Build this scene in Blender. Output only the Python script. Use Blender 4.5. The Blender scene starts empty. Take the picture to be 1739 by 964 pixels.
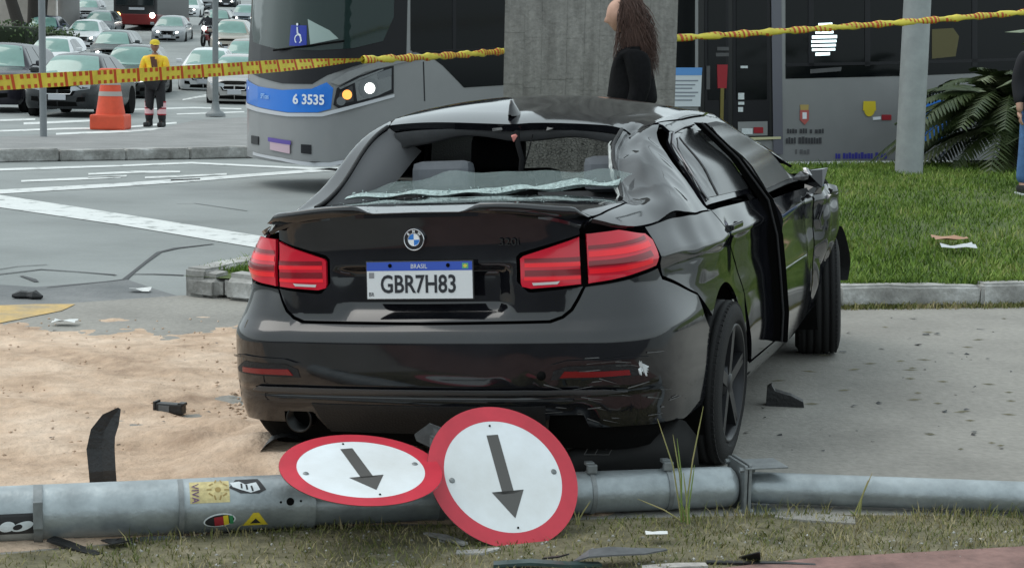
import bpy, bmesh, math, random
import numpy as np
from mathutils import Vector, Matrix
from mathutils.geometry import delaunay_2d_cdt

sc = bpy.context.scene
col = sc.collection
rad = math.radians
random.seed(7)
RNG = np.random.default_rng(11)

# ------------------------------------------------------------------ camera
PW, PH = 1739.0, 964.0                      # size of the photograph
FPX, CH, CP, CR = 2948.8, 1.582, rad(7.478), rad(1.206)
_c, _s = math.cos(CP), math.sin(CP)
R0, U0, F0 = Vector((1, 0, 0)), Vector((0, _s, _c)), Vector((0, _c, -_s))
CRX = R0*math.cos(CR) + U0*math.sin(CR)
CUP = -R0*math.sin(CR) + U0*math.cos(CR)
cam_d = bpy.data.cameras.new('camera')
cam = bpy.data.objects.new('camera', cam_d)
col.objects.link(cam)
m = Matrix.Identity(4)
for i in range(3):
    m[i][0], m[i][1], m[i][2] = CRX[i], CUP[i], -F0[i]
m[2][3] = CH
cam.matrix_world = m
cam_d.sensor_width = 36.0
cam_d.lens = FPX/PW*36.0
cam_d.clip_start, cam_d.clip_end = 0.1, 3000
sc.camera = cam

# ------------------------------------------------------------------ sky, sun, exposure
SUN_EL, SUN_AZ = rad(58), rad(-75)          # hazy sun behind an even cloud cover
world = bpy.data.worlds.new('World')
sc.world = world
world.use_nodes = True
wn = world.node_tree
bg = wn.nodes['Background']
sky = wn.nodes.new('ShaderNodeTexSky')
sky.sky_type = 'NISHITA'
sky.sun_disc = False
sky.sun_elevation, sky.sun_rotation = SUN_EL, SUN_AZ
sky.dust_density, sky.air_density, sky.ozone_density = 4.0, 1.0, 1.0
hs = wn.nodes.new('ShaderNodeHueSaturation')
hs.inputs['Saturation'].default_value = 0.38
wn.links.new(sky.outputs[0], hs.inputs['Color'])
cloud = wn.nodes.new('ShaderNodeMix'); cloud.data_type = 'RGBA'
cloud.inputs[0].default_value = 0.72                     # even overcast over the whole dome
cloud.inputs[7].default_value = (5.5, 6.45, 6.7, 1)
wn.links.new(hs.outputs[0], cloud.inputs[6])
wn.links.new(cloud.outputs[2], bg.inputs[0])
bg.inputs[1].default_value = 0.15
sd = bpy.data.lights.new('sun', 'SUN')
sun = bpy.data.objects.new('sun', sd)
col.objects.link(sun)
sd.energy, sd.angle, sd.color = 0.7, rad(40), (1.0, 0.96, 0.9)
_v = Vector((math.sin(SUN_AZ)*math.cos(SUN_EL), math.cos(SUN_AZ)*math.cos(SUN_EL), math.sin(SUN_EL)))
sun.rotation_euler = _v.to_track_quat('Z', 'Y').to_euler()
sun.location = (0, -20, 30)
sc.render.engine = 'CYCLES'
sc.view_settings.view_transform = 'Standard'
sc.view_settings.look = 'None'
sc.view_settings.exposure = 0.40
sc.view_settings.gamma = 1.0

# ------------------------------------------------------------------ pixels to places
def ray(px, py):
    d = CRX*(px-PW/2) + CUP*(PH/2-py) + F0*FPX
    return d/d.y
def gpt(px, py, z=0.0):
    d = ray(px, py)
    return Vector((0, 0, CH)) + d*((z-CH)/d.z)
def dpt(px, py, Y):
    return Vector((0, 0, CH)) + ray(px, py)*Y

# ------------------------------------------------------------------ materials
MATS = {}
def mat(name, c, rough=0.5, metal=0.0, coat=0.0, var=0.0, vscale=4.0, bump=0.0, bscale=60.0, spec=0.5,
        trans=0.0, emit=None, estr=0.0, alpha=1.0, c2=None, vdetail=6.0, ior=1.45, rvar=0.0, stretch=None):
    if name in MATS:
        return MATS[name]
    mt = bpy.data.materials.new(name)
    mt.use_nodes = True
    nt = mt.node_tree
    b = nt.nodes['Principled BSDF']
    b.inputs['Base Color'].default_value = (*c, 1)
    b.inputs['Roughness'].default_value = rough
    b.inputs['Metallic'].default_value = metal
    b.inputs['Coat Weight'].default_value = coat
    b.inputs['Coat Roughness'].default_value = 0.04
    b.inputs['Specular IOR Level'].default_value = spec
    b.inputs['Transmission Weight'].default_value = trans
    b.inputs['IOR'].default_value = ior
    b.inputs['Alpha'].default_value = alpha
    if emit:
        b.inputs['Emission Color'].default_value = (*emit, 1)
        b.inputs['Emission Strength'].default_value = estr
    tc = None
    def coords():
        nonlocal tc
        if tc is None:
            g = nt.nodes.new('ShaderNodeNewGeometry')
            tc = g.outputs['Position']
            if stretch:
                mp = nt.nodes.new('ShaderNodeMapping')
                mp.inputs['Scale'].default_value = stretch
                nt.links.new(tc, mp.inputs['Vector'])
                tc = mp.outputs['Vector']
        return tc
    if var > 0 or c2:
        n = nt.nodes.new('ShaderNodeTexNoise')
        n.inputs['Scale'].default_value = vscale
        n.inputs['Detail'].default_value = vdetail
        n.inputs['Roughness'].default_value = 0.65
        nt.links.new(coords(), n.inputs['Vector'])
        r = nt.nodes.new('ShaderNodeValToRGB')
        r.color_ramp.elements[0].position, r.color_ramp.elements[1].position = 0.32, 0.68
        a = c if c2 else tuple(x*(1-var) for x in c)
        d = c2 if c2 else tuple(min(1, x*(1+var)) for x in c)
        r.color_ramp.elements[0].color = (*a, 1)
        r.color_ramp.elements[1].color = (*d, 1)
        nt.links.new(n.outputs['Fac'], r.inputs['Fac'])
        nt.links.new(r.outputs['Color'], b.inputs['Base Color'])
        if rvar:
            mr = nt.nodes.new('ShaderNodeMapRange')
            mr.inputs['To Min'].default_value, mr.inputs['To Max'].default_value = rough-rvar, rough+rvar
            nt.links.new(n.outputs['Fac'], mr.inputs['Value'])
            nt.links.new(mr.outputs['Result'], b.inputs['Roughness'])
    if bump > 0:
        n2 = nt.nodes.new('ShaderNodeTexNoise')
        n2.inputs['Scale'].default_value = bscale
        n2.inputs['Detail'].default_value = 4.0
        nt.links.new(coords(), n2.inputs['Vector'])
        bp = nt.nodes.new('ShaderNodeBump')
        bp.inputs['Strength'].default_value = bump
        bp.inputs['Distance'].default_value = 0.02
        nt.links.new(n2.outputs['Fac'], bp.inputs['Height'])
        nt.links.new(bp.outputs['Normal'], b.inputs['Normal'])
    MATS[name] = mt
    return mt
def bsdf(mt): return mt.node_tree.nodes['Principled BSDF']

# ------------------------------------------------------------------ objects
def tag(o, label=None, cat=None, group=None, kind=None):
    if label: o['label'] = label
    if cat: o['category'] = cat
    if group: o['group'] = group
    if kind: o['kind'] = kind
    return o
def thing(name, label, cat, loc=(0, 0, 0), rz=0.0, group=None):
    o = bpy.data.objects.new(name, None)
    o.empty_display_size = 0.2
    col.objects.link(o)
    o.location = loc
    o.rotation_euler = (0, 0, rz)
    return tag(o, label, cat, group)
def link(name, me, parent=None, mats=None):
    o = bpy.data.objects.new(name, me)
    col.objects.link(o)
    if mats:
        for x in (mats if isinstance(mats, (list, tuple)) else [mats]):
            me.materials.append(x)
    if parent: o.parent = parent
    return o
def copy_tree(o, parent=None):
    c = o.copy(); col.objects.link(c); c.parent = parent
    for ch in o.children: copy_tree(ch, c)
    return c

class MB:
    """collects simple shapes into one mesh"""
    def __init__(s): s.v, s.f, s.m, s.sm = [], [], [], []
    def add(s, vs, fs, mi=0, smooth=False, T=None):
        o = len(s.v)
        if T is not None: vs = [T @ Vector(v) for v in vs]
        s.v += [tuple(v) for v in vs]
        for f in fs:
            s.f.append(tuple(i+o for i in f)); s.m.append(mi); s.sm.append(smooth)
        return s
    def box(s, c, d, mi=0, T=None, b=0.0):
        x, y, z = d[0]/2, d[1]/2, d[2]/2
        if b <= 0:
            vs = [(c[0]+i*x, c[1]+j*y, c[2]+k*z) for i in (-1, 1) for j in (-1, 1) for k in (-1, 1)]
            fs = [(0, 1, 3, 2), (4, 6, 7, 5), (0, 4, 5, 1), (2, 3, 7, 6), (0, 2, 6, 4), (1, 5, 7, 3)]
            return s.add(vs, fs, mi, False, T)
        bm = bmesh.new()
        bmesh.ops.create_cube(bm, size=1)
        for v in bm.verts: v.co = Vector((c[0]+v.co.x*d[0], c[1]+v.co.y*d[1], c[2]+v.co.z*d[2]))
        bmesh.ops.bevel(bm, geom=bm.edges[:], offset=min(b, min(d)*.45), segments=2, profile=.6, affect='EDGES')
        bm.verts.index_update()
        vs = [v.co.copy() for v in bm.verts]; fs = [[v.index for v in f.verts] for f in bm.faces]
        bm.free()
        return s.add(vs, fs, mi, False, T)
    def tube(s, pts, r, n=10, mi=0, caps=True, T=None, smooth=True):
        pts = [Vector(p) for p in pts]
        rs = r if isinstance(r, (list, tuple)) else [r]*len(pts)
        vs, fs = [], []
        up = None
        for i, p in enumerate(pts):
            t = (pts[min(i+1, len(pts)-1)] - pts[max(i-1, 0)]).normalized()
            if up is None:
                up = Vector((0, 0, 1)) if abs(t.z) < .9 else Vector((1, 0, 0))
            a = t.cross(up).normalized(); bb = a.cross(t).normalized(); up = bb
            for k in range(n):
                q = 2*math.pi*k/n
                vs.append(p + (a*math.cos(q) + bb*math.sin(q))*rs[i])
        for i in range(len(pts)-1):
            for k in range(n):
                k2 = (k+1) % n
                fs.append((i*n+k, i*n+k2, (i+1)*n+k2, (i+1)*n+k))
        s.add(vs, fs, mi, smooth, T)
        if caps:
            s.add(vs[:n], [tuple(range(n))], mi, False, T)
            s.add(vs[-n:], [tuple(reversed(range(n)))], mi, False, T)
        return s
    def lathe(s, prof, n=24, axis='z', mi=0, T=None, smooth=True, close=False):
        vs, fs = [], []
        for (r, h) in prof:
            for k in range(n):
                q = 2*math.pi*k/n
                if axis == 'z': vs.append((r*math.cos(q), r*math.sin(q), h))
                elif axis == 'x': vs.append((h, r*math.cos(q), r*math.sin(q)))
                else: vs.append((r*math.sin(q), h, r*math.cos(q)))
        L = len(prof)
        for i in range(L if close else L-1):
            j = (i+1) % L
            for k in range(n):
                k2 = (k+1) % n
                fs.append((i*n+k, i*n+k2, j*n+k2, j*n+k))
        return s.add(vs, fs, mi, smooth, T)
    def prism(s, poly, h0, h1, mi=0, T=None):
        n = len(poly)
        vs = [(p[0], p[1], h0) for p in poly] + [(p[0], p[1], h1) for p in poly]
        fs = [tuple(reversed(range(n))), tuple(range(n, 2*n))] + [(i, (i+1) % n, n+(i+1) % n, n+i) for i in range(n)]
        return s.add(vs, fs, mi, False, T)
    def grid(s, P, mi=0, smooth=True, T=None, closeu=False):
        """P: rows of points"""
        nr, nc = len(P), len(P[0])
        vs = [tuple(p) for row in P for p in row]
        fs = []
        for i in range(nr-1):
            for j in range(nc if closeu else nc-1):
                j2 = (j+1) % nc
                fs.append((i*nc+j, i*nc+j2, (i+1)*nc+j2, (i+1)*nc+j))
        return s.add(vs, fs, mi, smooth, T)
    def build(s, name, mats, parent=None, fix=True):
        me = bpy.data.meshes.new(name)
        me.from_pydata(s.v, [], s.f)
        for x in (mats if isinstance(mats, (list, tuple)) else [mats]): me.materials.append(x)
        me.polygons.foreach_set('material_index', s.m)
        me.polygons.foreach_set('use_smooth', s.sm)
        if fix:
            bm = bmesh.new(); bm.from_mesh(me)
            bmesh.ops.recalc_face_normals(bm, faces=bm.faces[:])
            bm.to_mesh(me); bm.free()
        me.update()
        return link(name, me, parent)

def text_mb(body, size, depth=0.001, sx=1.0, align='CENTER', bold=0.0, shear=0.0):
    cu = bpy.data.curves.new('lettering', 'FONT')
    cu.body, cu.size, cu.extrude, cu.align_x, cu.align_y = body, size, depth, align, 'CENTER'
    cu.offset = bold
    cu.shear = shear
    cu.resolution_u = 3
    o = bpy.data.objects.new('lettering', cu); col.objects.link(o)
    dg = bpy.context.evaluated_depsgraph_get()
    me = o.evaluated_get(dg).to_mesh()
    vs = [(v.co.x*sx, v.co.y, v.co.z) for v in me.vertices]
    fs = [tuple(p.vertices) for p in me.polygons]
    o.evaluated_get(dg).to_mesh_clear()
    bpy.data.objects.remove(o); bpy.data.curves.remove(cu)
    return vs, fs
def lettering(name, body, size, T, material, parent, depth=0.001, sx=1.0, align='CENTER', bold=0.0):
    vs, fs = text_mb(body, size, depth, sx, align, bold)
    mb = MB(); mb.add(vs, fs, 0, False, T)
    return mb.build(name, material, parent, fix=False)
def basis(o, x, y, z=None):
    x = Vector(x).normalized(); y = Vector(y); y = (y - x*y.dot(x)).normalized(); z = x.cross(y)
    M = Matrix.Identity(4)
    for i in range(3): M[i][0], M[i][1], M[i][2], M[i][3] = x[i], y[i], z[i], o[i]
    return M

_NK = RNG.normal(size=(24, 3)); _NK /= np.linalg.norm(_NK, axis=1)[:, None]
_NP = RNG.uniform(0, 6.28, 24)
def snoise(P, f, k0=0, n=5):
    """cheap smooth noise, about -1..1"""
    out = np.zeros(len(P))
    for i in range(n):
        k = _NK[(k0+i) % 24]*f*(1+.37*i); out += np.sin(P @ k + _NP[(k0*3+i) % 24] + 1.3*np.sin(P @ _NK[(k0+i+7) % 24]*f*.7))/(1+.35*i)
    return out/(n*.55)
def sstep(a, b, x):
    t = np.clip((x-a)/(b-a), 0, 1); return t*t*(3-2*t)
# ================================================================== the setting: ground, road, pavement, lawn
def street_z(y):
    """the avenue climbs beyond the crossing"""
    t = max(0.0, y-48.0)
    return 0.055*t*t/(t+8.0)
def lawn_z(x, y):
    t = min(1, max(0, (y-11.0)/9.0)); return 0.13 + 0.19*t*t*(3-2*t) + .16*math.exp(-((x-.9)**2+(y-13.2)**2)/1.3)

def ground_mat(name, stops, scale, detail, rough, bump, bscale, fine=None, crack=None):
    mt = bpy.data.materials.new(name); mt.use_nodes = True
    nt = mt.node_tree; b = nt.nodes['Principled BSDF']
    g = nt.nodes.new('ShaderNodeNewGeometry')
    n = nt.nodes.new('ShaderNodeTexNoise')
    n.inputs['Scale'].default_value, n.inputs['Detail'].default_value, n.inputs['Roughness'].default_value = scale, detail, 0.62
    nt.links.new(g.outputs['Position'], n.inputs['Vector'])
    r = nt.nodes.new('ShaderNodeValToRGB')
    el = r.color_ramp.elements
    while len(el) < len(stops): el.new(0.5)
    for e, (p, c) in zip(el, stops): e.position, e.color = p, (*c, 1)
    nt.links.new(n.outputs['Fac'], r.inputs['Fac'])
    out = r.outputs['Color']
    if fine:
        n3 = nt.nodes.new('ShaderNodeTexNoise'); n3.inputs['Scale'].default_value = fine[0]; n3.inputs['Detail'].default_value = 3
        nt.links.new(g.outputs['Position'], n3.inputs['Vector'])
        mr = nt.nodes.new('ShaderNodeMapRange')
        mr.inputs['From Min'].default_value, mr.inputs['From Max'].default_value = 0.3, 0.7
        mr.inputs['To Min'].default_value, mr.inputs['To Max'].default_value = 1-fine[1], 1+fine[1]
        nt.links.new(n3.outputs['Fac'], mr.inputs['Value'])
        mx = nt.nodes.new('ShaderNodeMix'); mx.data_type = 'RGBA'; mx.blend_type = 'MULTIPLY'; mx.inputs[0].default_value = 1
        cb = nt.nodes.new('ShaderNodeCombineColor')
        for k in range(3): nt.links.new(mr.outputs['Result'], cb.inputs[k])
        nt.links.new(out, mx.inputs[6]); nt.links.new(cb.outputs[0], mx.inputs[7])
        out = mx.outputs[2]
    nt.links.new(out, b.inputs['Base Color'])
    b.inputs['Roughness'].default_value = rough
    n2 = nt.nodes.new('ShaderNodeTexNoise'); n2.inputs['Scale'].default_value = bscale; n2.inputs['Detail'].default_value = 5
    nt.links.new(g.outputs['Position'], n2.inputs['Vector'])
    bp = nt.nodes.new('ShaderNodeBump'); bp.inputs['Strength'].default_value = bump; bp.inputs['Distance'].default_value = 0.015
    nt.links.new(n2.outputs['Fac'], bp.inputs['Height']); nt.links.new(bp.outputs['Normal'], b.inputs['Normal'])
    MATS[name] = mt
    return mt
M_ASPH = ground_mat('asphalt', [(0.28, (.155, .168, .165)), (0.5, (.215, .232, .228)), (0.75, (.265, .282, .277))], 0.45, 9, 0.8, 0.08, 60, (40, .05))
M_GUTTER = ground_mat('dark gutter asphalt', [(0.35, (.10, .108, .112)), (0.7, (.19, .195, .195))], 1.6, 6, 0.75, 0.4, 40, (40, .1))
M_CONC = ground_mat('concrete paving', [(0.3, (.18, .172, .155)), (0.5, (.245, .234, .212)), (0.72, (.29, .278, .25))], 0.9, 8, 0.85, 0.3, 50, (30, .12))
M_SAND = ground_mat('pale sand', [(0.27, (.25, .165, .11)), (0.44, (.46, .33, .235)), (0.58, (.55, .415, .31)), (0.75, (.62, .49, .385))], 1.9, 10, 0.95, 0.8, 42, (13, .14))
M_BRICK = ground_mat('reddish worn paving', [(0.3, (.13, .075, .065)), (0.6, (.23, .135, .118))], 5, 7, 0.9, 0.6, 45, (30, .12))
M_SOIL = ground_mat('dry soil', [(0.3, (.075, .07, .04)), (0.55, (.15, .135, .08)), (0.75, (.27, .235, .17))], 7, 8, 0.95, 0.8, 50, (40, .15))
M_TURF = ground_mat('turf soil', [(0.3, (.05, .075, .02)), (0.6, (.09, .12, .035)), (0.8, (.15, .15, .06))], 2.5, 8, 0.95, 0.8, 50, (40, .15))
M_KERB = ground_mat('kerb concrete', [(0.3, (.16, .155, .145)), (0.52, (.34, .335, .32)), (0.66, (.52, .52, .51))], 3.2, 8, 0.85, 0.5, 40, (25, .12))
M_MEDIAN = ground_mat('median paving', [(0.3, (.17, .172, .17)), (0.7, (.25, .25, .245))], 1.2, 7, 0.85, 0.3, 40, (20, .08))
M_PAINT = ground_mat('worn road paint', [(0.36, (.27, .285, .28)), (0.44, (.58, .60, .59)), (0.8, (.66, .68, .67))], 4.5, 10, 0.7, 0.2, 60, (30, .06))
M_YPAINT = ground_mat('worn yellow paint', [(0.36, (.34, .27, .17)), (0.62, (.56, .37, .12))], 3.5, 8, 0.8, 0.2, 60, (30, .1))
M_TAR = mat('tar seal', (.045, .047, .05), 0.7)

def sheet(name, poly, z, m_, parent=None, kind='structure'):
    me = bpy.data.meshes.new(name)
    me.from_pydata([(p[0], p[1], p[2] if len(p) > 2 else z) for p in poly], [], [tuple(range(len(poly)))])
    bm = bmesh.new(); bm.from_mesh(me)
    for f in bm.faces:
        f.normal_update()
        if f.normal.z < 0: f.normal_flip()
    bm.to_mesh(me); bm.free()
    o = link(name, me, parent, m_)
    if kind and not parent: o['kind'] = kind
    return o

# the road sheet, reaching the horizon, with the avenue's climb
ys = [-60, -10, 0, 6, 12, 20, 30, 40, 46] + list(range(49, 160, 4)) + [170, 200, 260, 400, 800, 1500]
xs = [-900, -200, -60, -30, -15, -5, 5, 20, 60, 200, 900]
mb = MB(); mb.grid([[(x, y, -0.03+street_z(y)) for x in xs] for y in ys])
road = mb.build('road', M_ASPH); road['kind'] = 'structure'

def gp(px, py, z=0.0):
    v = gpt(px, py, z); return (v.x, v.y)
# pavement where the car came to rest
KA, KB, KC, KD = Vector((-2.12, 11.12)), Vector((-1.6, 10.86)), Vector((2.13, 11.19)), Vector((9.0, 12.65))
pav = [(-7, 4.2), (-4.2, 9.3), (-3.13, 10.42), (-2.12, 11.15), (-1.6, 11.1), (2.1, 11.4), (9, 12.9), (9, 2.0), (-7, -3)]
sheet('pavement', pav, 0.0, M_CONC)
sheet('gutter_strip', [gp(-200, 470, -.026), gp(60, 487, -.026), gp(215, 474, -.026), gp(262, 490, -.026), gp(320, 508, -.026), gp(310, 530, -.026), gp(-200, 560, -.026)], -0.026, M_GUTTER)
sheet('yellow_edge_marking', [gp(-120, 522, .004), gp(60, 516, .004), gp(128, 516, .004), gp(105, 527, .004), gp(0, 548, .004), gp(-120, 570, .004)], 0.004, M_YPAINT)

def marking(pts, name='lane_marking', z=-0.024, parent=road):
    top = [gpt(x, a, z) for x, a, b in pts]; bot = [gpt(x, b, z) for x, a, b in pts]
    mb = MB(); mb.grid([[(p.x, p.y, z+street_z(p.y)) for p in top], [(p.x, p.y, z+street_z(p.y)) for p in bot]], smooth=False)
    return mb.build(name, M_PAINT, parent)
marking([(-150, 313, 329), (0, 331, 352), (200, 362, 381), (440, 400, 421), (520, 414, 436)])
marking([(-100, 330, 337), (0, 322, 329), (200, 311, 317), (330, 302, 308), (440, 294, 299), (580, 284, 289)])
marking([(-100, 291, 295), (0, 286, 290), (200, 280, 283), (325, 275, 278), (450, 281, 284), (620, 288, 292)])
for q in ([(36, 306, 309), (120, 302, 306), (205, 299, 302)], [(150, 294, 297), (230, 290, 294), (306, 290, 293)], [(246, 300, 303), (300, 298, 301), (385, 294, 297)], [(150, 300, 302), (215, 297, 300)], [(290, 305, 307), (340, 303, 305)]):
    marking(q, 'road_lettering')
def crack(pts, w):
    mb = MB()
    P = [gpt(x, y, -.025) for x, y in pts]
    L, R_ = [], []
    for i, p in enumerate(P):
        t = (P[min(i+1, len(P)-1)]-P[max(0, i-1)]).normalized(); n = Vector((-t.y, t.x, 0))
        ww = w*(.6+.8*random.random())
        L.append((p.x+n.x*ww, p.y+n.y*ww, -.0245)); R_.append((p.x-n.x*ww, p.y-n.y*ww, -.0245))
    mb.grid([L, R_], smooth=False); mb.build('tar_crack', M_TAR, road)
crack([(-40, 470), (20, 463), (70, 457), (130, 461), (192, 466), (196, 467)], .017)
crack([(80, 488), (130, 483), (180, 478), (212, 474), (226, 462), (246, 446), (270, 428), (300, 421), (362, 414)], .022)
crack([(226, 465), (260, 465), (312, 467)], .016)
crack([(-20, 460), (30, 452), (80, 449)], .008)
crack([(36, 468), (55, 474), (62, 478)], .02)
crack([(300, 346), (330, 345), (420, 358)], .012)

# lawn island
LE = [(KA.x, KA.y), (-1.75, 12.2), (-1.1, 14.0), (-0.2, 16.4), (1.0, 18.2)]        # left edge behind the car
BD = Vector((math.cos(rad(26)), math.sin(rad(26)))); BN = Vector((math.sin(rad(26)), -math.cos(rad(26))))
BUS0 = Vector((-2.38, 19.55))                                                       # near front corner of the bus on plan
far = [BUS0 + BD*t + BN*0.75 for t in (4.4, 7.4, 10.4, 14.4)]
lawn_poly = [(KB.x, KB.y+.1), (KC.x, KC.y+.1), (KD.x, KD.y+.1), (14, 13.8), (14, far[-1].y)] + [(p.x, p.y) for p in reversed(far)] + list(reversed(LE))
def inside(poly, X, Y):
    poly = np.asarray(poly, float); r = np.zeros(len(X), bool); j = len(poly)-1
    for i in range(len(poly)):
        xi, yi = poly[i]; xj, yj = poly[j]
        c = ((yi > Y) != (yj > Y)) & (X < (xj-xi)*(Y-yi)/((yj-yi) if yj != yi else 1e-9)+xi)
        r ^= c; j = i
    return r
def resample(poly, h, closed=True):
    P = [np.array(p, float) for p in poly]; out = []
    n = len(P)
    for i in range(n if closed else n-1):
        a, b = P[i], P[(i+1) % n]; k = max(1, int(round(np.linalg.norm(b-a)/h)))
        for t in range(k): out.append(a+(b-a)*t/k)
    if not closed: out.append(P[-1])
    return np.array(out)
def tri_fill(poly, h):
    """triangulated polygon with an inner grid -> (points Nx2, triangles)"""
    B = resample(poly, h)
    lo, hi = B.min(0), B.max(0)
    gx, gy = np.meshgrid(np.arange(lo[0], hi[0], h), np.arange(lo[1], hi[1], h*.866))
    gx = gx + (np.arange(gx.shape[0]) % 2)[:, None]*h*.5
    G = np.stack([gx.ravel(), gy.ravel()], 1)
    G = G[inside(B, G[:, 0], G[:, 1])]
    if len(G):
        A = B; D = np.roll(B, -1, 0)-B; L2 = (D**2).sum(1)+1e-12
        keep = np.ones(len(G), bool)
        for k in range(0, len(G), 4000):
            g = G[k:k+4000]
            t = np.clip(((g[:, None]-A[None])*D[None]).sum(2)/L2[None], 0, 1)
            d2 = ((g[:, None]-A[None]-t[..., None]*D[None])**2).sum(2).min(1)
            keep[k:k+4000] = d2 > (.5*h)**2
        G = G[keep]
    V = [Vector((float(p[0]), float(p[1]))) for p in np.vstack([B, G])]
    nb = len(B)
    o = delaunay_2d_cdt(V, [(i, (i+1) % nb) for i in range(nb)], [list(range(nb))], 1, 1e-7)
    return np.array([(v.x, v.y) for v in o[0]]), [tuple(f) for f in o[2]]
P2, T2 = tri_fill(lawn_poly, 0.45)
me = bpy.data.meshes.new('lawn')
Pz = np.array([lawn_z(p[0], p[1]) for p in P2]) + .012*snoise(np.c_[P2, P2[:, 0]*0], 3)
me.from_pydata(np.c_[P2, Pz].tolist(), [], T2); me.update()
me.polygons.foreach_set('use_smooth', [True]*len(T2))
lawn = link('lawn', me, None, M_TURF); lawn['kind'] = 'structure'

# kerbs, stone by stone
def kerb(name, line, z0, h, depth, L=1.0, side=1, seed=1, zf=None, bev=.018):
    e = bpy.data.objects.new(name, None); col.objects.link(e); e['kind'] = 'structure'
    rr = random.Random(seed)
    P = resample(line, L, closed=False)
    for i in range(len(P)-1):
        a, b = Vector((*P[i], 0)), Vector((*P[i+1], 0)); t = (b-a).normalized(); n = Vector((-t.y, t.x, 0))*side
        ln = (b-a).length-.014
        zz = z0 + (zf((a.x+b.x)/2, (a.y+b.y)/2) if zf else 0)
        hh = h + rr.uniform(-.012, .012)
        bm = bmesh.new(); bmesh.ops.create_cube(bm, size=1)
        for v in bm.verts: v.co = Vector((v.co.x*ln, v.co.y*depth, (v.co.z+.5)*hh))
        bmesh.ops.bevel(bm, geom=bm.edges[:], offset=bev, segments=3, affect='EDGES')
        bmesh.ops.subdivide_edges(bm, edges=[x for x in bm.edges if x.calc_length() > .3], cuts=5, use_grid_fill=True)
        for v in bm.verts:
            q = np.array([[v.co.x+i*3.1, v.co.y, v.co.z]]); v.co.z += .008*float(snoise(q, 9, 2)[0]); v.co.y += .006*float(snoise(q, 11, 5)[0])
        me = bpy.data.meshes.new('kerbstone'); bm.to_mesh(me); bm.free()
        o = link('kerbstone', me, e, M_KERB)
        c = (a+b)/2 + n*(depth/2)
        o.location = (c.x, c.y, zz); o.rotation_euler = (0, rr.uniform(-.008, .008), math.atan2(t.y, t.x)+rr.uniform(-.006, .006))
    return e
kerb('kerb', [tuple(KC), tuple(KD)], 0, .15, .14, 1.0, 1, 3)
kerb('kerb', [tuple(KB), (0.2, 11.0), tuple(KC)], 0, .15, .14, .95, 1, 4)
kerb('kerb', [(KA.x-.02, KA.y), tuple(KB)], -.03, .185, .22, .3, 1, 5, bev=.05)
kerb('kerb', LE, -.03, .2, .16, .8, -1, 6)
kerb('kerb', [(p.x, p.y) for p in far], -.03, .33, .15, 1.0, -1, 8)
# median across the road
ma, mbb = gpt(0, 276, -.03), gpt(415, 269, -.03)
md = (mbb-ma).normalized()
m0, m1 = ma-md*14, mbb+md*12
kerb('median_kerb', [(m0.x, m0.y), (m1.x, m1.y)], -.03, .17, .2, 1.0, 1, 9)
mn = Vector((-md.y, md.x, 0))
q0, q1 = m0+mn*.15, m1+mn*.15
e0 = gpt(-30, 233, .12); e1 = gpt(240, 226, .12); e2 = gpt(330, 205, .12); e3 = gpt(440, 198, .12)
sheet('median', [(q0.x, q0.y), (q1.x, q1.y), (e3.x+6, e3.y+4), (e3.x, e3.y), (e2.x, e2.y), (e1.x, e1.y), (e0.x, e0.y), (e0.x-12, e0.y-7)], 0.125, M_MEDIAN)
# crossing lines beyond the median
for q in ([(0, 221, 224), (110, 217, 220), (200, 216, 219), (300, 207, 210)], [(0, 203, 206), (60, 201, 204)], [(40, 208, 212), (165, 203, 206)], [(225, 185, 187), (330, 182, 184), (410, 184, 186)], [(310, 174, 175), (360, 170, 172)], [(95, 226, 229), (210, 221, 225), (330, 213, 217)], [(300, 193, 195), (415, 189, 191)]):
    marking(q, 'crossing_line')

# foreground verge: dry soil strip and reddish paving below it
VF = [gp(-200, 965), gp(0, 944), (gp(200, 926)), gp(400, 906), gp(520, 898), gp(760, 893), gp(1000, 884), gp(1320, 876), gp(1739, 878), gp(1950, 882)]
VN = [gp(1950, 920), gp(1739, 932), gp(1560, 942), gp(1380, 952), gp(1200, 972), gp(800, 1010), gp(0, 1090), gp(-200, 1100)]
sheet('verge', VF+VN, 0.006, M_SOIL)
sheet('brick_pavement', [gp(2100, 900)] + VN + [(-3.5, 3.4), (3.5, 3.4)], 0.011, M_BRICK)
sheet('reflection_darkener', [(-60, 3.45), (60, 3.45), (60, -60), (-60, -60)], 0.016, mat('added dark ground', (.045, .046, .05), .85, var=.2, vscale=2, bump=.2, bscale=40))  # unseen dark sheet added behind the camera to darken reflections in the car's rear

# sand spread over the left of the pavement
SX0, SX1, SY0, SY1, SH = -4.2, 1.3, 5.2, 10.9, 0.03
nx, ny = int((SX1-SX0)/SH), int((SY1-SY0)/SH)
gx, gy = np.meshgrid(np.linspace(SX0, SX1, nx), np.linspace(SY0, SY1, ny))
Q = np.stack([gx.ravel(), gy.ravel(), gx.ravel()*0], 1)
msk = sstep(.75, -.25, Q[:, 0]+.25*snoise(Q, 2.2, 3)+.10*snoise(Q, 14, 6)-.06*(Q[:, 1]-6)) * sstep(10.9, 8.9, Q[:, 1]+.25*snoise(Q, 2.5, 8)+.14*snoise(Q, 9, 15)+.09*snoise(Q, 24, 3)-.30*np.minimum(0, Q[:, 0]+1.6)*0)
vfx = np.array([p[0] for p in VF]); vfy = np.array([p[1] for p in VF])
edge = np.interp(Q[:, 0], vfx, vfy)
msk *= sstep(-.03, .12, Q[:, 1]-edge+.03*snoise(Q, 6, 1))
hz = -.016 + msk*(.03+.012*snoise(Q, 3.2, 0)+.010*snoise(Q, 9, 4)+.007*np.abs(snoise(Q, 19, 9))+.004*snoise(Q, 38, 2))
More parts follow.
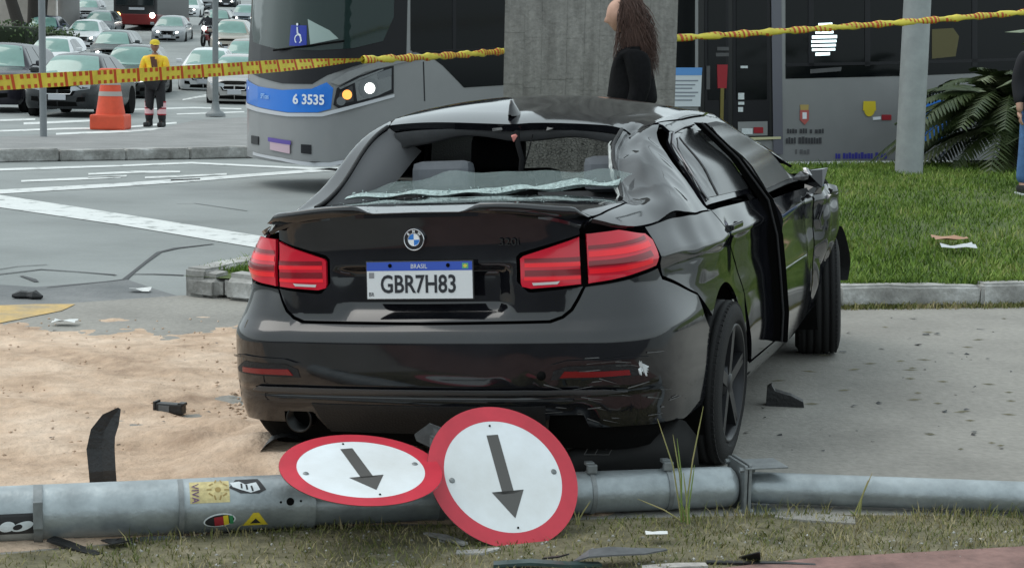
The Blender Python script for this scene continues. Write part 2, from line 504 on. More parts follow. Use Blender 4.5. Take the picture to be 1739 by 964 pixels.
# tyre ruts and scuffs
for (ax_, ay_, bx_, by_, wd) in ((-3.2, 8.6, -.9, 6.6, .09), (-3.0, 9.3, -.7, 7.3, .09), (-2.6, 6.3, -1.0, 6.9, .05)):
    dx_, dy_ = bx_-ax_, by_-ay_; L_ = math.hypot(dx_, dy_); ds_ = ((Q[:, 0]-ax_)*-dy_+(Q[:, 1]-ay_)*dx_)/L_ + .04*snoise(Q, 1.7, 5); tt = ((Q[:, 0]-ax_)*dx_+(Q[:, 1]-ay_)*dy_)/L_**2
    hz += msk*sstep(-.05, .1, tt)*sstep(1.05, .9, tt)*(-.012*np.exp(-(ds_/wd)**2)+.010*np.exp(-((np.abs(ds_)-wd*1.7)/(wd*.5))**2))
hz += msk*.010*np.maximum(0, snoise(Q, 5.5, 13))**2
# heap pushed up by the rear left wheel and bumper
for (hx, hy, hr, hh) in ((-.80, 6.45, .28, .10), (-.62, 6.25, .16, .085), (-1.05, 6.9, .35, .06), (-.5, 6.02, .14, .05)):
    hz += hh*np.exp(-((Q[:, 0]-hx)**2+(Q[:, 1]-hy)**2)/hr**2)*(1+.35*snoise(Q, 14, 6))
me = bpy.data.meshes.new('sand')
fs = (np.arange((ny-1)*nx).reshape(ny-1, nx)[:, :-1]).ravel()
fs = fs[(hz[fs] > -.012) | (hz[fs+1] > -.012) | (hz[fs+nx] > -.012) | (hz[fs+nx+1] > -.012)]
me.from_pydata(np.c_[Q[:, :2], hz].tolist(), [], np.stack([fs, fs+1, fs+nx+1, fs+nx], 1).tolist())
me.polygons.foreach_set('use_smooth', [True]*len(me.polygons)); me.update()
sand = link('sand', me, None, M_SAND)
tag(sand, 'pale sand spread over the pavement beside the black car', 'sand', kind='stuff')
# ================================================================== the crashed black sedan
def hermite(tab):
    """smooth monotone-ish 1-D interpolation through (x, y) pairs"""
    X = np.array([t[0] for t in tab], float); Yv = np.array([t[1] for t in tab], float)
    d = np.diff(Yv)/np.diff(X); mm = np.zeros(len(X)); mm[0], mm[-1] = d[0], d[-1]
    for i in range(1, len(X)-1):
        mm[i] = 0 if d[i-1]*d[i] <= 0 else 2*d[i-1]*d[i]/(d[i-1]+d[i])
    def f(x):
        x = np.clip(np.asarray(x, float), X[0], X[-1])
        i = np.clip(np.searchsorted(X, x)-1, 0, len(X)-2)
        h = X[i+1]-X[i]; t = (x-X[i])/h
        return (2*t**3-3*t**2+1)*Yv[i] + (t**3-2*t**2+t)*h*mm[i] + (-2*t**3+3*t**2)*Yv[i+1] + (t**3-t**2)*h*mm[i+1]
    return f
def smin(a, b, k):
    h = np.clip(.5+.5*(b-a)/k, 0, 1); return b*(1-h)+a*h-k*h*(1-h)
def smax(a, b, k): return -smin(-a, -b, k)

class Shape:
    """a car body: lower shell wrapped round a plan curve, upper surface as a height over the plan"""
    def __init__(s, plan, dr, ds, df, top, deck, belt, side, recess=None, crown=.05, sc0=.45, sc1=1.1, ks=.06):
        P = np.array(plan, float)
        t = np.r_[0, np.cumsum(np.linalg.norm(np.diff(P, axis=0), axis=1))]
        fx, fy = hermite(list(zip(t, P[:, 0]))), hermite(list(zip(t, P[:, 1])))
        tt = np.linspace(0, t[-1], 1500); C = np.stack([fx(tt), fy(tt)], 1)
        ker = np.ones(41)/41
        for _ in range(2):                                      # round the plan curve
            Cp = np.vstack([np.c_[-C[1:41][::-1, 0], C[1:41][::-1, 1]], C, np.c_[-C[-41:-1][::-1, 0], C[-41:-1][::-1, 1]]])
            C = np.stack([np.convolve(Cp[:, k], ker, 'same')[40:-40] for k in (0, 1)], 1)
        s.s = np.r_[0, np.cumsum(np.linalg.norm(np.diff(C, axis=0), axis=1))]
        T = np.gradient(C, axis=0); T /= np.linalg.norm(T, axis=1)[:, None]
        s.C, s.N = C, np.stack([T[:, 1], -T[:, 0]], 1)          # outward normal
        s.dr, s.ds, s.df = hermite(dr), hermite(ds), hermite(df)
        s.top, s.deck, s.belt = hermite(top), hermite(deck), hermite(belt)
        s.side, s.recess, s.crown, s.sc, s.ks = side, recess, crown, (sc0, sc1), ks
        s.S1 = s.s[-1]
    def sy(s, y):                                               # side: s at a y
        k = np.argmax(s.C[:, 0] > .96*s.C[:, 0].max()); m = s.C[:, 1]
        return np.interp(y, m, s.s)
    def sx(s, x): n = len(s.s)//4; return np.interp(x, s.C[:n, 0], s.s[:n])
    def low(s, a, z):
        a = np.asarray(a, float); z = np.asarray(z, float); sg = np.where(a < 0, -1., 1.); u = np.abs(a)
        cx_, cy_ = np.interp(u, s.s, s.C[:, 0]), np.interp(u, s.s, s.C[:, 1])
        nx_, ny_ = np.interp(u, s.s, s.N[:, 0]), np.interp(u, s.s, s.N[:, 1])
        w = sstep(s.sc[0], s.sc[1], u); wf = sstep(s.S1-1.1, s.S1-.5, u)
        d = s.dr(z)*(1-w) + s.ds(z)*w*(1-wf) + s.df(z)*wf
        if s.recess is not None: d = d + s.recess(u, z)
        return np.stack([sg*(cx_-nx_*d), cy_-ny_*d, z], -1)
    def edge_x(s, y):                                           # plan half width at y at belt height
        z = s.belt(y); u = s.sy(y)
        return s.low(u, z)[..., 0]
    def up(s, x, y):
        x = np.asarray(x, float); y = np.asarray(y, float); xa = np.abs(x)
        xe = s.edge_x(y)
        zc, zb = s.deck(y), s.belt(y)
        dk = zc - (zc-zb)*(np.clip(xa/np.maximum(xe, .05), 0, 1.02))**5
        T = s.top(y) - s.crown*(xa/.6)**2
        xb, zs, mm = s.side
        sd_ = zs + (xb-xa)*mm - .12*np.maximum(0, .8-xa)**2*4
        g = smin(T, sd_, s.ks)
        return np.stack([x, y, smax(dk, g, .03)], -1)
    def sideup(s, y, z, sg=1):
        """side glass zone: x found where the upper surface has height z"""
        y = np.asarray(y, float); z = np.asarray(z, float)
        lo, hi = np.full(y.shape, .3), np.full(y.shape, .92)
        for _ in range(26):
            mid = (lo+hi)/2; up_ = s.up(mid, y)[..., 2] > z
            lo = np.where(up_, mid, lo); hi = np.where(up_, hi, mid)
        return np.stack([sg*(lo+hi)/2, y, z], -1)

def panel(name, poly, surf, material, parent, h=.03, gap=.0022, rim=.014, D=None, off=0.0, centre=(0, 1.2, .6), T=None):
    """a panel: polygon in a surface's own coordinates, mapped on the surface, with turned-in edges"""
    poly = np.array(poly, float)
    x, y = poly[:, 0], poly[:, 1]
    if (x*np.roll(y, -1)-np.roll(x, -1)*y).sum() < 0: poly = poly[::-1]
    poly = resample(poly, h)
    if gap:
        d = np.roll(poly, -1, 0)-np.roll(poly, 1, 0); d /= np.linalg.norm(d, axis=1)[:, None]+1e-9
        poly = poly + np.stack([-d[:, 1], d[:, 0]], 1)*gap
    P2, T2 = tri_fill(poly, h)
    if not T2: T2 = [(0, 1, 2)]
    a, b = P2[:, 0], P2[:, 1]
    raw = surf(a, b); e = 1e-3
    F = (lambda P: D(P)) if D is not None else (lambda P: P)
    P = F(raw); da = F(surf(a+e, b))-F(surf(a-e, b)); db = F(surf(a, b+e))-F(surf(a, b-e))
    N = np.cross(da, db); N /= np.linalg.norm(N, axis=1)[:, None]+1e-12
    out = (N*(raw-np.array(centre))).sum(1).mean()
    if out < 0: N = -N; T2 = [f[::-1] for f in T2]
    # face winding follows the normals
    f0 = np.array(T2); g = np.cross(P[f0[:, 1]]-P[f0[:, 0]], P[f0[:, 2]]-P[f0[:, 0]])
    if (g*N[f0[:, 0]]).sum() < 0: T2 = [f[::-1] for f in T2]
    P = P+N*off
    verts, norms, faces = list(map(tuple, P)), list(N), list(T2)
    if rim:
        cnt = {}
        for f in T2:
            for k in range(3):
                e_ = (f[k], f[(k+1) % 3]); cnt[e_] = 1
        for (i, j) in list(cnt):
            if (j, i) in cnt: continue
            o = len(verts); nn = (N[i]+N[j])/2; tn = np.cross(P[j]-P[i], nn); tn /= np.linalg.norm(tn)+1e-9
            verts += [tuple(P[i]), tuple(P[j]), tuple(P[j]-N[j]*rim), tuple(P[i]-N[i]*rim)]
            norms += [tn]*4
            faces.append((o+1, o, o+3, o+2))
    if T is not None:
        verts = [T @ Vector(v) for v in verts]; R3 = T.to_3x3(); norms = [R3 @ Vector(n) for n in norms]
    me = bpy.data.meshes.new(name)
    me.from_pydata([tuple(v) for v in verts], [], faces)
    me.polygons.foreach_set('use_smooth', [True]*len(faces))
    me.normals_split_custom_set_from_vertices([tuple(n) for n in norms])
    return link(name, me, parent, material)

# ---- shape of the crashed car (origin: middle of the rear axle on the ground, y forward)
def lid_recess(u, z):
    w = sstep(.362, .275, u)*sstep(.885, .850, z)*sstep(.685, .740, z)
    return .034*w + sstep(.50, .68, u)*sstep(1.45, .95, u)*(-.016 + .052*(.25*sstep(.60, .80, z)+.75*np.clip((z-.64)/.15, 0, 1)))
CAR = Shape(
    plan=[(0, -1.035), (.32, -1.025), (.56, -1.0), (.71, -.955), (.80, -.865), (.850, -.70), (.882, -.42), (.899, -.15), (.905, .1), (.903, .6), (.898, 1.3), (.900, 2.0), (.905, 2.6), (.903, 2.95), (.875, 3.2), (.79, 3.42), (.55, 3.54), (0, 3.59)],
    dr=[(.16, .20), (.26, .12), (.33, .055), (.395, .018), (.425, .022), (.44, .006), (.52, .0), (.605, .0), (.645, .012), (.672, .034), (.70, .05), (.80, .052), (.93, .058), (1.0, .05), (1.06, .04)],
    ds=[(.16, .12), (.23, .05), (.31, .012), (.45, .0), (.62, .004), (.74, .016), (.83, .016), (.872, .008), (.90, .022), (.94, .045), (.99, .075), (1.06, .10)],
    df=[(.16, .12), (.25, .03), (.5, .0), (.62, .02), (.75, .06), (.85, .12), (1.0, .22)],
    top=[(-1.2, .80), (-.50, 1.068), (.26, 1.352), (.45, 1.388), (.75, 1.412), (1.15, 1.424), (1.5, 1.408), (1.72, 1.365), (2.35, 1.0), (3.6, .3)],
    deck=[(-1.1, 1.06), (-.98, 1.068), (-.75, 1.088), (-.45, 1.09), (0, 1.06), (1, 1.0), (2.25, 1.0), (2.7, .955), (3.2, .86), (3.45, .77), (3.6, .68)],
    belt=[(-1.1, .985), (-.5, .985), (0, .985), (1, .965), (2.2, .94), (2.8, .88), (3.3, .74), (3.6, .62)],
    side=(.80, 1.02, 1.85), recess=lid_recess, crown=.045, sc0=.42, sc1=1.05)
ROLL, ZOFF = rad(-3.97), -.04
CARX, CARY, CARYAW = .039, 7.02, rad(18.37)
_cr, _sr = math.cos(ROLL), math.sin(ROLL)
def rollT(P):
    P = np.asarray(P, float)
    return np.stack([P[..., 0]*_cr+P[..., 2]*_sr, P[..., 1], -P[..., 0]*_sr+P[..., 2]*_cr+ZOFF], -1)
ROLLM = Matrix(((_cr, 0, _sr, 0), (0, 1, 0, 0), (-_sr, 0, _cr, ZOFF), (0, 0, 0, 1)))
def bend(P):
    """the damage: pressed roof, creased right pillar, folded front wing"""
    P = np.array(P, float); x, y, z = P[:, 0].copy(), P[:, 1].copy(), P[:, 2].copy()
    up_ = sstep(1.10, 1.3, z)
    P[:, 0] -= up_*.050
    P[:, 2] += up_*(.045*sstep(.05, -.6, x) + .028*np.exp(-((x+.05)/.4)**2-((y-1.1)/.5)**2))
    P[:, 2] -= up_*(.028*sstep(.05, .62, x)*sstep(.15, .8, y) + .004*np.exp(-((x-.45)/.2)**2-((y-.35)/.3)**2))
    P[:, 2] -= up_*.012*sstep(.45, .9, .5+.5*np.sin(9*x+5*y+1.2*np.sin(6*y)))*np.exp(-((x-.25)/.3)**2-((y-.45)/.3)**2)
    wc = sstep(.40, .56, x)*np.exp(-((y+.05)/.38)**4)*sstep(1.0, 1.10, z)
    P[:, 0] -= wc*.03*sstep(1.0, 1.25, z)
    Q_ = np.c_[x, y, z]; cc = x-(.600-.160*(y+.435))
    P[:, 0] -= wc*(.028*np.exp(-((cc-.055-.012*np.sin(9*y))/.030)**2) + .016*snoise(Q_, 8, 3) + .012*np.abs(snoise(Q_, 14, 8)))
    P[:, 2] -= wc*(.024*np.exp(-((cc-.055-.012*np.sin(9*y))/.030)**2) + .018*np.abs(snoise(Q_, 10, 12)) + .010*np.exp(-((cc-.10)/.02)**2)*np.sin(17*y))
    wq = sstep(.45, .7, x)*sstep(.25, -.05, y)*sstep(.66, .85, z)*sstep(1.12, 1.0, z)*sstep(-.9, -.72, y)
    P[:, 0] -= wq*.011*snoise(np.c_[x, y, z], 11, 7)*sstep(-.7, -.3, y); P[:, 2] -= wq*.008*snoise(np.c_[x, y, z], 13, 2)
    wd = sstep(.6, .8, x)*np.exp(-((y+.35)/.22)**2-((z-.93)/.07)**2)
    P[:, 0] -= .022*wd
    wb = sstep(.2, .5, x)*sstep(-.55, -.8, y)*np.exp(-((z-.40)/.09)**2)
    P[:, 1] += wb*.014*(1+snoise(np.c_[x*2, y, z*3], 12, 5))
    wf = sstep(1.75, 2.5, y)*sstep(-.2, .6, x)
    flare = sstep(1.95, 2.35, y)*sstep(3.1, 2.6, y)*sstep(.45, .8, z)*sstep(.6, .8, x)
    P[:, 0] += flare*.075 + wf*(-.02+.04*snoise(np.c_[x, y, z], 7, 1)+.018*np.abs(snoise(np.c_[x, y, z], 15, 6)))
    P[:, 2] += wf*(.03*snoise(np.c_[x, y, z], 6, 9)); P[:, 1] -= wf*.05*sstep(2.2, 3.2, y)*(1+snoise(np.c_[x, y, z], 5, 4))
    wdo = sstep(.7, .85, x)*np.exp(-((y-.45)/.45)**2)*sstep(.4, .6, z)*sstep(1.0, .9, z)
    P[:, 0] -= wdo*.012*(1+snoise(np.c_[x, y, z], 6, 11))
    return P
DEF = lambda P: rollT(bend(P))

M_BLK = mat('black car paint', (.0026, .0028, .0042), 0.07, 0, 0.12, spec=.75, c2=(.0080, .0082, .0105), vscale=4, rvar=.045)
M_BLKDULL = mat('scuffed black plastic', (.012, .012, .013), 0.55, bump=.25, bscale=120, spec=.35)
M_DARK = mat('dark cavity', (.004, .004, .004), 0.9, spec=.1)
M_RUB = mat('tyre rubber', (.012, .012, .0125), 0.75, spec=.3, bump=.2, bscale=160)
M_RIM = mat('dark alloy', (.028, .029, .032), 0.38, 0.6)
M_CHR = mat('chrome', (.6, .6, .62), 0.18, 1.0)
M_TINT = mat('tinted side glass', (.020, .021, .022), 0.14, 0, 0, spec=.4, var=.5, vscale=5)
M_GREYIN = mat('grey headlining', (.085, .085, .088), 0.9, var=.15, vscale=8)
M_SEAT = mat('dark seat leather', (.03, .032, .036), 0.6, var=.2, vscale=9)
M_LAMP = mat('red lamp lens', (.58, .010, .030), 0.12, 0, 0.4, spec=.5)
M_LAMPHI = mat('red light guide', (.80, .010, .022), 0.2, 0, 0.3, emit=(1, .01, .02), estr=.05)
M_LAMPDK = mat('dark red lamp recess', (.20, .003, .010), 0.15, 0, 0.5)
M_REFL = mat('dark red reflector', (.16, .003, .006), 0.25, 0, .4)
M_WHT = mat('white lens', (.55, .52, .52), 0.25)
M_SCR = mat('bare scraped plastic', (.10, .10, .10), 0.6, var=.4, vscale=30)

car = thing('crashed_sedan', 'wrecked black sedan with smashed rear window and crushed front wing', 'car', (CARX, CARY, 0), -CARYAW)
sy, sxx = CAR.sy, CAR.sx
def lowR(a, b): return CAR.low(a, b)
def upS(a, b): return CAR.up(a, b)
def arc(cy_, cz, r, a0, a1, n=14): return [(float(sy(cy_+r*math.cos(rad(t)))), cz+r*math.sin(rad(t))) for t in np.linspace(a0, a1, n)]
def mir(poly): return [(-a, b) for a, b in poly]
AR, AZ = .362, .335

# rear bumper
LI, LS, LO = .378, .612, float(sy(-.70))              # lamp: inner end, split (as plan arc), outer end
sS = float(sxx(.612))
right = [(0, .672), (.48, .676), (.525, .69), (.56, .715), (.585, .752), (sS-.005, .795), (sS+.20, .812), (LO-.01, .835), (LO+.02, .79), (float(sy(-.40)), .70), (float(sy(-.36)), .62)]
arch = arc(0, AZ, AR, 143, 183, 7)
low_ = [(float(sy(-.40)), .285), (float(sy(-.62)), .275), (1.0, .29), (.78, .300), (.60, .30), (.58, .345), (.46, .345), (.44, .27), (0, .262)]
half = right + [p for p in arch if p[1] < .60] + low_
bump_poly = half + [(-a, b) for a, b in reversed(half[1:-1])]
bumper = panel('rear_bumper', bump_poly, lowR, M_BLK, car, h=.028, D=DEF, rim=.02)
# boot lid: rear face (its lamps are parts of their own) and top
lidh = [(0, .678), (.475, .682), (.52, .696), (.553, .72), (.577, .755), (sS-.012, .798), (.415, .782), (.40, .784), (.362, .82), (.362, .905), (.376, .918), (sS-.018, .975), (sS-.02, 1.052), (0, 1.056)]
boot = panel('boot_lid', lidh + [(-a, b) for a, b in reversed(lidh[1:-1])], lowR, M_BLK, car, h=.02, D=DEF, rim=.02)
lidtop = [(.595, -.965), (.62, -.80), (.632, -.50), (.615, -.475), (0, -.50)]
lt = lidtop + [(-a, b) for a, b in reversed(lidtop[:-1])] + [(-.30, -.995), (0, -1.0), (.30, -.995)]
panel('boot_lid_top', lt, upS, M_BLK, boot, h=.035, D=DEF)
# spoiler on the lid: raised lip, notched in the middle like two horns
xs_ = np.linspace(-.612, .612, 61); rows = []
for (dy, dz) in ((.10, .0), (.03, .012), (-.020, .025), (-.033, .021), (-.026, .006), (.0, -.012)):
    row = []
    for x in xs_:
        u = float(sxx(abs(x))); base = CAR.low(u, 1.055); ax = abs(x)
        k = .25 + 1.25*float(sstep(.16, .25, ax)); tip = float(sstep(.615, .56, ax))
        p = np.array([[x, base[1]+.01+dy*(.7+.5*float(sstep(.2, .3, ax))), 1.066 + dz*k*tip - .022*float(sstep(.3, .62, ax)) - .012*ax]])
        row.append(tuple(DEF(p)[0]))
    rows.append(row)
mbx = MB(); mbx.grid(rows); mbx.build('spoiler', M_BLK, boot)

# lamps, right and left
def lamp(sg):
    F = (lambda p: p) if sg > 0 else mir
    inn = [(.378, .80), (.411, .792), (sS-.02, .803), (sS-.021, .970), (.386, .910), (.373, .90), (.373, .815)]
    outp = [(sS+.006, .803), (sS+.10, .811), (sS+.20, .822), (LO-.03, .845), (LO, .90), (LO+.01, .935), (LO-.02, .962), (sS+.18, .985), (sS+.004, .978)]
    for nm, pl, par in (('tail_lamp', inn, boot), ('tail_lamp', outp, car)):
        o = panel(nm, F(pl), lowR, M_LAMP, par, h=.014, D=DEF, rim=.012, off=.003)
        A = np.array(pl)
        if par is boot:
            bars = [(.391, sS-.022, .885, .899, M_LAMPDK), (.391, sS-.022, .868, .882, M_LAMPHI), (.391, sS-.022, .838, .858, M_LAMPDK), (.388, sS-.022, .822, .834, M_LAMPHI)]
            slope = lambda t: .06*t
            rv = [(.42, .803), (.51, .806), (.52, .820), (.415, .816)]
            panel('reversing_light', F(rv), lowR, M_WHT, o if par is car else boot, h=.02, D=DEF, rim=0, off=.0052)
        else:
            bars = [(sS+.012, LO-.04, .922, .935, M_LAMPDK), (sS+.012, LO-.03, .895, .915, M_LAMPHI), (sS+.012, LO-.05, .862, .882, M_LAMPDK), (sS+.012, LO-.06, .838, .855, M_LAMPHI)]
        for (a0, a1, z0, z1, mm) in bars:
            sh = .02 if par is car else 0
            nb = 6; tp = [(a0+(a1-a0)*k/nb, z1+sh*(k/nb)**2) for k in range(nb+1)]; bt = [(a0+(a1-a0)*k/nb, z0+sh*(k/nb)**2) for k in range(nb+1)]
            tgt = boot if par is boot else o
            panel('light_bar', F(tp+bt[::-1]), lowR, mm, tgt, h=.02, gap=0, D=DEF, rim=0, off=.0046)
    return o
lamp(1); lamp(-1)
# bumper reflectors in their pockets, lower trim
for sg in (1, -1):
    F = (lambda p: p) if sg > 0 else mir
    a0, a1 = float(sxx(.505)), float(sxx(.505))+.245
    pk = [(a0-.03, .478), (a1+.05, .482), (a1+.06, .50), (a1-.02, .535), (a0+.03, .53), (a0-.02, .512)]
    o = panel('reflector_pocket', F(pk), lowR, M_BLKDULL, bumper, h=.03, D=DEF, rim=0, off=.002)
    panel('reflector', F([(a0, .486), (a1, .488), (a1-.005, .510), (a0+.02, .512)]), lowR, M_REFL, bumper, h=.03, D=DEF, rim=.006, off=.006)
    lip = [(a0-.03, .532), (a0+.03, .548), (a1-.02, .556), (a1+.08, .545), (a1+.08, .538), (a1-.02, .546), (a0+.03, .536)]
    panel('pocket_lip', F(lip), lowR, M_BLK, bumper, h=.03, gap=0, D=DEF, rim=.004, off=.012)
tr = [(-.70, .432), (-.66, .446), (.66, .446), (.74, .436), (.66, .428), (-.66, .424)]
panel('lower_trim', tr, lowR, mat('grey satin trim', (.05, .05, .052), .35), bumper, h=.04, D=DEF, rim=.006, off=.010)
panel('lower_trim', [(-.55, .398), (.55, .398), (.55, .409), (-.55, .409)], lowR, M_BLKDULL, bumper, h=.05, D=DEF, rim=.006, off=.008)
panel('diffuser', [(-.43, .262), (.43, .262), (.45, .385), (-.45, .385)], lowR, M_BLKDULL, bumper, h=.05, D=DEF, rim=.01, off=.004)
mbx = MB(); e0_ = rollT(np.array([[-.515, -.955, .318]]))[0]
mbx.lathe([(.050, -.0), (.052, .012), (.045, .012), (.042, -.10), (.001, -.10)], 20, 'y', T=Matrix.Translation(Vector(e0_)) @ Matrix.Rotation(math.pi, 4, 'Z'))
mbx.build('exhaust_tip', mat('sooty steel', (.02, .02, .02), .35, .8), bumper)
# torn plastic and scrapes at the right corner
rs = random.Random(5)
for i in range(34):
    u = rs.uniform(.42, .80)+.2*rs.random()**3; z = rs.uniform(.33, .47) if i < 22 else rs.uniform(.46, .56); L = rs.uniform(.015, .09); w = rs.uniform(.0012, .0035); t = rs.uniform(-.35, .2)
    pl = [(u, z), (u+L, z+L*t), (u+L*.9, z+L*t+w), (u+.002, z+w*1.5)]
    panel('scrape', pl, lowR, M_SCR, bumper, h=.03, gap=0, D=DEF, rim=0, off=.0016+.0001*i)
mbx = MB()
c0 = Vector(DEF(CAR.low(np.array([.80]), np.array([.508])))[0])
for k in range(9):
    q = [c0+Vector((rs.uniform(-.022, .022), rs.uniform(-.02, .0), rs.uniform(-.028, .028))) for _ in range(4)]
    mbx.add(q, [(0, 1, 2), (0, 2, 3), (0, 3, 1), (1, 3, 2)])
mbx.build('torn_clip', mat('pale torn plastic', (.62, .65, .66), .4), bumper)
hole = Vector(DEF(CAR.low(np.array([.445]), np.array([.495])))[0])
mbx = MB(); mbx.lathe([(.0, -.014), (.013, -.013), (.016, -.006), (.0165, .0)], 12, 'y', T=Matrix.Translation(hole)); mbx.build('tow_eye_hole', M_DARK, bumper)

# number plate
plc = Vector(rollT(np.array([[.006, -1.008, .832]]))[0])
PT = ROLLM.to_3x3().to_4x4(); PT.translation = plc
TX = PT @ Matrix.Rotation(rad(86), 4, 'X')
mbx = MB(); mbx.box((0, 0, -.004), (.408, .138, .008), 0, TX, b=.003); plate = mbx.build('number_plate', mat('plate frame', (.03, .03, .03), .5), boot)
def psheet(nm, x0, x1, y0, y1, zz, m_):
    b = MB(); b.add([(x0, y0, zz), (x1, y0, zz), (x1, y1, zz), (x0, y1, zz)], [(0, 1, 2, 3)], 0, False, TX); return b.build(nm, m_, boot, fix=False)
M_PW = mat('plate white', (.62, .64, .65), .4); M_PB = mat('plate blue', (.03, .08, .42), .4); M_INK = mat('plate ink', (.015, .017, .022), .5)
psheet('plate_face', -.2, .2, -.065, .065, .0004, M_PW); psheet('plate_band', -.2, .2, .034, .065, .0010, M_PB)
psheet('plate_flag', .163, .186, .040, .059, .0016, mat('flag green', (.10, .36, .16), .4))
b = MB(); b.add([(.1745+dx*.009, .0495+dy*.007, .0021) for dx, dy in ((-1, 0), (0, -1), (1, 0), (0, 1))], [(0, 1, 2, 3)], 0, False, TX); b.build('plate_flag', mat('flag yellow', (.6, .5, .06), .4), boot, fix=False)
lettering('plate_lettering', 'GBR7H83', .088, TX @ Matrix.Translation((-.004, -.0165, .0014)), M_INK, boot, .0006, .80, bold=.0016)
lettering('plate_lettering', 'BRASIL', .022, TX @ Matrix.Translation((0, .0485, .0018)), M_PW, boot, .0003, .95)
lettering('plate_lettering', 'BR', .020, TX @ Matrix.Translation((-.184, -.050, .0014)), M_INK, boot, .0003, .9)
psheet('plate_code', -.192, -.172, .008, .028, .0012, mat('code grey', (.22, .22, .23), .5))
for sx_ in (-.11, .11):
    b = MB(); b.lathe([(0, .004), (.005, .004), (.0075, .001)], 10, 'z', T=TX @ Matrix.Translation((sx_, .052, .001))); b.build('plate_screw', M_DARK, boot)
# round badge, blue and white quarters in a black ring
bc = Vector(rollT(np.array([[-.012, -.991, .974]]))[0]); BT = ROLLM.to_3x3().to_4x4(); BT.translation = bc
BT = BT @ Matrix.Rotation(rad(88), 4, 'X')
b = MB(); b.lathe([(.0365, -.02), (.0395, .0), (.039, .004), (.037, .0052), (.0355, .004)], 40, 'z', T=BT); badge = b.build('badge', M_CHR, boot)
b = MB(); b.lathe([(.0357, .0035), (.0225, .0035)], 40, 'z', T=BT); b.build('badge_ring', mat('badge black', (.01, .01, .012), .25), boot)
for k in range(4):
    b = MB(); n_ = 8; q = [(0, 0, .0042)] + [(.0215*math.cos(math.pi/2*(k+t/n_)), .0215*math.sin(math.pi/2*(k+t/n_)), .0042) for t in range(n_+1)]
    b.add(q, [tuple(range(n_+2))], 0, False, BT); b.build('badge_quarter', mat('badge white', (.75, .77, .78), .25) if k % 2 == 0 else mat('badge blue', (.03, .18, .55), .25), boot, fix=False)
b = MB(); b.lathe([(.0232, .0044), (.0214, .0050), (.0208, .0044)], 32, 'z', T=BT); b.build('badge_ring', M_CHR, boot)
for ch, an in (('B', 45), ('M', 0), ('W', -45)):
    T_ = BT @ Matrix.Rotation(rad(an), 4, 'Z') @ Matrix.Translation((0, .0288, .0042))
    lettering('badge_letter', ch, .0125, T_, mat('badge white', (.75, .77, .78), .25), boot, .0004, 1.0, bold=.0004)
mt_ = Vector(rollT(np.array([[.335, -.976, .958]]))[0]); T_ = ROLLM.to_3x3().to_4x4(); T_.translation = mt_
T_ = T_ @ Matrix.Rotation(rad(6), 4, 'Z') @ Matrix.Rotation(rad(90), 4, 'X')
lettering('model_lettering', '320i', .036, T_, mat('dark badge', (.03, .03, .03), .22, .5), boot, .002, 1.25)

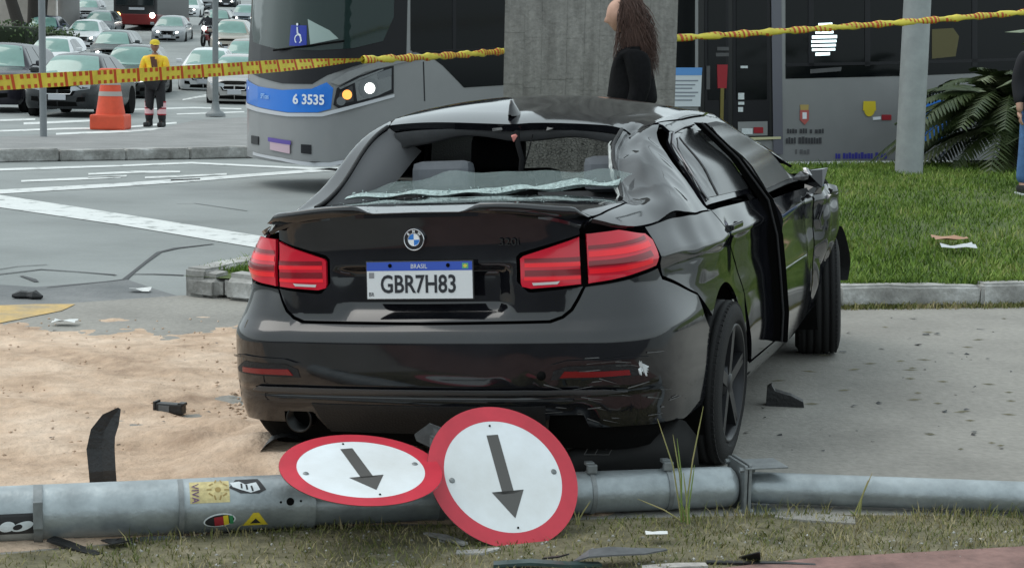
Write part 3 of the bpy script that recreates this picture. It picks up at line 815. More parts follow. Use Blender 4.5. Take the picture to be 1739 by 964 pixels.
# quarters, doors, wings
def qpanel(nm, poly, sg, par=car, **k): return panel(nm, poly if sg > 0 else mir(poly), lowR, M_BLK, par, D=DEF, **k)
beltpts = lambda y0, y1, n: [(float(sy(y)), float(CAR.belt(y))-.001) for y in np.linspace(y0, y1, n)]
for sg in (1, -1):
    q = [(sS+.004, .984), (sS+.20, .990), (LO-.03, .968), (LO+.014, .937), (LO+.006, .898), (LO-.02, .86), (LO+.02, .80), (float(sy(-.40)), .70), (float(sy(-.36)), .62)]
    q2 = [(sS+.004, .985)] + [(LO*0+a, b) for a, b in [(sS+.2, .991), (LO-.02, .972), (LO+.016, .945)]]
    qp = [(LO+.012, .983), (LO+.018, .935), (LO+.010, .895), (LO+.004, .848), (LO+.024, .80), (float(sy(-.40)), .705)] + arc(0, AZ, AR, 133, 18, 16) + [(float(sy(.39)), .60), (float(sy(.30)), .74), (float(sy(.16)), .86), (float(sy(.06)), .984)]
    qpanel('quarter_panel', qp, sg, h=.024)
    # shoulder and rear pillar over it
    ys_ = np.linspace(.055, -.56, 14); outer = [(float(CAR.edge_x(y))-.001, y) for y in ys_]
    cor = [(float(CAR.low(np.array([u]), np.array([.985]))[0, 0]), float(CAR.low(np.array([u]), np.array([.985]))[0, 1])) for u in np.linspace(float(sy(-.58)), sS+.012, 9)]
    pol = outer + cor + [(.605, -.95), (.625, -.80), (.64, -.50), (.655, -.435), (.555, .235), (.562, .30), (.605, .40), (.635, .30), (.69, .18), (.745, .06), (.79, .02), (.83, .03)]
    if sg > 0: pol = [{(.655, -.435): (.600, -.440), (.555, .235): (.492, .228), (.64, -.50): (.638, -.50)}.get(p, p) for p in pol]; k_ = pol.index((.492, .228)); pol.insert(k_+1, (.55, .252))
    panel('rear_pillar', pol if sg > 0 else mir(pol), upS, M_BLK, car, h=.017, D=DEF)
    sl = [(float(sy(.36)), .19), (float(sy(2.42)), .19), (float(sy(2.42)), .30), (float(sy(.44)), .31), (float(sy(.36)), .335)]
    qpanel('sill', sl, sg, h=.05)
    rd = [(float(sy(.065)), .983), (float(sy(.17)), .862), (float(sy(.31)), .745), (float(sy(.40)), .60), (float(sy(.42)), .45), (float(sy(.47)), .318), (float(sy(1.0)), .312), (float(sy(1.0)), .962)]
    dn = qpanel('rear_door', rd, sg, h=.03)
    fa = arc(2.81, AZ, .37, 168, 10, 14)
    fw = [(float(sy(2.12)), .31), (float(sy(2.12)), .935)] + beltpts(2.2, 3.25, 8) + [(float(sy(3.3)), .60), (float(sy(3.22)), .40)] + fa[::-1]
    o = qpanel('front_wing', fw, sg, h=.03)
    for (y_, z_) in ((.20, .90),):
        hb = Vector(DEF(CAR.low(np.array([float(sy(y_+.08))*sg]), np.array([z_])))[0])
        T_ = basis(hb+Vector((sg*.022, 0, 0)), (0, 1, 0), (0, 0, 1))
        b = MB(); b.box((0, 0, 0), (.20, .024, .018), 0, T_, b=.006); b.box((-.095, 0, -.012), (.03, .02, .03), 0, T_); b.box((.095, 0, -.012), (.03, .02, .03), 0, T_); b.build('door_handle', M_BLK, dn)
# front doors: the left one shut, the right one sprung open
def fdoor(sg, ang):
    fd = [(float(sy(1.008)), .312), (float(sy(2.11)), .312), (float(sy(2.11)), .935), (float(sy(1.008)), .962)]
    hinge = Vector(rollT(np.array([[sg*.88, 2.10, .6]]))[0])
    T_ = Matrix.Translation(hinge) @ Matrix.Rotation(ang, 4, 'Z') @ Matrix.Translation(-hinge) if ang else None
    d = panel('front_door', fd if sg > 0 else mir(fd), lowR, M_BLK, car, h=.035, D=DEF, rim=.02, T=T_)
    su = lambda a, b: CAR.sideup(a, b, sg)
    fr = [(1.008, .985), (2.10, .972), (2.02, 1.02), (1.85, 1.14), (1.66, 1.27), (1.5, 1.32), (1.25, 1.338), (.94, 1.338)]
    panel('window_frame', fr, su, M_BLKDULL, d, h=.04, D=DEF, T=T_, off=-.004)
    gl = [(1.04, 1.0), (2.02, .99), (1.83, 1.13), (1.63, 1.25), (1.48, 1.30), (1.25, 1.316), (.985, 1.316)]
    panel('window_glass', gl, su, M_TINT, d, h=.05, D=DEF, T=T_, off=.003, rim=.004)
    if ang:                                                    # thick inner edge of the open door
        edge = [(.0, .318), (.0, .45), (.0, .65), (.0, .80), (.0, .955), (-.045, 1.15), (-.075, 1.336)]
        rows = [[], [], [], []]
        for (dy, z_) in edge:
            if z_ < .96: p = CAR.low(np.array([float(sy(1.005))]), np.array([z_]))[0]
            else: p = CAR.sideup(np.array([1.0+dy*1.2]), np.array([min(z_, 1.336)]), 1)[0]
            p = DEF(p[None])[0]; th = .07 if z_ < .9 else (.06 if z_ < 1.0 else .05)
            for k, (ox, oy) in enumerate(((0.004, -.004), (-th, -.012), (-th, .03), (.0, .03))):
                rows[k].append(T_ @ Vector((p[0]+ox, p[1]+oy, p[2])))
        b = MB(); b.grid(rows+[rows[0]], smooth=False); b.build('door_edge', mat('black door seal', (.003, .003, .003), .95, spec=.05), d)
        b = MB(); lp = [Vector(rows[1][k])*.35+Vector(rows[0][k])*.65+Vector((0, -.006, 0)) for k in range(len(edge))]
        b.tube(lp, .006, 6); b.build('door_seal', M_BLKDULL, d)
    return d
fdoor(-1, 0); fdoor(1, rad(3.3))
for sg in (1, -1):                                            # rear door frames and glass, pillars
    su = lambda a, b, s_=sg: CAR.sideup(a, b, s_)
    dn = [o for o in car.children if o.name.startswith('rear_door')][0 if sg > 0 else 1]
    fr = [(.075, 1.0), (1.0, .985), (.93, 1.336), (.70, 1.332), (.42, 1.30), (.33, 1.262), (.20, 1.16), (.085, 1.045)]
    panel('window_frame', fr, su, M_BLK, dn, h=.03, D=DEF, off=-.002)
    gl = [(.13, 1.022), (.965, 1.004), (.90, 1.314), (.70, 1.310), (.46, 1.275), (.35, 1.228), (.22, 1.125), (.14, 1.045)]
    panel('window_glass', gl, su, M_TINT, dn, h=.03, D=DEF, off=.002, rim=.003)
    tb = [(.325, 1.02), (.345, 1.02), (.50, 1.275), (.48, 1.268)]
    panel('window_divider', tb, su, M_BLKDULL, dn, h=.03, gap=0, D=DEF, off=.005, rim=.003)
    tp = DEF(CAR.sideup(np.array([.13, .135, .20, .33, .45, .70, .91]), np.array([1.015, 1.05, 1.13, 1.245, 1.293, 1.320, 1.324]), sg))
    b = MB(); b.tube([Vector(p)+Vector((sg*.004, 0, .002)) for p in tp], .005, 6); b.build('window_trim', mat('satin window trim', (.16, .16, .17), .3, .7), dn)
    bp = [(.955, .97), (1.02, .97), (.97, 1.335), (.91, 1.335)]
    panel('centre_pillar', bp, su, M_BLKDULL, car, h=.05, D=DEF, off=-.012)
    ap = [(.592, .415), (.599, .6), (.604, .8), (.604, 1.25), (.579, 1.5), (.60, 1.65), (.70, 2.15), (.785, 2.14), (.705, 1.75), (.662, 1.5), (.648, 1.25), (.645, .9), (.645, .6), (.64, .43)]
    panel('roof_rail', ap if sg > 0 else mir(ap), upS, M_BLK, car, h=.025, D=DEF)
# roof, bonnet, cowl, windscreen
rf = [(.555, .262), (.567, .31), (.588, .42), (.595, .60), (.60, .80), (.60, 1.25), (.575, 1.50), (0, 1.60)]
rp = [(0, .235), (.25, .242)] + rf
roof = panel('roof', rp + [(-a, b) for a, b in reversed(rp[1:-1])], upS, M_BLK, car, h=.028, D=DEF, rim=.03)
bn = [(0, 2.36), (.60, 2.30), (.74, 2.25), (.80, 2.5), (.78, 3.0), (.64, 3.34), (0, 3.46)]
panel('bonnet', bn + [(-a, b) for a, b in reversed(bn[1:-1])], upS, M_BLK, car, h=.06, D=DEF)
M_SHAT = bpy.data.materials.new('crazed windscreen'); M_SHAT.use_nodes = True
nt = M_SHAT.node_tree; bb = nt.nodes['Principled BSDF']; bb.inputs['Roughness'].default_value = .35
vo = nt.nodes.new('ShaderNodeTexVoronoi'); vo.feature = 'DISTANCE_TO_EDGE'; vo.inputs['Scale'].default_value = 48
ge = nt.nodes.new('ShaderNodeNewGeometry'); nt.links.new(ge.outputs['Position'], vo.inputs['Vector'])
rp_ = nt.nodes.new('ShaderNodeValToRGB'); rp_.color_ramp.elements[0].color = (.26, .28, .28, 1); rp_.color_ramp.elements[1].color = (.12, .125, .125, 1); rp_.color_ramp.elements[1].position = .09
nt.links.new(vo.outputs['Distance'], rp_.inputs['Fac']); nt.links.new(rp_.outputs['Color'], bb.inputs['Base Color'])
mr = nt.nodes.new('ShaderNodeMapRange'); mr.inputs['From Max'].default_value = .08; mr.inputs['To Min'].default_value = .95; mr.inputs['To Max'].default_value = .45
nt.links.new(vo.outputs['Distance'], mr.inputs['Value']); nt.links.new(mr.outputs['Result'], bb.inputs['Alpha'])
ws = [(0, 1.615), (.52, 1.52), (.70, 2.15), (0, 2.34)]
panel('windscreen', ws + [(-a, b) for a, b in reversed(ws[1:-1])], upS, M_SHAT, car, h=.05, D=DEF, off=-.01)
fbp = [(float(sy(3.2)), .22), (CAR.S1, .22), (CAR.S1, .66), (float(sy(3.32)), .62)]
for sg in (1, -1): qpanel('front_bumper', fbp, sg, h=.06)
# aerial fin
fp = rollT(bend(CAR.up(np.array([-.03]), np.array([.40]))))[0]
b = MB()
prof = [(-.075, 0), (-.066, .040), (-.052, .060), (-.036, .062), (-.005, .040), (.045, .014), (.085, 0)]
L_, Rr_, = [], []
rows = []
for (yy, zz) in prof:
    wd = .004+.026*max(0, 1-abs(yy-.0)/.09)
    rows.append([(-wd, yy, -.006), (-wd*.55, yy, zz*.6), (-.003, yy, zz), (.003, yy, zz), (wd*.55, yy, zz*.6), (wd, yy, -.006)])
T_ = ROLLM.to_3x3().to_4x4(); T_.translation = Vector(fp)
b.grid(rows, T=T_); b.build('aerial_fin', M_BLK, roof)

# dark shell behind the gaps, wheel housings, floor
b = MB()
us = np.linspace(-CAR.S1, CAR.S1, 161); zs_ = np.linspace(.20, .955, 18)
Ug, Zg = np.meshgrid(us, zs_)
Pg = CAR.low(Ug.ravel(), Zg.ravel()); Ng = np.stack([np.interp(np.abs(Ug.ravel()), CAR.s, CAR.N[:, 0])*np.sign(Ug.ravel()+1e-9), np.interp(np.abs(Ug.ravel()), CAR.s, CAR.N[:, 1])], 1)
Pb = bend(Pg); Pb[:, :2] -= Ng*.034
Pr = rollT(Pb); nc = len(us); fsx = []
for i in range(len(zs_)-1):
    for j in range(nc-1):
        k = i*nc+j; c_ = Pg[[k, k+1, k+nc, k+nc+1]].mean(0)
        if abs(c_[0]) > .5 and (math.hypot(c_[1], c_[2]-AZ) < .42 or math.hypot(c_[1]-2.81, c_[2]-AZ) < .43): continue
        if c_[0] > .5 and .9 < c_[1] < 2.3 and c_[2] > .3: continue
        fsx.append((k, k+1, k+nc+1, k+nc))
b.add([tuple(p) for p in Pr], fsx)
fl = rollT(np.array([[-.70, -.80, .27], [.70, -.80, .25], [.80, 3.3, .2], [-.80, 3.3, .2]])); b.add([tuple(p) for p in fl], [(0, 1, 2, 3)])
b.build('inner_shell', M_DARK, car)
for sg in (1, -1):
    for yc in (0, 2.81):
        b = MB(); rows = []
        for xx in (.50, .862):
            rows.append([tuple(rollT(np.array([[sg*xx, yc+.372*math.cos(t), AZ+.372*math.sin(t)]]))[0]) for t in np.linspace(-.5, math.pi+.5, 22)])
        b.grid(rows, smooth=False); b.build('wheel_housing', M_DARK, car)

# wheels stand on the ground although the body leans
def wheel(sg, x, y, yaw=0.0, R_=.325, W=.235, lean=0.0, sink=0.0):
    T_ = Matrix.Translation((x, y, R_-sink)) @ Matrix.Rotation(yaw, 4, 'Z') @ Matrix.Rotation(lean, 4, 'Y')
    w2 = W/2; r0 = .235
    prof = [(r0, -w2+.012), (r0+.012, -w2), (r0+.05, -w2-.004), (R_-.03, -w2+.006), (R_-.010, -w2+.018), (R_-.001, -w2+.034)]
    for gx_ in (-.062, -.022, .022, .062):
        prof += [(R_, gx_-.006), (R_-.009, gx_-.004), (R_-.009, gx_+.004), (R_, gx_+.006)]
    prof += [(R_-.001, w2-.034), (R_-.010, w2-.018), (R_-.03, w2-.006), (R_-.075, w2+.004), (r0+.012, w2), (r0, w2-.012)]
    b = MB(); b.lathe(prof, 72, 'x', T=T_); 
    for k in range(72):                                        # shoulder sipes
        q = 2*math.pi*k/72
        for sd2 in (-1, 1):
            Tq = T_ @ Matrix.Rotation(q, 4, 'X')
            b.box((sd2*(w2-.026), 0, R_-.0092), (.022, .020, .0085), 0, Tq)
    wh = b.build('wheel', M_RUB, car)
    b = MB(); o_ = sg
    b.lathe([(.236, o_*(w2-.010)), (.232, o_*(w2-.002)), (.224, o_*(w2-.004)), (.216, o_*(w2-.03)), (.20, o_*(w2-.10)), (.20, -o_*(w2-.02))], 48, 'x', T=T_)
    for k in range(5):
        for dq in (-.21, .21):
            q = 2*math.pi*k/5+dq
            Tq = T_ @ Matrix.Rotation(q, 4, 'X')
            a_, c_ = -.5*dq, 0
            vs = [(o_*(w2-.018), -.016, .04), (o_*(w2-.018), .016, .04), (o_*(w2-.008), .010+dq*.16, .222), (o_*(w2-.008), -.010+dq*.16, .222),
                  (o_*(w2-.06), -.020, .04), (o_*(w2-.06), .020, .04), (o_*(w2-.04), .016+dq*.18, .222), (o_*(w2-.04), -.016+dq*.18, .222)]
            b.add(vs, [(0, 1, 2, 3), (7, 6, 5, 4), (0, 4, 5, 1), (1, 5, 6, 2), (2, 6, 7, 3), (3, 7, 4, 0)], 0, False, Tq)
    b.lathe([(.0, o_*(w2-.012)), (.034, o_*(w2-.013)), (.04, o_*(w2-.02)), (.075, o_*(w2-.024)), (.078, o_*(w2-.07))], 24, 'x', T=T_)
    b.build('rim', M_RIM, wh)
    b = MB(); b.lathe([(.17, o_*.0), (.17, o_*.022), (.07, o_*.022), (.07, 0)], 32, 'x', T=T_); b.build('brake_disc', mat('brake steel', (.12, .115, .11), .45, .8), wh)
    return wh
wheel(1, .775, -.01); wheel(-1, -.765, -.01, sink=.03); wheel(-1, -.76, 2.80, sink=.03)
wheel(1, .79, 2.80, yaw=rad(9.5), lean=rad(-3))
# torn liner behind the front wheel
b = MB(); rows = []
for xx in (.83, .925):
    rows.append([tuple(rollT(np.array([[xx+.02*math.sin(4*t), 2.81+.41*math.cos(t)+.02*math.sin(9*t), AZ+.41*math.sin(t)]]))[0]) for t in np.linspace(.0, .9, 10)])
b.grid(rows); b.build('torn_liner', M_BLKDULL, car)
# crushed lumps and torn metal at the front wing, mirror housing hanging
M_TORN = mat('torn bare metal', (.30, .30, .31), .35, .8, var=.5, vscale=40)
rs = random.Random(21)
def shard(nm, c, sc_, m_, par, n=7, seed=0):
    r_ = random.Random(seed); bm = bmesh.new()
    for k in range(n*2): bm.verts.new(Vector((r_.uniform(-1, 1)*sc_[0], r_.uniform(-1, 1)*sc_[1], r_.uniform(-1, 1)*sc_[2]))+Vector(c))
    bmesh.ops.convex_hull(bm, input=bm.verts[:])
    me = bpy.data.meshes.new(nm); bm.to_mesh(me); bm.free()
    return link(nm, me, par, m_)
def bpt(x, y, z): return Vector(rollT(np.array([[x, y, z]]))[0])
def ribbon(nm, pts, w, m_, par, up_=(0, 0, 1), seed=0):
    r_ = random.Random(seed); P = [Vector(p) for p in pts]; A, B_ = [], []
    for i, p in enumerate(P):
        t = (P[min(i+1, len(P)-1)]-P[max(0, i-1)]).normalized(); n = t.cross(Vector(up_)).normalized()
        ww = (w if not isinstance(w, (list, tuple)) else w[i]); n = (n+Vector((r_.uniform(-.3, .3), r_.uniform(-.3, .3), r_.uniform(-.3, .3)))).normalized()
        A.append(p+n*ww); B_.append(p-n*ww)
    b = MB(); b.grid([A, [((a+c)/2+Vector((0, 0, .004))) for a, c in zip(A, B_)], B_], smooth=False)
    return b.build(nm, m_, par)
shard('mirror_housing', bpt(.93, 2.02, .985), (.075, .07, .055), M_BLK, car, 9, 3)
shard('mirror_housing', bpt(.90, 2.22, .93), (.05, .12, .05), M_BLK, car, 9, 8)
shard('torn_metal', bpt(.88, 1.95, 1.00), (.05, .03, .03), M_TORN, car, 6, 4)
shard('torn_metal', bpt(.90, 2.12, .90), (.015, .10, .018), M_TORN, car, 6, 14)
for k, (x_, y_, z_) in enumerate(((.92, 1.85, 1.01), (.90, 2.05, .93), (.93, 2.25, .86), (.91, 2.32, .74), (.95, 2.45, .90), (.92, 2.15, .80))):
    p = bpt(x_, y_, z_); ribbon('torn_strip', [p+Vector((rs.uniform(-.03, .03), t*.05, rs.uniform(-.05, .05))) for t in range(4)], [.006, .018, .014, .002], M_TORN if k % 2 == 0 else M_BLK, car, seed=k)
tp_ = [Vector(rollT(bend(CAR.up(np.array([.596-.108*(t*.8)]), np.array([-.435+.665*t*.8]))))[0])+Vector((-.012+.006*math.sin(11*t), -.01, -.004+.004*math.sin(17*t))) for t in np.linspace(0, 1, 14)]
ribbon('torn_strip', tp_, [.003+.008*abs(math.sin(k*1.3)) for k in range(14)], mat('pale pillar trim', (.36, .38, .37), .5, var=.4, vscale=25), car, seed=4, up_=(0, 1, 0))

# inside: headlining, parcel shelf, seats, shelf lamp
M_INT = mat('black interior', (.008, .008, .009), .8, spec=.2)
b = MB(); gxs, gys = np.linspace(-.5, .5, 15), np.linspace(.28, 1.5, 12); rows = []
for y_ in gys:
    r_ = CAR.up(gxs, np.full(15, y_)); r_ = bend(r_); r_[:, 2] -= .035+.012*np.abs(np.sin(gxs*7))*(y_ < .5); rows.append([tuple(p) for p in rollT(r_)])
b.grid(rows); b.build('headlining', M_GREYIN, car)
rows = []
for k, t in enumerate(np.linspace(-1, 1, 25)):                 # padded rim hanging along the top and sides of the opening
    x_ = .53*t; w_ = abs(t)
    top_ = np.array([[x_, .262-.02*w_, 0]]); top_[0, 2] = CAR.up(top_[:, 0], top_[:, 1])[0, 2]-.030
    drop = .038+.012*math.sin(7*t+1)+.05*max(0, w_-.9)*10*.3
    rows.append([tuple(rollT(bend(top_))[0]), tuple(rollT(bend(top_+np.array([[0, .012, -drop]])))[0]), tuple(rollT(bend(top_+np.array([[0, .06, -drop-.006]])))[0])])
b = MB(); b.grid(rows); b.build('headlining_edge', M_GREYIN, car)
for sg in (1, -1):
    pts = [CAR.up(np.array([sg*(.665-.11*t)]), np.array([-.40+.66*t]))[0] for t in np.linspace(0, 1, 12)]
    b = MB(); rows = []
    for p in pts:
        q = np.array([p+np.array([-sg*.0, 0, -.012]), p+np.array([-sg*.05, .03, -.055]), p+np.array([-sg*.06, .16, -.10])]); rows.append([tuple(v) for v in rollT(bend(q))])
    b.grid(rows); b.build('pillar_trim', mat('grey pillar trim', (.13, .13, .135), .7), car)
sh = rollT(np.array([[-.66, -.44, 1.045], [.66, -.44, 1.045], [.60, .22, 1.03], [-.60, .22, 1.03]]))
b = MB(); b.add([tuple(p) for p in sh], [(0, 1, 2, 3)]); b.build('parcel_shelf', M_INT, car)
T_ = ROLLM.copy()
def seatpiece(nm, c, d, m_, tilt=0, bv=.03):
    b = MB(); b.box((0, 0, 0), d, 0, ROLLM @ Matrix.Translation(c) @ Matrix.Rotation(tilt, 4, 'X'), b=bv); return b.build(nm, m_, car)
seatpiece('rear_seat_back', (0, .26, .80), (1.25, .14, .52), M_SEAT, rad(-18), .05)
M_HR = mat('grey headrest', (.11, .12, .135), .75, var=.12, vscale=12)
for x_ in (-.36, .40): seatpiece('headrest', (x_, .24, 1.125), (.27, .10, .15), M_HR, rad(-10), .04)
for x_ in (-.37, .37):
    seatpiece('front_seat_back', (x_, 1.12, .82), (.48, .14, .62), M_INT, rad(-20), .06); seatpiece('headrest', (x_, 1.00, 1.20), (.26, .10, .17), M_INT, rad(-12), .04)
b = MB()                                                       # black seat hump in the middle and the hanging lamp wires
hp = [(-.085, 0), (-.078, .07), (-.058, .10), (.055, .10), (.078, .07), (.088, 0)]
b.prism([(x, z) for x, z in hp], -.03, .03, 0, ROLLM @ Matrix.Translation((.0, .12, 1.05)) @ Matrix.Rotation(rad(90), 4, 'X')); b.build('centre_headrest', mat('black fabric', (.003, .003, .003), .9, spec=.1), car)
b = MB(); b.tube([bpt(-.01, .20, 1.315), bpt(.0, .18, 1.26), bpt(.018, .17, 1.20), bpt(.01, .17, 1.14)], .012, 6); b.tube([bpt(.06, .20, 1.30), bpt(.045, .19, 1.24), bpt(.03, .18, 1.19)], .003, 5); b.build('hanging_wires', M_INT, car)
shard('hanging_lamp', bpt(-.015, .185, 1.285), (.022, .012, .022), mat('pink lamp lens', (.55, .19, .16), .4), car, 6, 6)
shard('torn_clip', bpt(-.10, .22, 1.325), (.03, .01, .012), M_SCR, car, 6, 9); shard('torn_clip', bpt(.13, .22, 1.315), (.02, .01, .012), M_SCR, car, 6, 12)
# the fallen sheet of rear glass
M_GLASS = mat('crazed green glass', (.30, .40, .39), .18, trans=.55, alpha=.55, bump=.6, bscale=90, ior=1.3)
M_GEDGE = mat('broken glass edge', (.40, .50, .49), .3, var=.35, vscale=60, bump=.8, bscale=150)
rows = [[], [], [], []]
for k, t in enumerate(np.linspace(0, 1, 40)):
    x_ = -.50+1.06*t; yb = -.47+.16*t; zb = 1.093+.018*t+.004*math.sin(9*t)
    hgt = (.02+.085*math.sin(min(1, t*1.6)*math.pi*.6)**1.2*(1-.75*t))*(1+.10*math.sin(23*t))
    for i, (a_, q_) in enumerate(((0, 0), (.33, .02), (.66, .03), (1.0, .045))):
        rows[i].append(tuple(rollT(np.array([[x_+.02*a_, yb+.20*a_*(1-.3*t)+.008*math.sin(14*t+4*a_), zb+hgt*a_+.005*math.sin(31*t+5*a_)]]))[0]))
b = MB(); b.grid(rows); b.build('rear_glass', M_GLASS, car)
rs = random.Random(3)
low_pts = [Vector(p) for p in rows[0]]
A, B_, C_ = [], [], []
for k, p in enumerate(low_pts):
    w = .004+.016*abs(math.sin(k*.33+.5))*(0.4+k/40)+rs.uniform(0, .004)
    A.append(p+Vector((0, 0, -w*.55))); B_.append(p+Vector((0, -.012-rs.uniform(0, .006), 0))); C_.append(p+Vector((0, .01, w)))
b = MB(); b.grid([A, B_, C_], smooth=False); b.build('broken_glass_edge', M_GEDGE, car)
b = MB()
for k in range(70):
    t = rs.random()**.7; p = low_pts[int(t*39)]+Vector((rs.uniform(-.02, .02), rs.uniform(-.03, .06), rs.uniform(-.002, .02))); s_ = rs.uniform(.003, .011)
    q = [p+Vector((rs.uniform(-s_, s_), rs.uniform(-s_, s_), rs.uniform(-s_, s_))) for _ in range(4)]; b.add(q, [(0, 1, 2), (0, 2, 3), (0, 3, 1), (1, 3, 2)])
for k in range(120):
    xx, yy = rs.uniform(-.5, .6), rs.uniform(-.93, -.5); p = Vector(DEF(CAR.up(np.array([xx]), np.array([yy])))[0])+Vector((0, 0, .002)); s_ = rs.uniform(.002, .006)
    q = [p+Vector((rs.uniform(-s_, s_), rs.uniform(-s_, s_), rs.uniform(0, s_))) for _ in range(4)]; b.add(q, [(0, 1, 2), (0, 2, 3), (0, 3, 1), (1, 3, 2)])
o = b.build('glass_crumbs', M_GEDGE, car); o['kind'] = 'stuff'
# window seal round the opening
for sg in (1, -1):
    pts = [bend(CAR.up(np.array([sg*((.650-.098*t) if sg < 0 else (.596-.104*t))]), np.array([-.43+.665*t])))[0] for t in np.linspace(0, 1, 16)]
    b = MB(); b.tube([Vector(rollT(p[None])[0])+Vector((0, -.003, .003)) for p in pts], .008, 6); b.build('window_seal', M_BLKDULL, car)
# ================================================================== fallen traffic pole, its two signs, wreckage
M_GALV = ground_mat('galvanised steel', [(0.3, (.22, .245, .255)), (0.55, (.33, .365, .38)), (0.75, (.43, .47, .48))], 5.0, 8, 0.42, 0.12, 60, (14, .12))
bsdf(M_GALV).inputs['Metallic'].default_value = 0.55
M_GALVD = mat('dull steel bracket', (.20, .215, .22), .5, .5, var=.25, vscale=14)
def gv(px, py, z): v = gpt(px, py, z); return Vector((v.x, v.y, z))
pole = thing('fallen_pole', 'fallen galvanised traffic pole lying across the pavement behind the black car', 'pole', gv(500, 850, 0))
def wpart(mb_, name, m_, root, fix=True):
    o = mb_.build(name, m_, root, fix); 
    o.matrix_parent_inverse = Matrix.Translation(-Vector(root.location)); return o
PA, PB = gv(-140, 879, .092), gv(528, 849, .092)
b = MB(); b.tube([PA, (PA+PB)/2, PB], .090, 36); b.tube([PB-(PB-PA).normalized()*.02, PB+(PB-PA).normalized()*.004], .0935, 36); wpart(b, 'base_section', M_GALV, pole)
PC0, PC = PB+Vector((0, 0, -.012)), gv(1246, 825, .078)
dC = (PC-PC0).normalized()
b = MB(); b.tube([PC0-dC*.05, PC0.lerp(PC, .5), PC-dC*.03, PC-dC*.012, PC], [.074, .073, .072, .068, .055], 36); wpart(b, 'middle_section', M_GALV, pole)
jn = PC0.lerp(PC, .29)
b = MB(); b.tube([jn-dC*.012, jn+dC*.012], .0765, 36); wpart(b, 'joint_ring', M_GALVD, pole)
PD, PE = PC+dC*.035, gv(1990, 852, .058)
PD = Vector((PD.x, PD.y+.03, .066))
dE = (PE-PD).normalized()
b = MB(); b.tube([PD-dE*.005, PD+dE*.012, PD+dE*.05, PD.lerp(PE, .5), PE], [.040, .054, .056, .055, .054], 32); wpart(b, 'arm_section', M_GALV, pole)
Tj = basis(PC+dC*.018, dC, (0, 0, 1))
b = MB()
b.box((-.006, 0, 0), (.012, .185, .17), 0, Tj, b=.003); b.box((.010, .004, 0), (.012, .185, .17), 0, Tj, b=.003)
for a_ in (-1, 1):
    for c_ in (-1, 1): b.tube([Tj @ Vector((-.026, a_*.075, c_*.068)), Tj @ Vector((.03, a_*.075, c_*.068))], .010, 6, smooth=False)
b.box((.07, .083, .02), (.16, .006, .14), 0, Tj, b=.002); b.box((.06, -.080, .02), (.14, .006, .12), 0, Tj, b=.002)
wpart(b, 'flange', M_GALVD, pole)
for t_, bs in ((PC0.lerp(PC, .645), 1), (PC0.lerp(PC, .83), 1)):
    b = MB(); b.tube([t_-dC*.008, t_+dC*.008], .0765, 32); Tb = basis(t_, dC, (0, 0, 1)); b.box((0, .088, .02), (.035, .03, .02), 0, Tb, b=.003); b.box((0, .10, -.012), (.03, .012, .03), 0, Tb, b=.002)
    wpart(b, 'clamp_band', M_GALVD, pole)
tb = gv(65, 872, .092); dA = (PB-PA).normalized()
b = MB(); b.tube([tb-dA*.014, tb+dA*.014], .0945, 36); Tb = basis(tb, dA, (0, 0, 1)); b.box((.0, .02, .095), (.03, .09, .012), 0, Tb, b=.003); wpart(b, 'clamp_band', M_GALVD, pole)
tb2 = gv(306, 861, .092)
b = MB(); b.tube([tb2-dA*.008, tb2+dA*.008], .0925, 36); wpart(b, 'clamp_band', M_GALVD, pole)
# holes
def on_pole(px, py, A, B_, r, lift=.001):
    """point and frame on the camera side of the tube under a pixel"""
    o = Vector((0, 0, CH)); d = ray(px, py).normalized(); ax = (B_-A).normalized()
    w = o-A; d2 = d-ax*d.dot(ax); w2 = w-ax*w.dot(ax)
    qa, qb, qc = d2.dot(d2), 2*d2.dot(w2), w2.dot(w2)-r*r
    t = (-qb-math.sqrt(max(0, qb*qb-4*qa*qc)))/(2*qa); P = o+d*t
    n = (P-A)-ax*(P-A).dot(ax); n.normalize()
    return P+n*lift, n, ax
for (px_, py_, r_) in ((493, 851, .013), (477, 852, .004), (511, 850, .004)):
    P, n, ax = on_pole(px_, py_, PA, PB, .090); b = MB(); b.lathe([(0, 0), (r_, 0)], 16, 'z', T=basis(P, ax, n.cross(ax))); wpart(b, 'bolt_hole', M_DARK, pole)
# stickers wrapped on the tube
def sticker(nm, px, py, w, h, m_, rot=0.0, lift=.0012, A=PA, B_=PB, r=.090, shape=None):
    P, n, ax = on_pole(px, py, A, B_, r, 0)
    foot = A+ax*(P-A).dot(ax); tg = n.cross(ax)*-1
    if tg.z < 0: tg = -tg
    pts = shape or [(-.5, -.5), (.5, -.5), (.5, .5), (-.5, .5)]
    P2, T2 = tri_fill([(x*w, y*h) for x, y in pts], min(w, h)/4)
    b = MB(); vs = []
    for (u, v) in P2:
        uu, vv = u*math.cos(rot)-v*math.sin(rot), u*math.sin(rot)+v*math.cos(rot)
        a_ = vv/r; vs.append(foot+ax*uu*(1 if ax.x > 0 else -1)+(n*math.cos(a_)+tg*math.sin(a_))*(r+lift))
    b.add(vs, T2); return wpart(b, nm, m_, pole)
M_SY = mat('sticker cream', (.62, .52, .25), .6, c2=(.40, .33, .16), vscale=55); M_SW = mat('sticker white', (.60, .64, .66), .5, var=.1, vscale=40)
M_SK = mat('sticker black', (.02, .02, .022), .5); M_SR = mat('sticker red', (.30, .02, .03), .5); M_SG = mat('sticker yellow', (.60, .46, .03), .5); M_SP = mat('sticker violet ink', (.10, .04, .13), .6)
sticker('sticker', 356, 833, .128, .082, M_SY, 0)
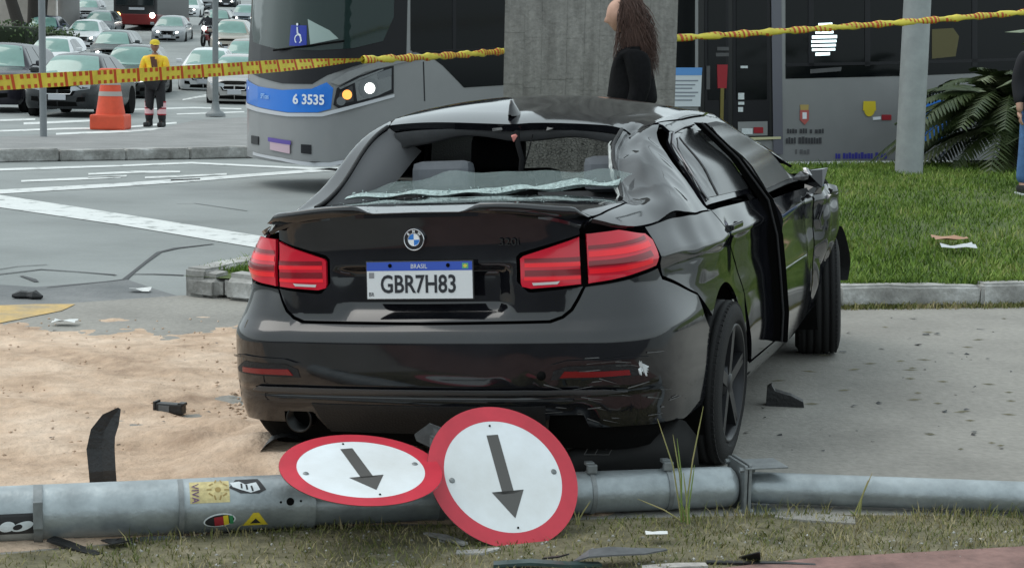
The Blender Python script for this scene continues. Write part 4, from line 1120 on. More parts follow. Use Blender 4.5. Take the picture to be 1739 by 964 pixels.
P, n, ax = on_pole(331, 838, PA, PB, .090, .003); lettering_o = lettering('sticker_lettering', 'VIVA', .034, basis(P, n.cross(ax)*-1 if (n.cross(ax)).z > 0 else n.cross(ax), ax if ax.x > 0 else -ax), M_SP, pole, .0003, .95); lettering_o.matrix_parent_inverse = Matrix.Translation(-Vector(pole.location))
for k in range(10):
    q = 2*math.pi*k/10; sticker('sticker_print', 370+15*math.cos(q), 831+14*math.sin(q), .016, .005, mat('sticker ochre ink', (.30, .21, .07), .6), q, .002)
sticker('sticker_print', 370, 831, .02, .02, mat('sticker ochre ink', (.30, .21, .07), .6), 0, .002, shape=[(.5*math.cos(2*math.pi*k/10), .5*math.sin(2*math.pi*k/10)) for k in range(10)])
sticker('sticker', 420, 824, .12, .062, M_SK, 0, shape=[(-.5, -.1), (-.3, .5), (.3, .5), (.5, -.3), (.3, -.5), (-.2, -.45)])
sticker('sticker', 416, 826, .10, .042, M_SW, -.12, .0022, shape=[(-.5, .3), (-.2, .5), (0, .2), (.35, .5), (.5, -.2), (.2, -.5), (-.15, -.3), (-.4, -.1)])
for k in range(3): sticker('sticker_print', 410+9*k, 825+2*k, .006, .02, M_SK, .1*k, .003)
oval = [(.5*math.cos(2*math.pi*k/24), .5*math.sin(2*math.pi*k/24)) for k in range(24)]
sticker('sticker', 373, 883, .105, .052, M_SW, .12, shape=oval); sticker('sticker', 373, 883, .095, .042, M_SK, .12, .002, shape=oval)
sticker('sticker_print', 372, 884, .030, .034, M_SR, .12, .003); sticker('sticker_print', 384, 882, .016, .036, M_SG, .12, .003); sticker('sticker_print', 393, 881, .012, .03, mat('sticker green', (.03, .2, .08), .5), .12, .003)
sticker('sticker', 434, 881, .085, .05, M_SG, 0, shape=[(-.5, -.5), (.5, -.5), (.12, .5), (-.1, .5)]); sticker('sticker_print', 434, 883, .035, .02, M_SK, 0, .002, shape=[(-.5, -.5), (.5, -.5), (0, .5)])
sticker('sticker', 28, 890, .14, .07, M_SK, 0); sticker('sticker_print', 12, 894, .05, .035, M_SW, .25, .002, shape=oval); sticker('sticker_print', 38, 893, .07, .03, M_SW, .3, .0022, shape=oval); sticker('sticker_print', 30, 894, .03, .018, M_SK, .3, .003, shape=oval)

# two round signs torn from the pole
M_SIGNR = mat('sign red film', (.48, .030, .050), .35, var=.12, vscale=7); M_SIGNW = mat('sign white film', (.58, .60, .60), .38, c2=(.74, .79, .83), vscale=2.6, vdetail=10)
M_SIGNK = mat('sign grey arrow', (.075, .072, .068), .45); M_SIGNB = mat('bare aluminium', (.35, .36, .37), .4, .8)
def sign(label, cpx, depth, h, a, v, b_, dia=.53):
    c = dpt(cpx[0], cpx[1], depth)
    e1 = (CRX*h[0]-CUP*h[1]+F0*a).normalized(); e2 = (CRX*v[0]-CUP*v[1]+F0*b_).normalized()   # across, and down along the arrow
    T_ = basis(c, e1, -e2)
    if T_.to_3x3() @ Vector((0, 0, 1)) @ (Vector((0, 0, CH))-c) < 0: T_ = T_ @ Matrix.Rotation(math.pi, 4, 'Y')
    root = thing('road_sign', label, 'road sign', c, 0, 'round signs torn off the pole')
    R_ = dia/2
    b = MB(); b.lathe([(0, -.003), (R_-.002, -.003), (R_, -.0015), (R_, .0)], 72, 'z', T=T_); wpart(b, 'plate', M_SIGNB, root)
    b = MB(); b.lathe([(R_*.785, .0012), (R_*.998, .0012)], 72, 'z', T=T_); wpart(b, 'red_border', M_SIGNR, root)
    b = MB(); b.lathe([(0, .0008), (R_*.79, .0008)], 72, 'z', T=T_); wpart(b, 'white_face', M_SIGNW, root)
    L = R_*.70; ar = [(-.021, L*.84), (.021, L*.84), (.021, -L*.36), (.058, -L*.30), (0, -L*.84), (-.058, -L*.30), (-.021, -L*.36)]
    b = MB(); b.add([(x, y, .0018) for x, y in ar], [(0, 1, 2, 6), (3, 4, 5), (2, 3, 5, 6)], 0, False, T_); wpart(b, 'arrow', M_SIGNK, root)
    for (x, y, r_) in ((-R_*.70, 0, .010), (R_*.70, 0, .010), (0, R_*.72, .004), (0, -R_*.72, .004)):
        b = MB(); b.lathe([(0, .005), (r_*.7, .005), (r_, .0022)], 14, 'z', T=T_ @ Matrix.Translation((x, y, 0))); wpart(b, 'bolt', M_GALVD if r_ > .005 else M_DARK, root)
    b = MB(); b.box((0, 0, -.018), (.36, .03, .02), 0, T_); wpart(b, 'back_rail', M_GALVD, root)
    return root
sign('round red-bordered sign with grey arrow tipped nearly flat on the pole', (613, 796), 5.50, (177, -8), 77, (75, 65), -166)
sign('round red-bordered sign with grey arrow leaning upright in the grass', (855, 808), 5.66, (165, -6), 74, (45, 151), -89)

# loose wreckage
def blade(name, label, cat, pts, w, m_, th=.004, up_=(0, 0, 1), group=None, bow=.0):
    """a bent strip of plastic with thickness: pts along it, w half-widths"""
    P = [Vector(p) for p in pts]; c = sum(P, Vector())/len(P); root = thing(name, label, cat, (c.x, c.y, 0), 0, group) if False else None
    A, M_, B_, n_ = [], [], [], []
    for i, p in enumerate(P):
        t = (P[min(i+1, len(P)-1)]-P[max(0, i-1)]).normalized(); s_ = t.cross(Vector(up_)).normalized(); nn = s_.cross(t)
        A.append(p+s_*w[i]); M_.append(p+nn*bow*w[i]); B_.append(p-s_*w[i]); n_.append(nn)
    b = MB(); lo = [[q-n_[i]*th for i, q in enumerate(r_)] for r_ in (A, M_, B_)]
    b.grid([A, M_, B_]+lo[::-1]+[A], smooth=False)
    k = len(P)
    for e in (0, k-1): b.add([A[e], M_[e], B_[e], lo[2][e], lo[1][e], lo[0][e]], [(0, 1, 4, 5), (1, 2, 3, 4)])
    o = b.build(name, m_); return tag(o, label, cat, group)
M_PLA = mat('broken black plastic', (.013, .013, .014), .42, var=.35, vscale=20, bump=.2, bscale=70)
M_PLG = mat('broken grey plastic', (.10, .105, .11), .5, var=.25, vscale=20)
M_TEAL = mat('broken dark green plastic', (.035, .06, .058), .3, var=.3, vscale=18)
g = lambda px, py, z=.0: gv(px, py, z)
# upright curved shard behind the pole
s0 = g(170, 838, .0); Yd = s0.y
def pl(px, py, yy): return dpt(px, py, yy)
blade('plastic_shard', 'tall curved black plastic shard standing on the sand behind the pole', 'debris', [pl(178, 850, Yd), pl(174, 800, Yd), pl(171, 762, Yd+.02), pl(175, 735, Yd+.03), pl(188, 712, Yd+.04), pl(203, 693, Yd+.05)], [.048, .048, .050, .045, .034, .006], M_PLA, .004, (0, 1, 0), None, .25)
c_ = g(290, 704, 0); Tm = Matrix.Translation((c_.x, c_.y, 0)) @ Matrix.Rotation(rad(-14), 4, 'Z')
root = thing('broken_box', 'small broken black plastic box lying on the sand', 'debris', (c_.x, c_.y, 0.012))
b = MB(); b.box((0, 0, .03), (.125, .05, .045), 0, Tm, b=.006); wpart(b, 'shell', M_PLA, root)
b = MB(); b.box((-.066, 0, .032), (.012, .054, .055), 0, Tm, b=.003); b.box((.055, .0, .052), (.03, .04, .012), 0, Tm, b=.003); wpart(b, 'lug', M_PLA, root)
b = MB(); b.box((-.02, -.0265, .03), (.05, .004, .03), 0, Tm); wpart(b, 'label', M_PLG, root)
# wedge on the right pavement
c_ = g(1332, 688, 0)
b = MB(); pr = [(-.085, 0), (-.082, .085), (-.062, .098), (-.045, .07), (.03, .052), (.085, .026), (.09, .0)]
Tm = Matrix.Translation((c_.x, c_.y, 0)) @ Matrix.Rotation(rad(-8), 4, 'Z') @ Matrix.Rotation(rad(90), 4, 'X')
b.prism(pr, -.035, .035, 0, Tm); tag(b.build('broken_cover', M_PLA), 'black wedge of broken plastic on the grey pavement beside the car', 'debris')
# black curved panel with a stamped label under the rear bumper
cc = Vector((.43, 6.12, 0))
outl = [(948, 790), (962, 772), (1000, 745), (1040, 724), (1075, 710), (1105, 704), (1138, 706), (1165, 716), (1182, 738), (1188, 795)]
top_ = [dpt(x, y, cc.y) for x, y in outl]
rows = [[(p.x, p.y+d_, max(.003, p.z*k_)) for p in top_] for d_, k_ in ((0, 0), (.0, .5), (.006, 1), (.06, .97), (.16, .8), (.24, .3))]
b = MB(); b.grid(rows)
liner = thing('wheel_arch_liner', 'black moulded panel with stamped label under the rear bumper', 'debris', (cc.x, cc.y, 0))
wpart(b, 'panel', mat('matt black moulding', (.007, .007, .007), .5, spec=.3), liner)
def lp(px, py): 
    v = dpt(px, py, cc.y); return Vector((v.x, v.y-.004, v.z))
M_STAMP = mat('grey stamped print', (.13, .13, .128), .6)
q = [lp(1018, 724), lp(1058, 724), lp(1034, 771), lp(992, 771)]
ux = (q[1]-q[0]); uy = (q[3]-q[0])
b = MB()
for (a_, e_) in ((q[0], q[1]), (q[1], q[2]), (q[2], q[3]), (q[3], q[0]), (q[0]+ux*.45, q[3]+ux*.45)):
    b.tube([a_, e_], .0016, 4)
wpart(b, 'label_outline', M_STAMP, liner)
vs, fs = text_mb('00084', .030, .0006, 1.0)
Tt = basis(q[0]+ux*.72+uy*.48+Vector((0, -.002, 0)), -uy*1.0, ux*.5+uy*-.15)
b = MB(); b.add(vs, fs, 0, False, Tt); wpart(b, 'label_lettering', M_STAMP, liner, False)
vs, fs = text_mb('3 1 8', .026, .0006, 1.0); Tt = basis(q[0]+ux*.24+uy*.5+Vector((0, -.002, 0)), -uy, ux*.5+uy*-.15)
b = MB(); b.add(vs, fs, 0, False, Tt); wpart(b, 'label_lettering', M_STAMP, liner, False)
# black rounded piece behind the tipped sign, grey flap between the signs
rows = []
c_ = g(470, 812, 0)
for k, a_ in enumerate(np.linspace(0, math.pi*.95, 14)):
    rows.append([(c_.x+.03-.12*math.cos(a_), c_.y+.02+d_, .15*math.sin(a_)+.005) for d_ in (0, .03, .16)])
b = MB(); b.grid(rows); tag(b.build('bumper_fragment', M_PLA), 'rounded black plastic fragment behind the tipped sign', 'debris')
blade('plastic_flap', 'grey torn plastic flap hanging between the two signs', 'debris', [pl(706, 742, 5.95), pl(730, 738, 5.93), pl(752, 752, 5.9), pl(770, 790, 5.9)], [.012, .045, .06, .03], M_PLG, .004, (0, 1, .2))
# scraps lying at the bottom of the frame
blade('plastic_trim', 'long flat dark green plastic trim lying in the verge', 'debris', [g(838, 955, .02), g(900, 951, .03), g(960, 955, .028), g(1020, 955, .02)], [.022, .022, .02, .014], M_TEAL, .01)
blade('plastic_trim', 'curved grey-black bumper scrap arched over the verge', 'debris', [g(975, 950, .02), g(1000, 938, .05), g(1040, 934, .055), g(1085, 934, .05), g(1132, 931, .04)], [.02, .04, .045, .035, .006], M_PLG, .005)
blade('plastic_trim', 'thin black strip in the verge beside the green trim', 'debris', [g(922, 946, .015), g(950, 943, .03), g(965, 939, .045)], [.006, .010, .004], M_PLA, .005)
blade('plastic_trim', 'pale splintered board lying in the verge near the red paving', 'debris', [g(1090, 962, .012), g(1150, 958, .018), g(1200, 957, .018)], [.02, .022, .018], mat('pale splintered board', (.36, .34, .32), .8, var=.3, vscale=25), .008)
blade('plastic_trim', 'long thin dark strip along the edge of the red paving', 'debris', [g(1200, 952, .014), g(1270, 953, .016), g(1330, 954, .014), g(1385, 957, .012)], [.012, .010, .010, .008], M_PLA, .006)
blade('plastic_trim', 'small black triangular shard pointing up by the red paving', 'debris', [g(1270, 950, .0), g(1281, 944, .03), g(1290, 936, .06)], [.03, .022, .002], M_PLA, .004, (0, 1, 0))
blade('plastic_trim', 'folded dark plastic scrap on the sand in front of the pole', 'debris', [g(176, 915, .02), g(195, 918, .03), g(215, 914, .025), g(230, 912, .012)], [.01, .032, .024, .004], M_PLA, .004)
blade('plastic_trim', 'flat pale rimmed strip on the sand in front of the pole', 'debris', [g(236, 912, .01), g(265, 911, .014), g(303, 910, .012)], [.01, .014, .012], M_PLG, .012)
blade('pole_bracket', 'dark steel bracket arm lying on the sand under the pole', 'bracket', [g(86, 912, .03), g(110, 920, .02), g(140, 931, .012), g(168, 940, .008)], [.022, .022, .02, .016], M_PLA, .008)
blade('broken_slab', 'pale broken concrete slab under the arm of the fallen pole', 'slab', [g(1318, 872, .012), g(1370, 876, .014), g(1452, 882, .012)], [.04, .05, .045], M_CONC, .014)
blade('broken_slab', 'thin flat stone flake in the verge below the upright sign', 'slab', [g(722, 903, .012), g(750, 908, .02), g(790, 921, .018)], [.008, .018, .012], M_KERB, .008)
blade('broken_slab', 'flat grey stone chip in the verge beside the thin flake', 'slab', [g(775, 936, .01), g(815, 935, .014), g(848, 929, .012)], [.02, .022, .006], M_KERB, .008)
# crumbs on pavement and sand, litter
rs = random.Random(77)
b = MB()
def crumb(P, s_, flat=.5):
    q = [P+Vector((rs.uniform(-s_, s_), rs.uniform(-s_, s_), rs.uniform(0, s_*flat)+.001)) for _ in range(4)]; b.add(q, [(0, 1, 2), (0, 2, 3), (0, 3, 1), (1, 3, 2)])
for k in range(36): crumb(g(rs.uniform(1290, 1739), rs.uniform(530, 780), .0), rs.uniform(.005, .02))
for (px_, py_) in ((1550, 541), (1575, 569), (1592, 568), (1615, 601), (1640, 602), (1665, 559), (1568, 568), (1545, 575), (1560, 586), (1495, 592), (1446, 566), (1430, 598), (1270, 735), (1450, 690), (1580, 737)): crumb(g(px_, py_, 0), .028, .4)
for k in range(70): crumb(g(rs.uniform(20, 480), rs.uniform(560, 890), .015), rs.uniform(.004, .014))
o = b.build('debris_crumbs', M_PLA); tag(o, 'scattered dark crumbs of plastic over the pavement and sand', 'debris', kind='stuff')
b = MB()
for k in range(34):
    a_ = rs.random()
    P = g(rs.uniform(1290, 1739), rs.uniform(560, 780), .002) if a_ < .8 else g(rs.uniform(1400, 1739), rs.uniform(520, 560), .002)
    an = rs.uniform(-.5, .5); L = rs.uniform(.015, .05); w_ = rs.uniform(.003, .007); d_ = Vector((math.cos(an), math.sin(an), 0)); n_ = Vector((-d_.y, d_.x, 0))
    b.add([P-d_*L+Vector((0, 0, .002)), P+n_*w_+Vector((0, 0, .006)), P+d_*L+Vector((0, 0, .003)), P-n_*w_], [(0, 1, 2), (0, 2, 3)])
o = b.build('dry_leaves', mat('dry olive leaves', (.10, .095, .065), .8, c2=(.165, .15, .095), vscale=3)); tag(o, 'thin dry leaves and twigs strewn over the grey pavement', 'leaves', kind='stuff')
def paper(nm, label, px, py, z, s_, m_, seed):
    r_ = random.Random(seed); P = g(px, py, z); b = MB(); rows = []
    for i in range(4): rows.append([P+Vector((s_*(j-1.5)/2, s_*(i-1.5)/3, .004+r_.uniform(0, s_*.22))) for j in range(4)])
    b.grid(rows, smooth=False); o = b.build(nm, m_); return tag(o, label, 'litter')
M_PAP = mat('paper white', (.66, .67, .66), .7); M_CARD = mat('brown card', (.42, .24, .16), .7)
paper('crumpled_paper', 'crumpled white paper scrap on the sand near the yellow marking', 110, 548, .014, .09, M_PAP, 1)
paper('crumpled_paper', 'small white paper scrap by the dark gutter', 238, 494, -.02, .09, M_PAP, 2)
paper('brown_card', 'torn brown card lying on the lawn', 1612, 408, .225, .17, M_CARD, 3)
paper('crumpled_wrapper', 'silver crumpled wrapper beside the brown card on the lawn', 1626, 421, .22, .17, mat('silver wrapper', (.55, .57, .58), .3, .4), 4)
paper('crumpled_paper', 'crumpled pale scrap in the verge grass by the tall stalks', 1115, 909, .03, .05, M_PAP, 5)
b = MB(); b.tube([g(20, 505, -.02)+Vector((.05*k, .02*math.sin(k), .012)) for k in range(5)], [.01, .035, .03, .04, .01], 7, smooth=False); tag(b.build('rag', M_PLA), 'dark crumpled rag lying on the gutter asphalt', 'rag')

# clods of sand and grit
rs = random.Random(123); b = MB()
def clod(P, s_):
    r3 = [rs.uniform(.6, 1.2)*s_ for _ in range(6)]
    b.add([P+Vector(v) for v in ((r3[0], 0, 0), (0, r3[1], 0), (-r3[2], 0, 0), (0, -r3[3], 0), (0, 0, r3[4]*.8), (0, 0, -.004))], [(0, 1, 4), (1, 2, 4), (2, 3, 4), (3, 0, 4), (1, 0, 5), (2, 1, 5), (3, 2, 5), (0, 3, 5)], 0, True)
for k in range(420):
    px_ = rs.uniform(0, 470); py_ = rs.uniform(540, 900); clod(g(px_, py_, .018), rs.uniform(.004, .012))
for k in range(240): clod(g(rs.gauss(445, 45), rs.gauss(730, 50), .05*rs.random()), rs.uniform(.005, .02))
o = b.build('sand_clods', M_SAND); tag(o, 'small clods of sand scattered beside the rear bumper', 'sand', kind='stuff')
b = MB()
for k in range(260): clod(g(rs.uniform(150, 1739), rs.uniform(900, 960), .006), rs.uniform(.003, .009))
o = b.build('verge_pebbles', M_KERB); tag(o, 'pale pebbles lying in the dry verge', 'pebbles', kind='stuff')
# ================================================================== bus, concrete pillar, people, tape, lamp post, shrub
# ---- the bus: plan curve from the middle of the front, round the near corner, along the near side and back
BU, BV = Vector((BD.x, BD.y, 0)), Vector((-BN.x, -BN.y, 0))
B0 = Vector((BUS0.x, BUS0.y, 0)); BW, BL = 2.55, 12.6
bp_ = [(-.12, 1.275), (-.095, .9), (-.015, .5), (.09, .28), (.26, .12), (.52, .02), (.9, 0), (2, 0), (BL-.3, 0), (BL, .3), (BL, 1.275)]
_P = np.array(bp_); _t = np.r_[0, np.cumsum(np.linalg.norm(np.diff(_P, axis=0), axis=1))]
_fx, _fy = hermite(list(zip(_t, _P[:, 0]))), hermite(list(zip(_t, _P[:, 1])))
_tt = np.linspace(0, _t[-1], 3000); BC = np.stack([_fx(_tt), _fy(_tt)], 1)
BS = np.r_[0, np.cumsum(np.linalg.norm(np.diff(BC, axis=0), axis=1))]
BX = B0.x + BC[:, 0]*BU.x + BC[:, 1]*BV.x; BY = B0.y + BC[:, 0]*BU.y + BC[:, 1]*BV.y
def busS(a, z):
    a = np.asarray(a, float); z = np.asarray(z, float); sg = np.where(a < 0, -1, 1); u = np.abs(a)
    cu, cv = np.interp(u, BS, BC[:, 0]), np.interp(u, BS, BC[:, 1])
    cv = np.where(sg > 0, cv, BW-cv)
    cu = cu + .10*np.clip(z-1.2, 0, 3)*sstep(.9, .0, cu)*.6          # raked front
    return np.stack([B0.x+cu*BU.x+cv*BV.x, B0.y+cu*BU.y+cv*BV.y, z], -1)
ss_ = np.concatenate([np.linspace(-1.3, 1.4, 120), np.linspace(1.42, 13, 400)])
def bpix(px, py):
    r_ = ray(px, py); z = 1.2
    for _ in range(3):
        P = busS(ss_, np.full(ss_.shape, z)); d = P[:, 0]*1.0-r_.x*P[:, 1]
        k = np.where(np.sign(d[:-1]) != np.sign(d[1:]))[0]
        if not len(k): k = [np.argmin(np.abs(d))]
        k = min(k, key=lambda i: P[i, 1]); k = min(k, len(ss_)-2)
        t = d[k]/(d[k]-d[k+1]) if d[k] != d[k+1] else 0; t = min(1, max(0, t))
        s_ = ss_[k]+(ss_[k+1]-ss_[k])*t; Y = P[k, 1]+(P[k+1, 1]-P[k, 1])*t; z = CH+r_.z*Y
    return (float(s_), float(z))
bus = thing('city_bus', 'grey city bus with blue front panel passing behind the pillar', 'bus', B0)
def bpart(nm, pix, m_, off=.006, h=.15, rim=.006, par=bus, raw=False):
    poly = pix if raw else [bpix(*q) for q in pix]
    o = panel(nm, poly, busS, m_, par, h=h, gap=0, rim=rim, off=off, centre=(B0.x+6*BU.x+1.3*BV.x, B0.y+6*BU.y+1.3*BV.y, 1.5))
    if par is bus: o.matrix_parent_inverse = Matrix.Translation(-B0)
    return o
M_BUSG = mat('bus grey paint', (.225, .228, .232), .35, 0, .3, var=.06, vscale=1.2); M_BUSK = mat('bus black glass', (.004, .005, .006), .10, spec=.22)
M_BUSL = mat('bus light grey trim', (.50, .51, .54), .35); M_BUSB = mat('bus blue', (.005, .16, .62), .3, 0, .3)
M_BUSD = mat('bus dark panel', (.011, .011, .014), .4, spec=.3); M_BUSW = mat('bus windscreen', (.012, .026, .025), .05, spec=.42)
us_ = np.concatenate([np.linspace(-14.2, -.8, 30), np.linspace(-.75, 1.3, 40), np.linspace(1.4, 14.2, 30)])
rows = [[tuple(p) for p in busS(us_, np.full(us_.shape, z))] for z in (.30, .36, .9, 1.4, 2.0, 2.8, 3.05)]
top_ = busS(us_, np.full(us_.shape, 3.2)); cen = np.array([B0.x+6*BU.x+1.275*BV.x, B0.y+6*BU.y+1.275*BV.y, 3.2])
rows.append([tuple(p+(cen-p)*np.array([.04, .04, 0])) for p in top_]); rows.append([tuple(p+(cen-p)*.98) for p in top_])
b = MB(); b.grid(rows); ob = b.build('body', M_BUSG, bus); ob.matrix_parent_inverse = Matrix.Translation(-B0)
b = MB(); q = [B0+BU*x+BV*y+Vector((0, 0, .34)) for x, y in ((.15, .12), (BL-.2, .12), (BL-.2, BW-.12), (.15, BW-.12))]; b.add(q, [(0, 1, 2, 3)]); ob = b.build('floor_pan', M_DARK, bus); ob.matrix_parent_inverse = Matrix.Translation(-B0)
for u_ in (2.75, 9.9):
    b = MB(); Tw = Matrix.Translation(B0+BU*u_+BV*.16+Vector((0, 0, .45))) @ Matrix.Rotation(rad(26), 4, 'Z')
    b.lathe([(.25, -.14), (.40, -.14), (.45, -.10), (.45, .10), (.40, .14), (.25, .14)], 32, 'y', T=Tw); b.lathe([(0, -.06), (.2, -.08), (.26, -.12)], 24, 'y', T=Tw); ob = b.build('wheel', M_RUB, bus); ob.matrix_parent_inverse = Matrix.Translation(-B0)
# front
bpart('windscreen_surround', [(422, -140), (416, 60), (419, 118), (440, 131), (480, 142), (530, 143), (556, 128), (600, 113), (655, 98), (690, 94), (695, -140)], M_BUSD, .004, .08)
ws_ = bpart('windscreen', [(432, -140), (428, 40), (432, 72), (470, 83), (540, 86), (600, 82), (650, 70), (668, 30), (672, -140)], M_BUSW, .012, .08)
bpart('blue_panel', [(418, 133), (440, 147), (480, 153), (530, 151), (555, 140), (566, 150), (562, 185), (540, 191), (490, 191), (445, 183), (419, 172)], M_BUSB, .010, .05)
bpart('front_trim', [(417, 173), (445, 184), (490, 192), (545, 192), (600, 178), (669, 160), (669, 165), (600, 184), (548, 198), (490, 198), (445, 191), (418, 181)], M_BUSL, .016, .05)
bpart('headlamp_housing', [(566, 178), (572, 150), (600, 133), (640, 118), (668, 112), (668, 158), (620, 172), (575, 184)], M_BUSD, .012, .05)
bpart('headlamp_brow', [(560, 140), (590, 122), (640, 106), (690, 92), (715, 93), (715, 99), (668, 110), (620, 122), (575, 145)], M_BUSG, .018, .05)
M_HEAD = mat('lit headlamp', (.9, .95, .9), .3, emit=(.95, 1, .92), estr=5.0); M_AMB = mat('lit amber lamp', (.7, .25, .05), .3, emit=(1, .36, .08), estr=1.2); M_LENS = mat('headlamp glass', (.14, .15, .16), .15)
def disc(nm, px, py, r_, m_, off, n=18):
    s_, z_ = bpix(px, py); return bpart(nm, [(s_+r_*math.cos(2*math.pi*k/n), z_+r_*math.sin(2*math.pi*k/n)) for k in range(n)], m_, off, .04, .002, raw=True)
disc('headlamp', 625, 150, .115, M_LENS, .018); disc('headlamp', 627, 150, .06, M_HEAD, .024); disc('indicator_lamp', 589, 161, .055, M_AMB, .018); disc('indicator_lamp', 579, 172, .05, M_LENS, .016)
M_HREF = mat('headlamp reflector', (.20, .21, .22), .25, .6)
bpart('headlamp_reflector', [(602, 140), (640, 124), (664, 117), (664, 152), (640, 163), (606, 172)], M_HREF, .014, .05, .003)
bpart('headlamp_reflector', [(571, 178), (577, 158), (598, 145), (600, 172)], mat('dark reflector', (.06, .06, .065), .3, .5), .014, .05, .003)
bpart('daytime_strip', [(575, 149), (610, 132), (650, 117), (650, 119.5), (612, 135), (578, 152)], M_HREF, .02, .05, .003)
bpart('headlamp_glass', [(640, 124), (664, 116), (664, 128), (642, 135)], M_LENS, .018, .05)
bpart('number_plate', [(461, 238), (494, 244), (494, 261), (461, 254)], mat('bus plate', (.50, .36, .42), .5), .02, .05); bpart('plate_band', [(458, 233), (496, 239), (496, 246), (458, 240)], mat('bus plate band', (.10, .06, .30), .5), .024, .05)
bpart('fog_lamp', [(512, 245), (529, 246), (529, 262), (512, 260)], M_BUSD, .012, .05); bpart('fog_lamp', [(428, 230), (440, 232), (440, 246), (428, 244)], M_BUSD, .012, .05)
bpart('lower_lip', [(432, 258), (480, 268), (530, 276), (560, 276), (600, 268), (660, 255), (660, 259), (600, 274), (560, 283), (530, 282), (480, 273), (432, 263)], M_BUSL, .02, .05)
def btext(body, px, py, size, m_, off=.018, sx=1.0, bold=0.0, tilt=0.0):
    s_, z_ = bpix(px, py); e = .05
    P = busS(np.array([s_-e, s_, s_+e]), np.array([z_]*3)); x = Vector(P[2]-P[0]).normalized()
    n = x.cross(Vector((0, 0, 1)))
    o = lettering('lettering', body, size, basis(Vector(P[1])+n*off, x, Vector((0, 0, 1))), m_, bus, .001, sx, bold=bold); o.matrix_parent_inverse = Matrix.Translation(-B0); return o
M_BTX = mat('bus white lettering', (.75, .78, .82), .5)
btext('6 3535', 525, 170, .155, M_BTX, .016, .95, .004); btext('SPTrans', 452, 164, .085, mat('bus pale lettering', (.35, .55, .80), .5), .02, .9)
bpart('door_sign', [(496, 43), (522, 44), (522, 79), (493, 78)], mat('blue access sign', (.01, .03, .30), .4), .016, .05)
s_, z_ = bpix(508, 60); b = MB()
P = busS(np.array([s_-.05, s_, s_+.05]), np.array([z_]*3)); x_ = Vector(P[2]-P[0]).normalized(); Tw = basis(Vector(P[1])+x_.cross(Vector((0, 0, 1)))*.02, x_, Vector((0, 0, 1)))
b.lathe([(.042, 0), (.055, 0)], 20, 'z', T=Tw @ Matrix.Translation((.0, -.045, 0))); b.tube([Tw @ Vector(p) for p in ((-.01, .09, 0), (-.005, .02, 0), (.035, .0, 0), (.055, -.07, 0))], .010, 6); b.lathe([(0, 0), (.016, 0)], 12, 'z', T=Tw @ Matrix.Translation((-.012, .12, 0))); ob = b.build('wheelchair_symbol', M_BTX, bus); ob.matrix_parent_inverse = Matrix.Translation(-B0)
bpart('dashboard_paper', [(524, 33), (560, 52), (575, 66), (528, 76)], mat('paper behind glass', (.30, .38, .36), .5), .016, .06)
# wiper, mirror arm
b = MB(); q = [Vector(busS(np.array([s2]), np.array([z2]))[0])+Vector((-.03, -.05, 0)) for s2, z2 in (bpix(470, 86), bpix(530, 78), bpix(590, 70))]; b.tube(q, .012, 5); ob = b.build('wiper', M_DARK, bus); ob.matrix_parent_inverse = Matrix.Translation(-B0)
# side
bpart('side_window', [(697, -140), (697, 86), (732, 97), (752, 112), (788, 149), (900, 142), (1180, 128), (1180, -140)], M_BUSK, .006, .2)
for (x0, x1, y0, y1) in ((700, 850, 87, 89), ):
    bpart('window_bar', [(x0, y0), (x1, y0-6), (x1, y1-6), (x0, y1)], M_BUSD, .012, .2)
bpart('window_bar', [(768, -140), (774, -140), (774, 84), (768, 84)], M_BUSD, .012, .2)
bpart('seam', [(718, 105), (720, 105), (722, 172), (720, 172)], M_BUSD, .003, .1, 0)
bpart('side_window', [(1334, -140), (1334, 134), (1540, 129), (1780, 120), (1780, -140)], M_BUSK, .006, .2)
for xb in (1372, 1468, 1650):
    bpart('window_bar', [(xb, -140), (xb+9, -140), (xb+9, 112), (xb, 113)], M_BUSD, .012, .2)
bpart('window_bar', [(1334, 108), (1540, 104), (1780, 97), (1780, 102), (1540, 109), (1334, 113)], M_BUSD, .012, .2)
# doorway: dark leaves with glass, rails, sill
bpart('door_frame', [(1186, -140), (1186, 240), (1324, 238), (1324, -140)], mat('bus door black', (.010, .010, .011), .45), .008, .15)
for (x0, x1) in ((1196, 1236), (1244, 1306)):
    dl = bpart('door_leaf', [(x0, -140), (x0, 232), (x1, 231), (x1, -140)], M_BUSD, .014, .15)
    bpart('door_glass', [(x0+5, -140), (x0+5, 170), (x1-5, 169), (x1-5, -140)], M_BUSK, .020, .15)
    bpart('door_panel', [(x0+8, 207), (x0+8, 231), (x1-4, 230), (x1-4, 206)], M_BUSG, .020, .15)
bpart('door_sill', [(1238, 234), (1324, 232), (1324, 236), (1238, 239)], mat('pale yellow sill', (.55, .52, .32), .5), .03, .15)
bpart('door_post', [(1306, -140), (1324, -140), (1328, 262), (1312, 262)], mat('bus post', (.12, .12, .145), .4), .024, .15)
M_RED = mat('red door device', (.30, .01, .02), .5)
bpart('door_lamp', [(1216, 110), (1234, 110), (1232, 150), (1217, 150)], M_RED, .026, .1); bpart('grab_rail', [(1222, 150), (1228, 150), (1226, 225), (1221, 225)], mat('dull yellow rail', (.16, .13, .03), .5), .026, .1)
bpart('door_lamp', [(1212, 218), (1228, 218), (1228, 230), (1212, 230)], M_RED, .028, .1); bpart('door_lamp', [(1278, 216), (1294, 216), (1294, 226), (1278, 226)], M_RED, .028, .1); bpart('door_label', [(1258, 218), (1276, 218), (1276, 228), (1258, 228)], M_SW, .028, .1)
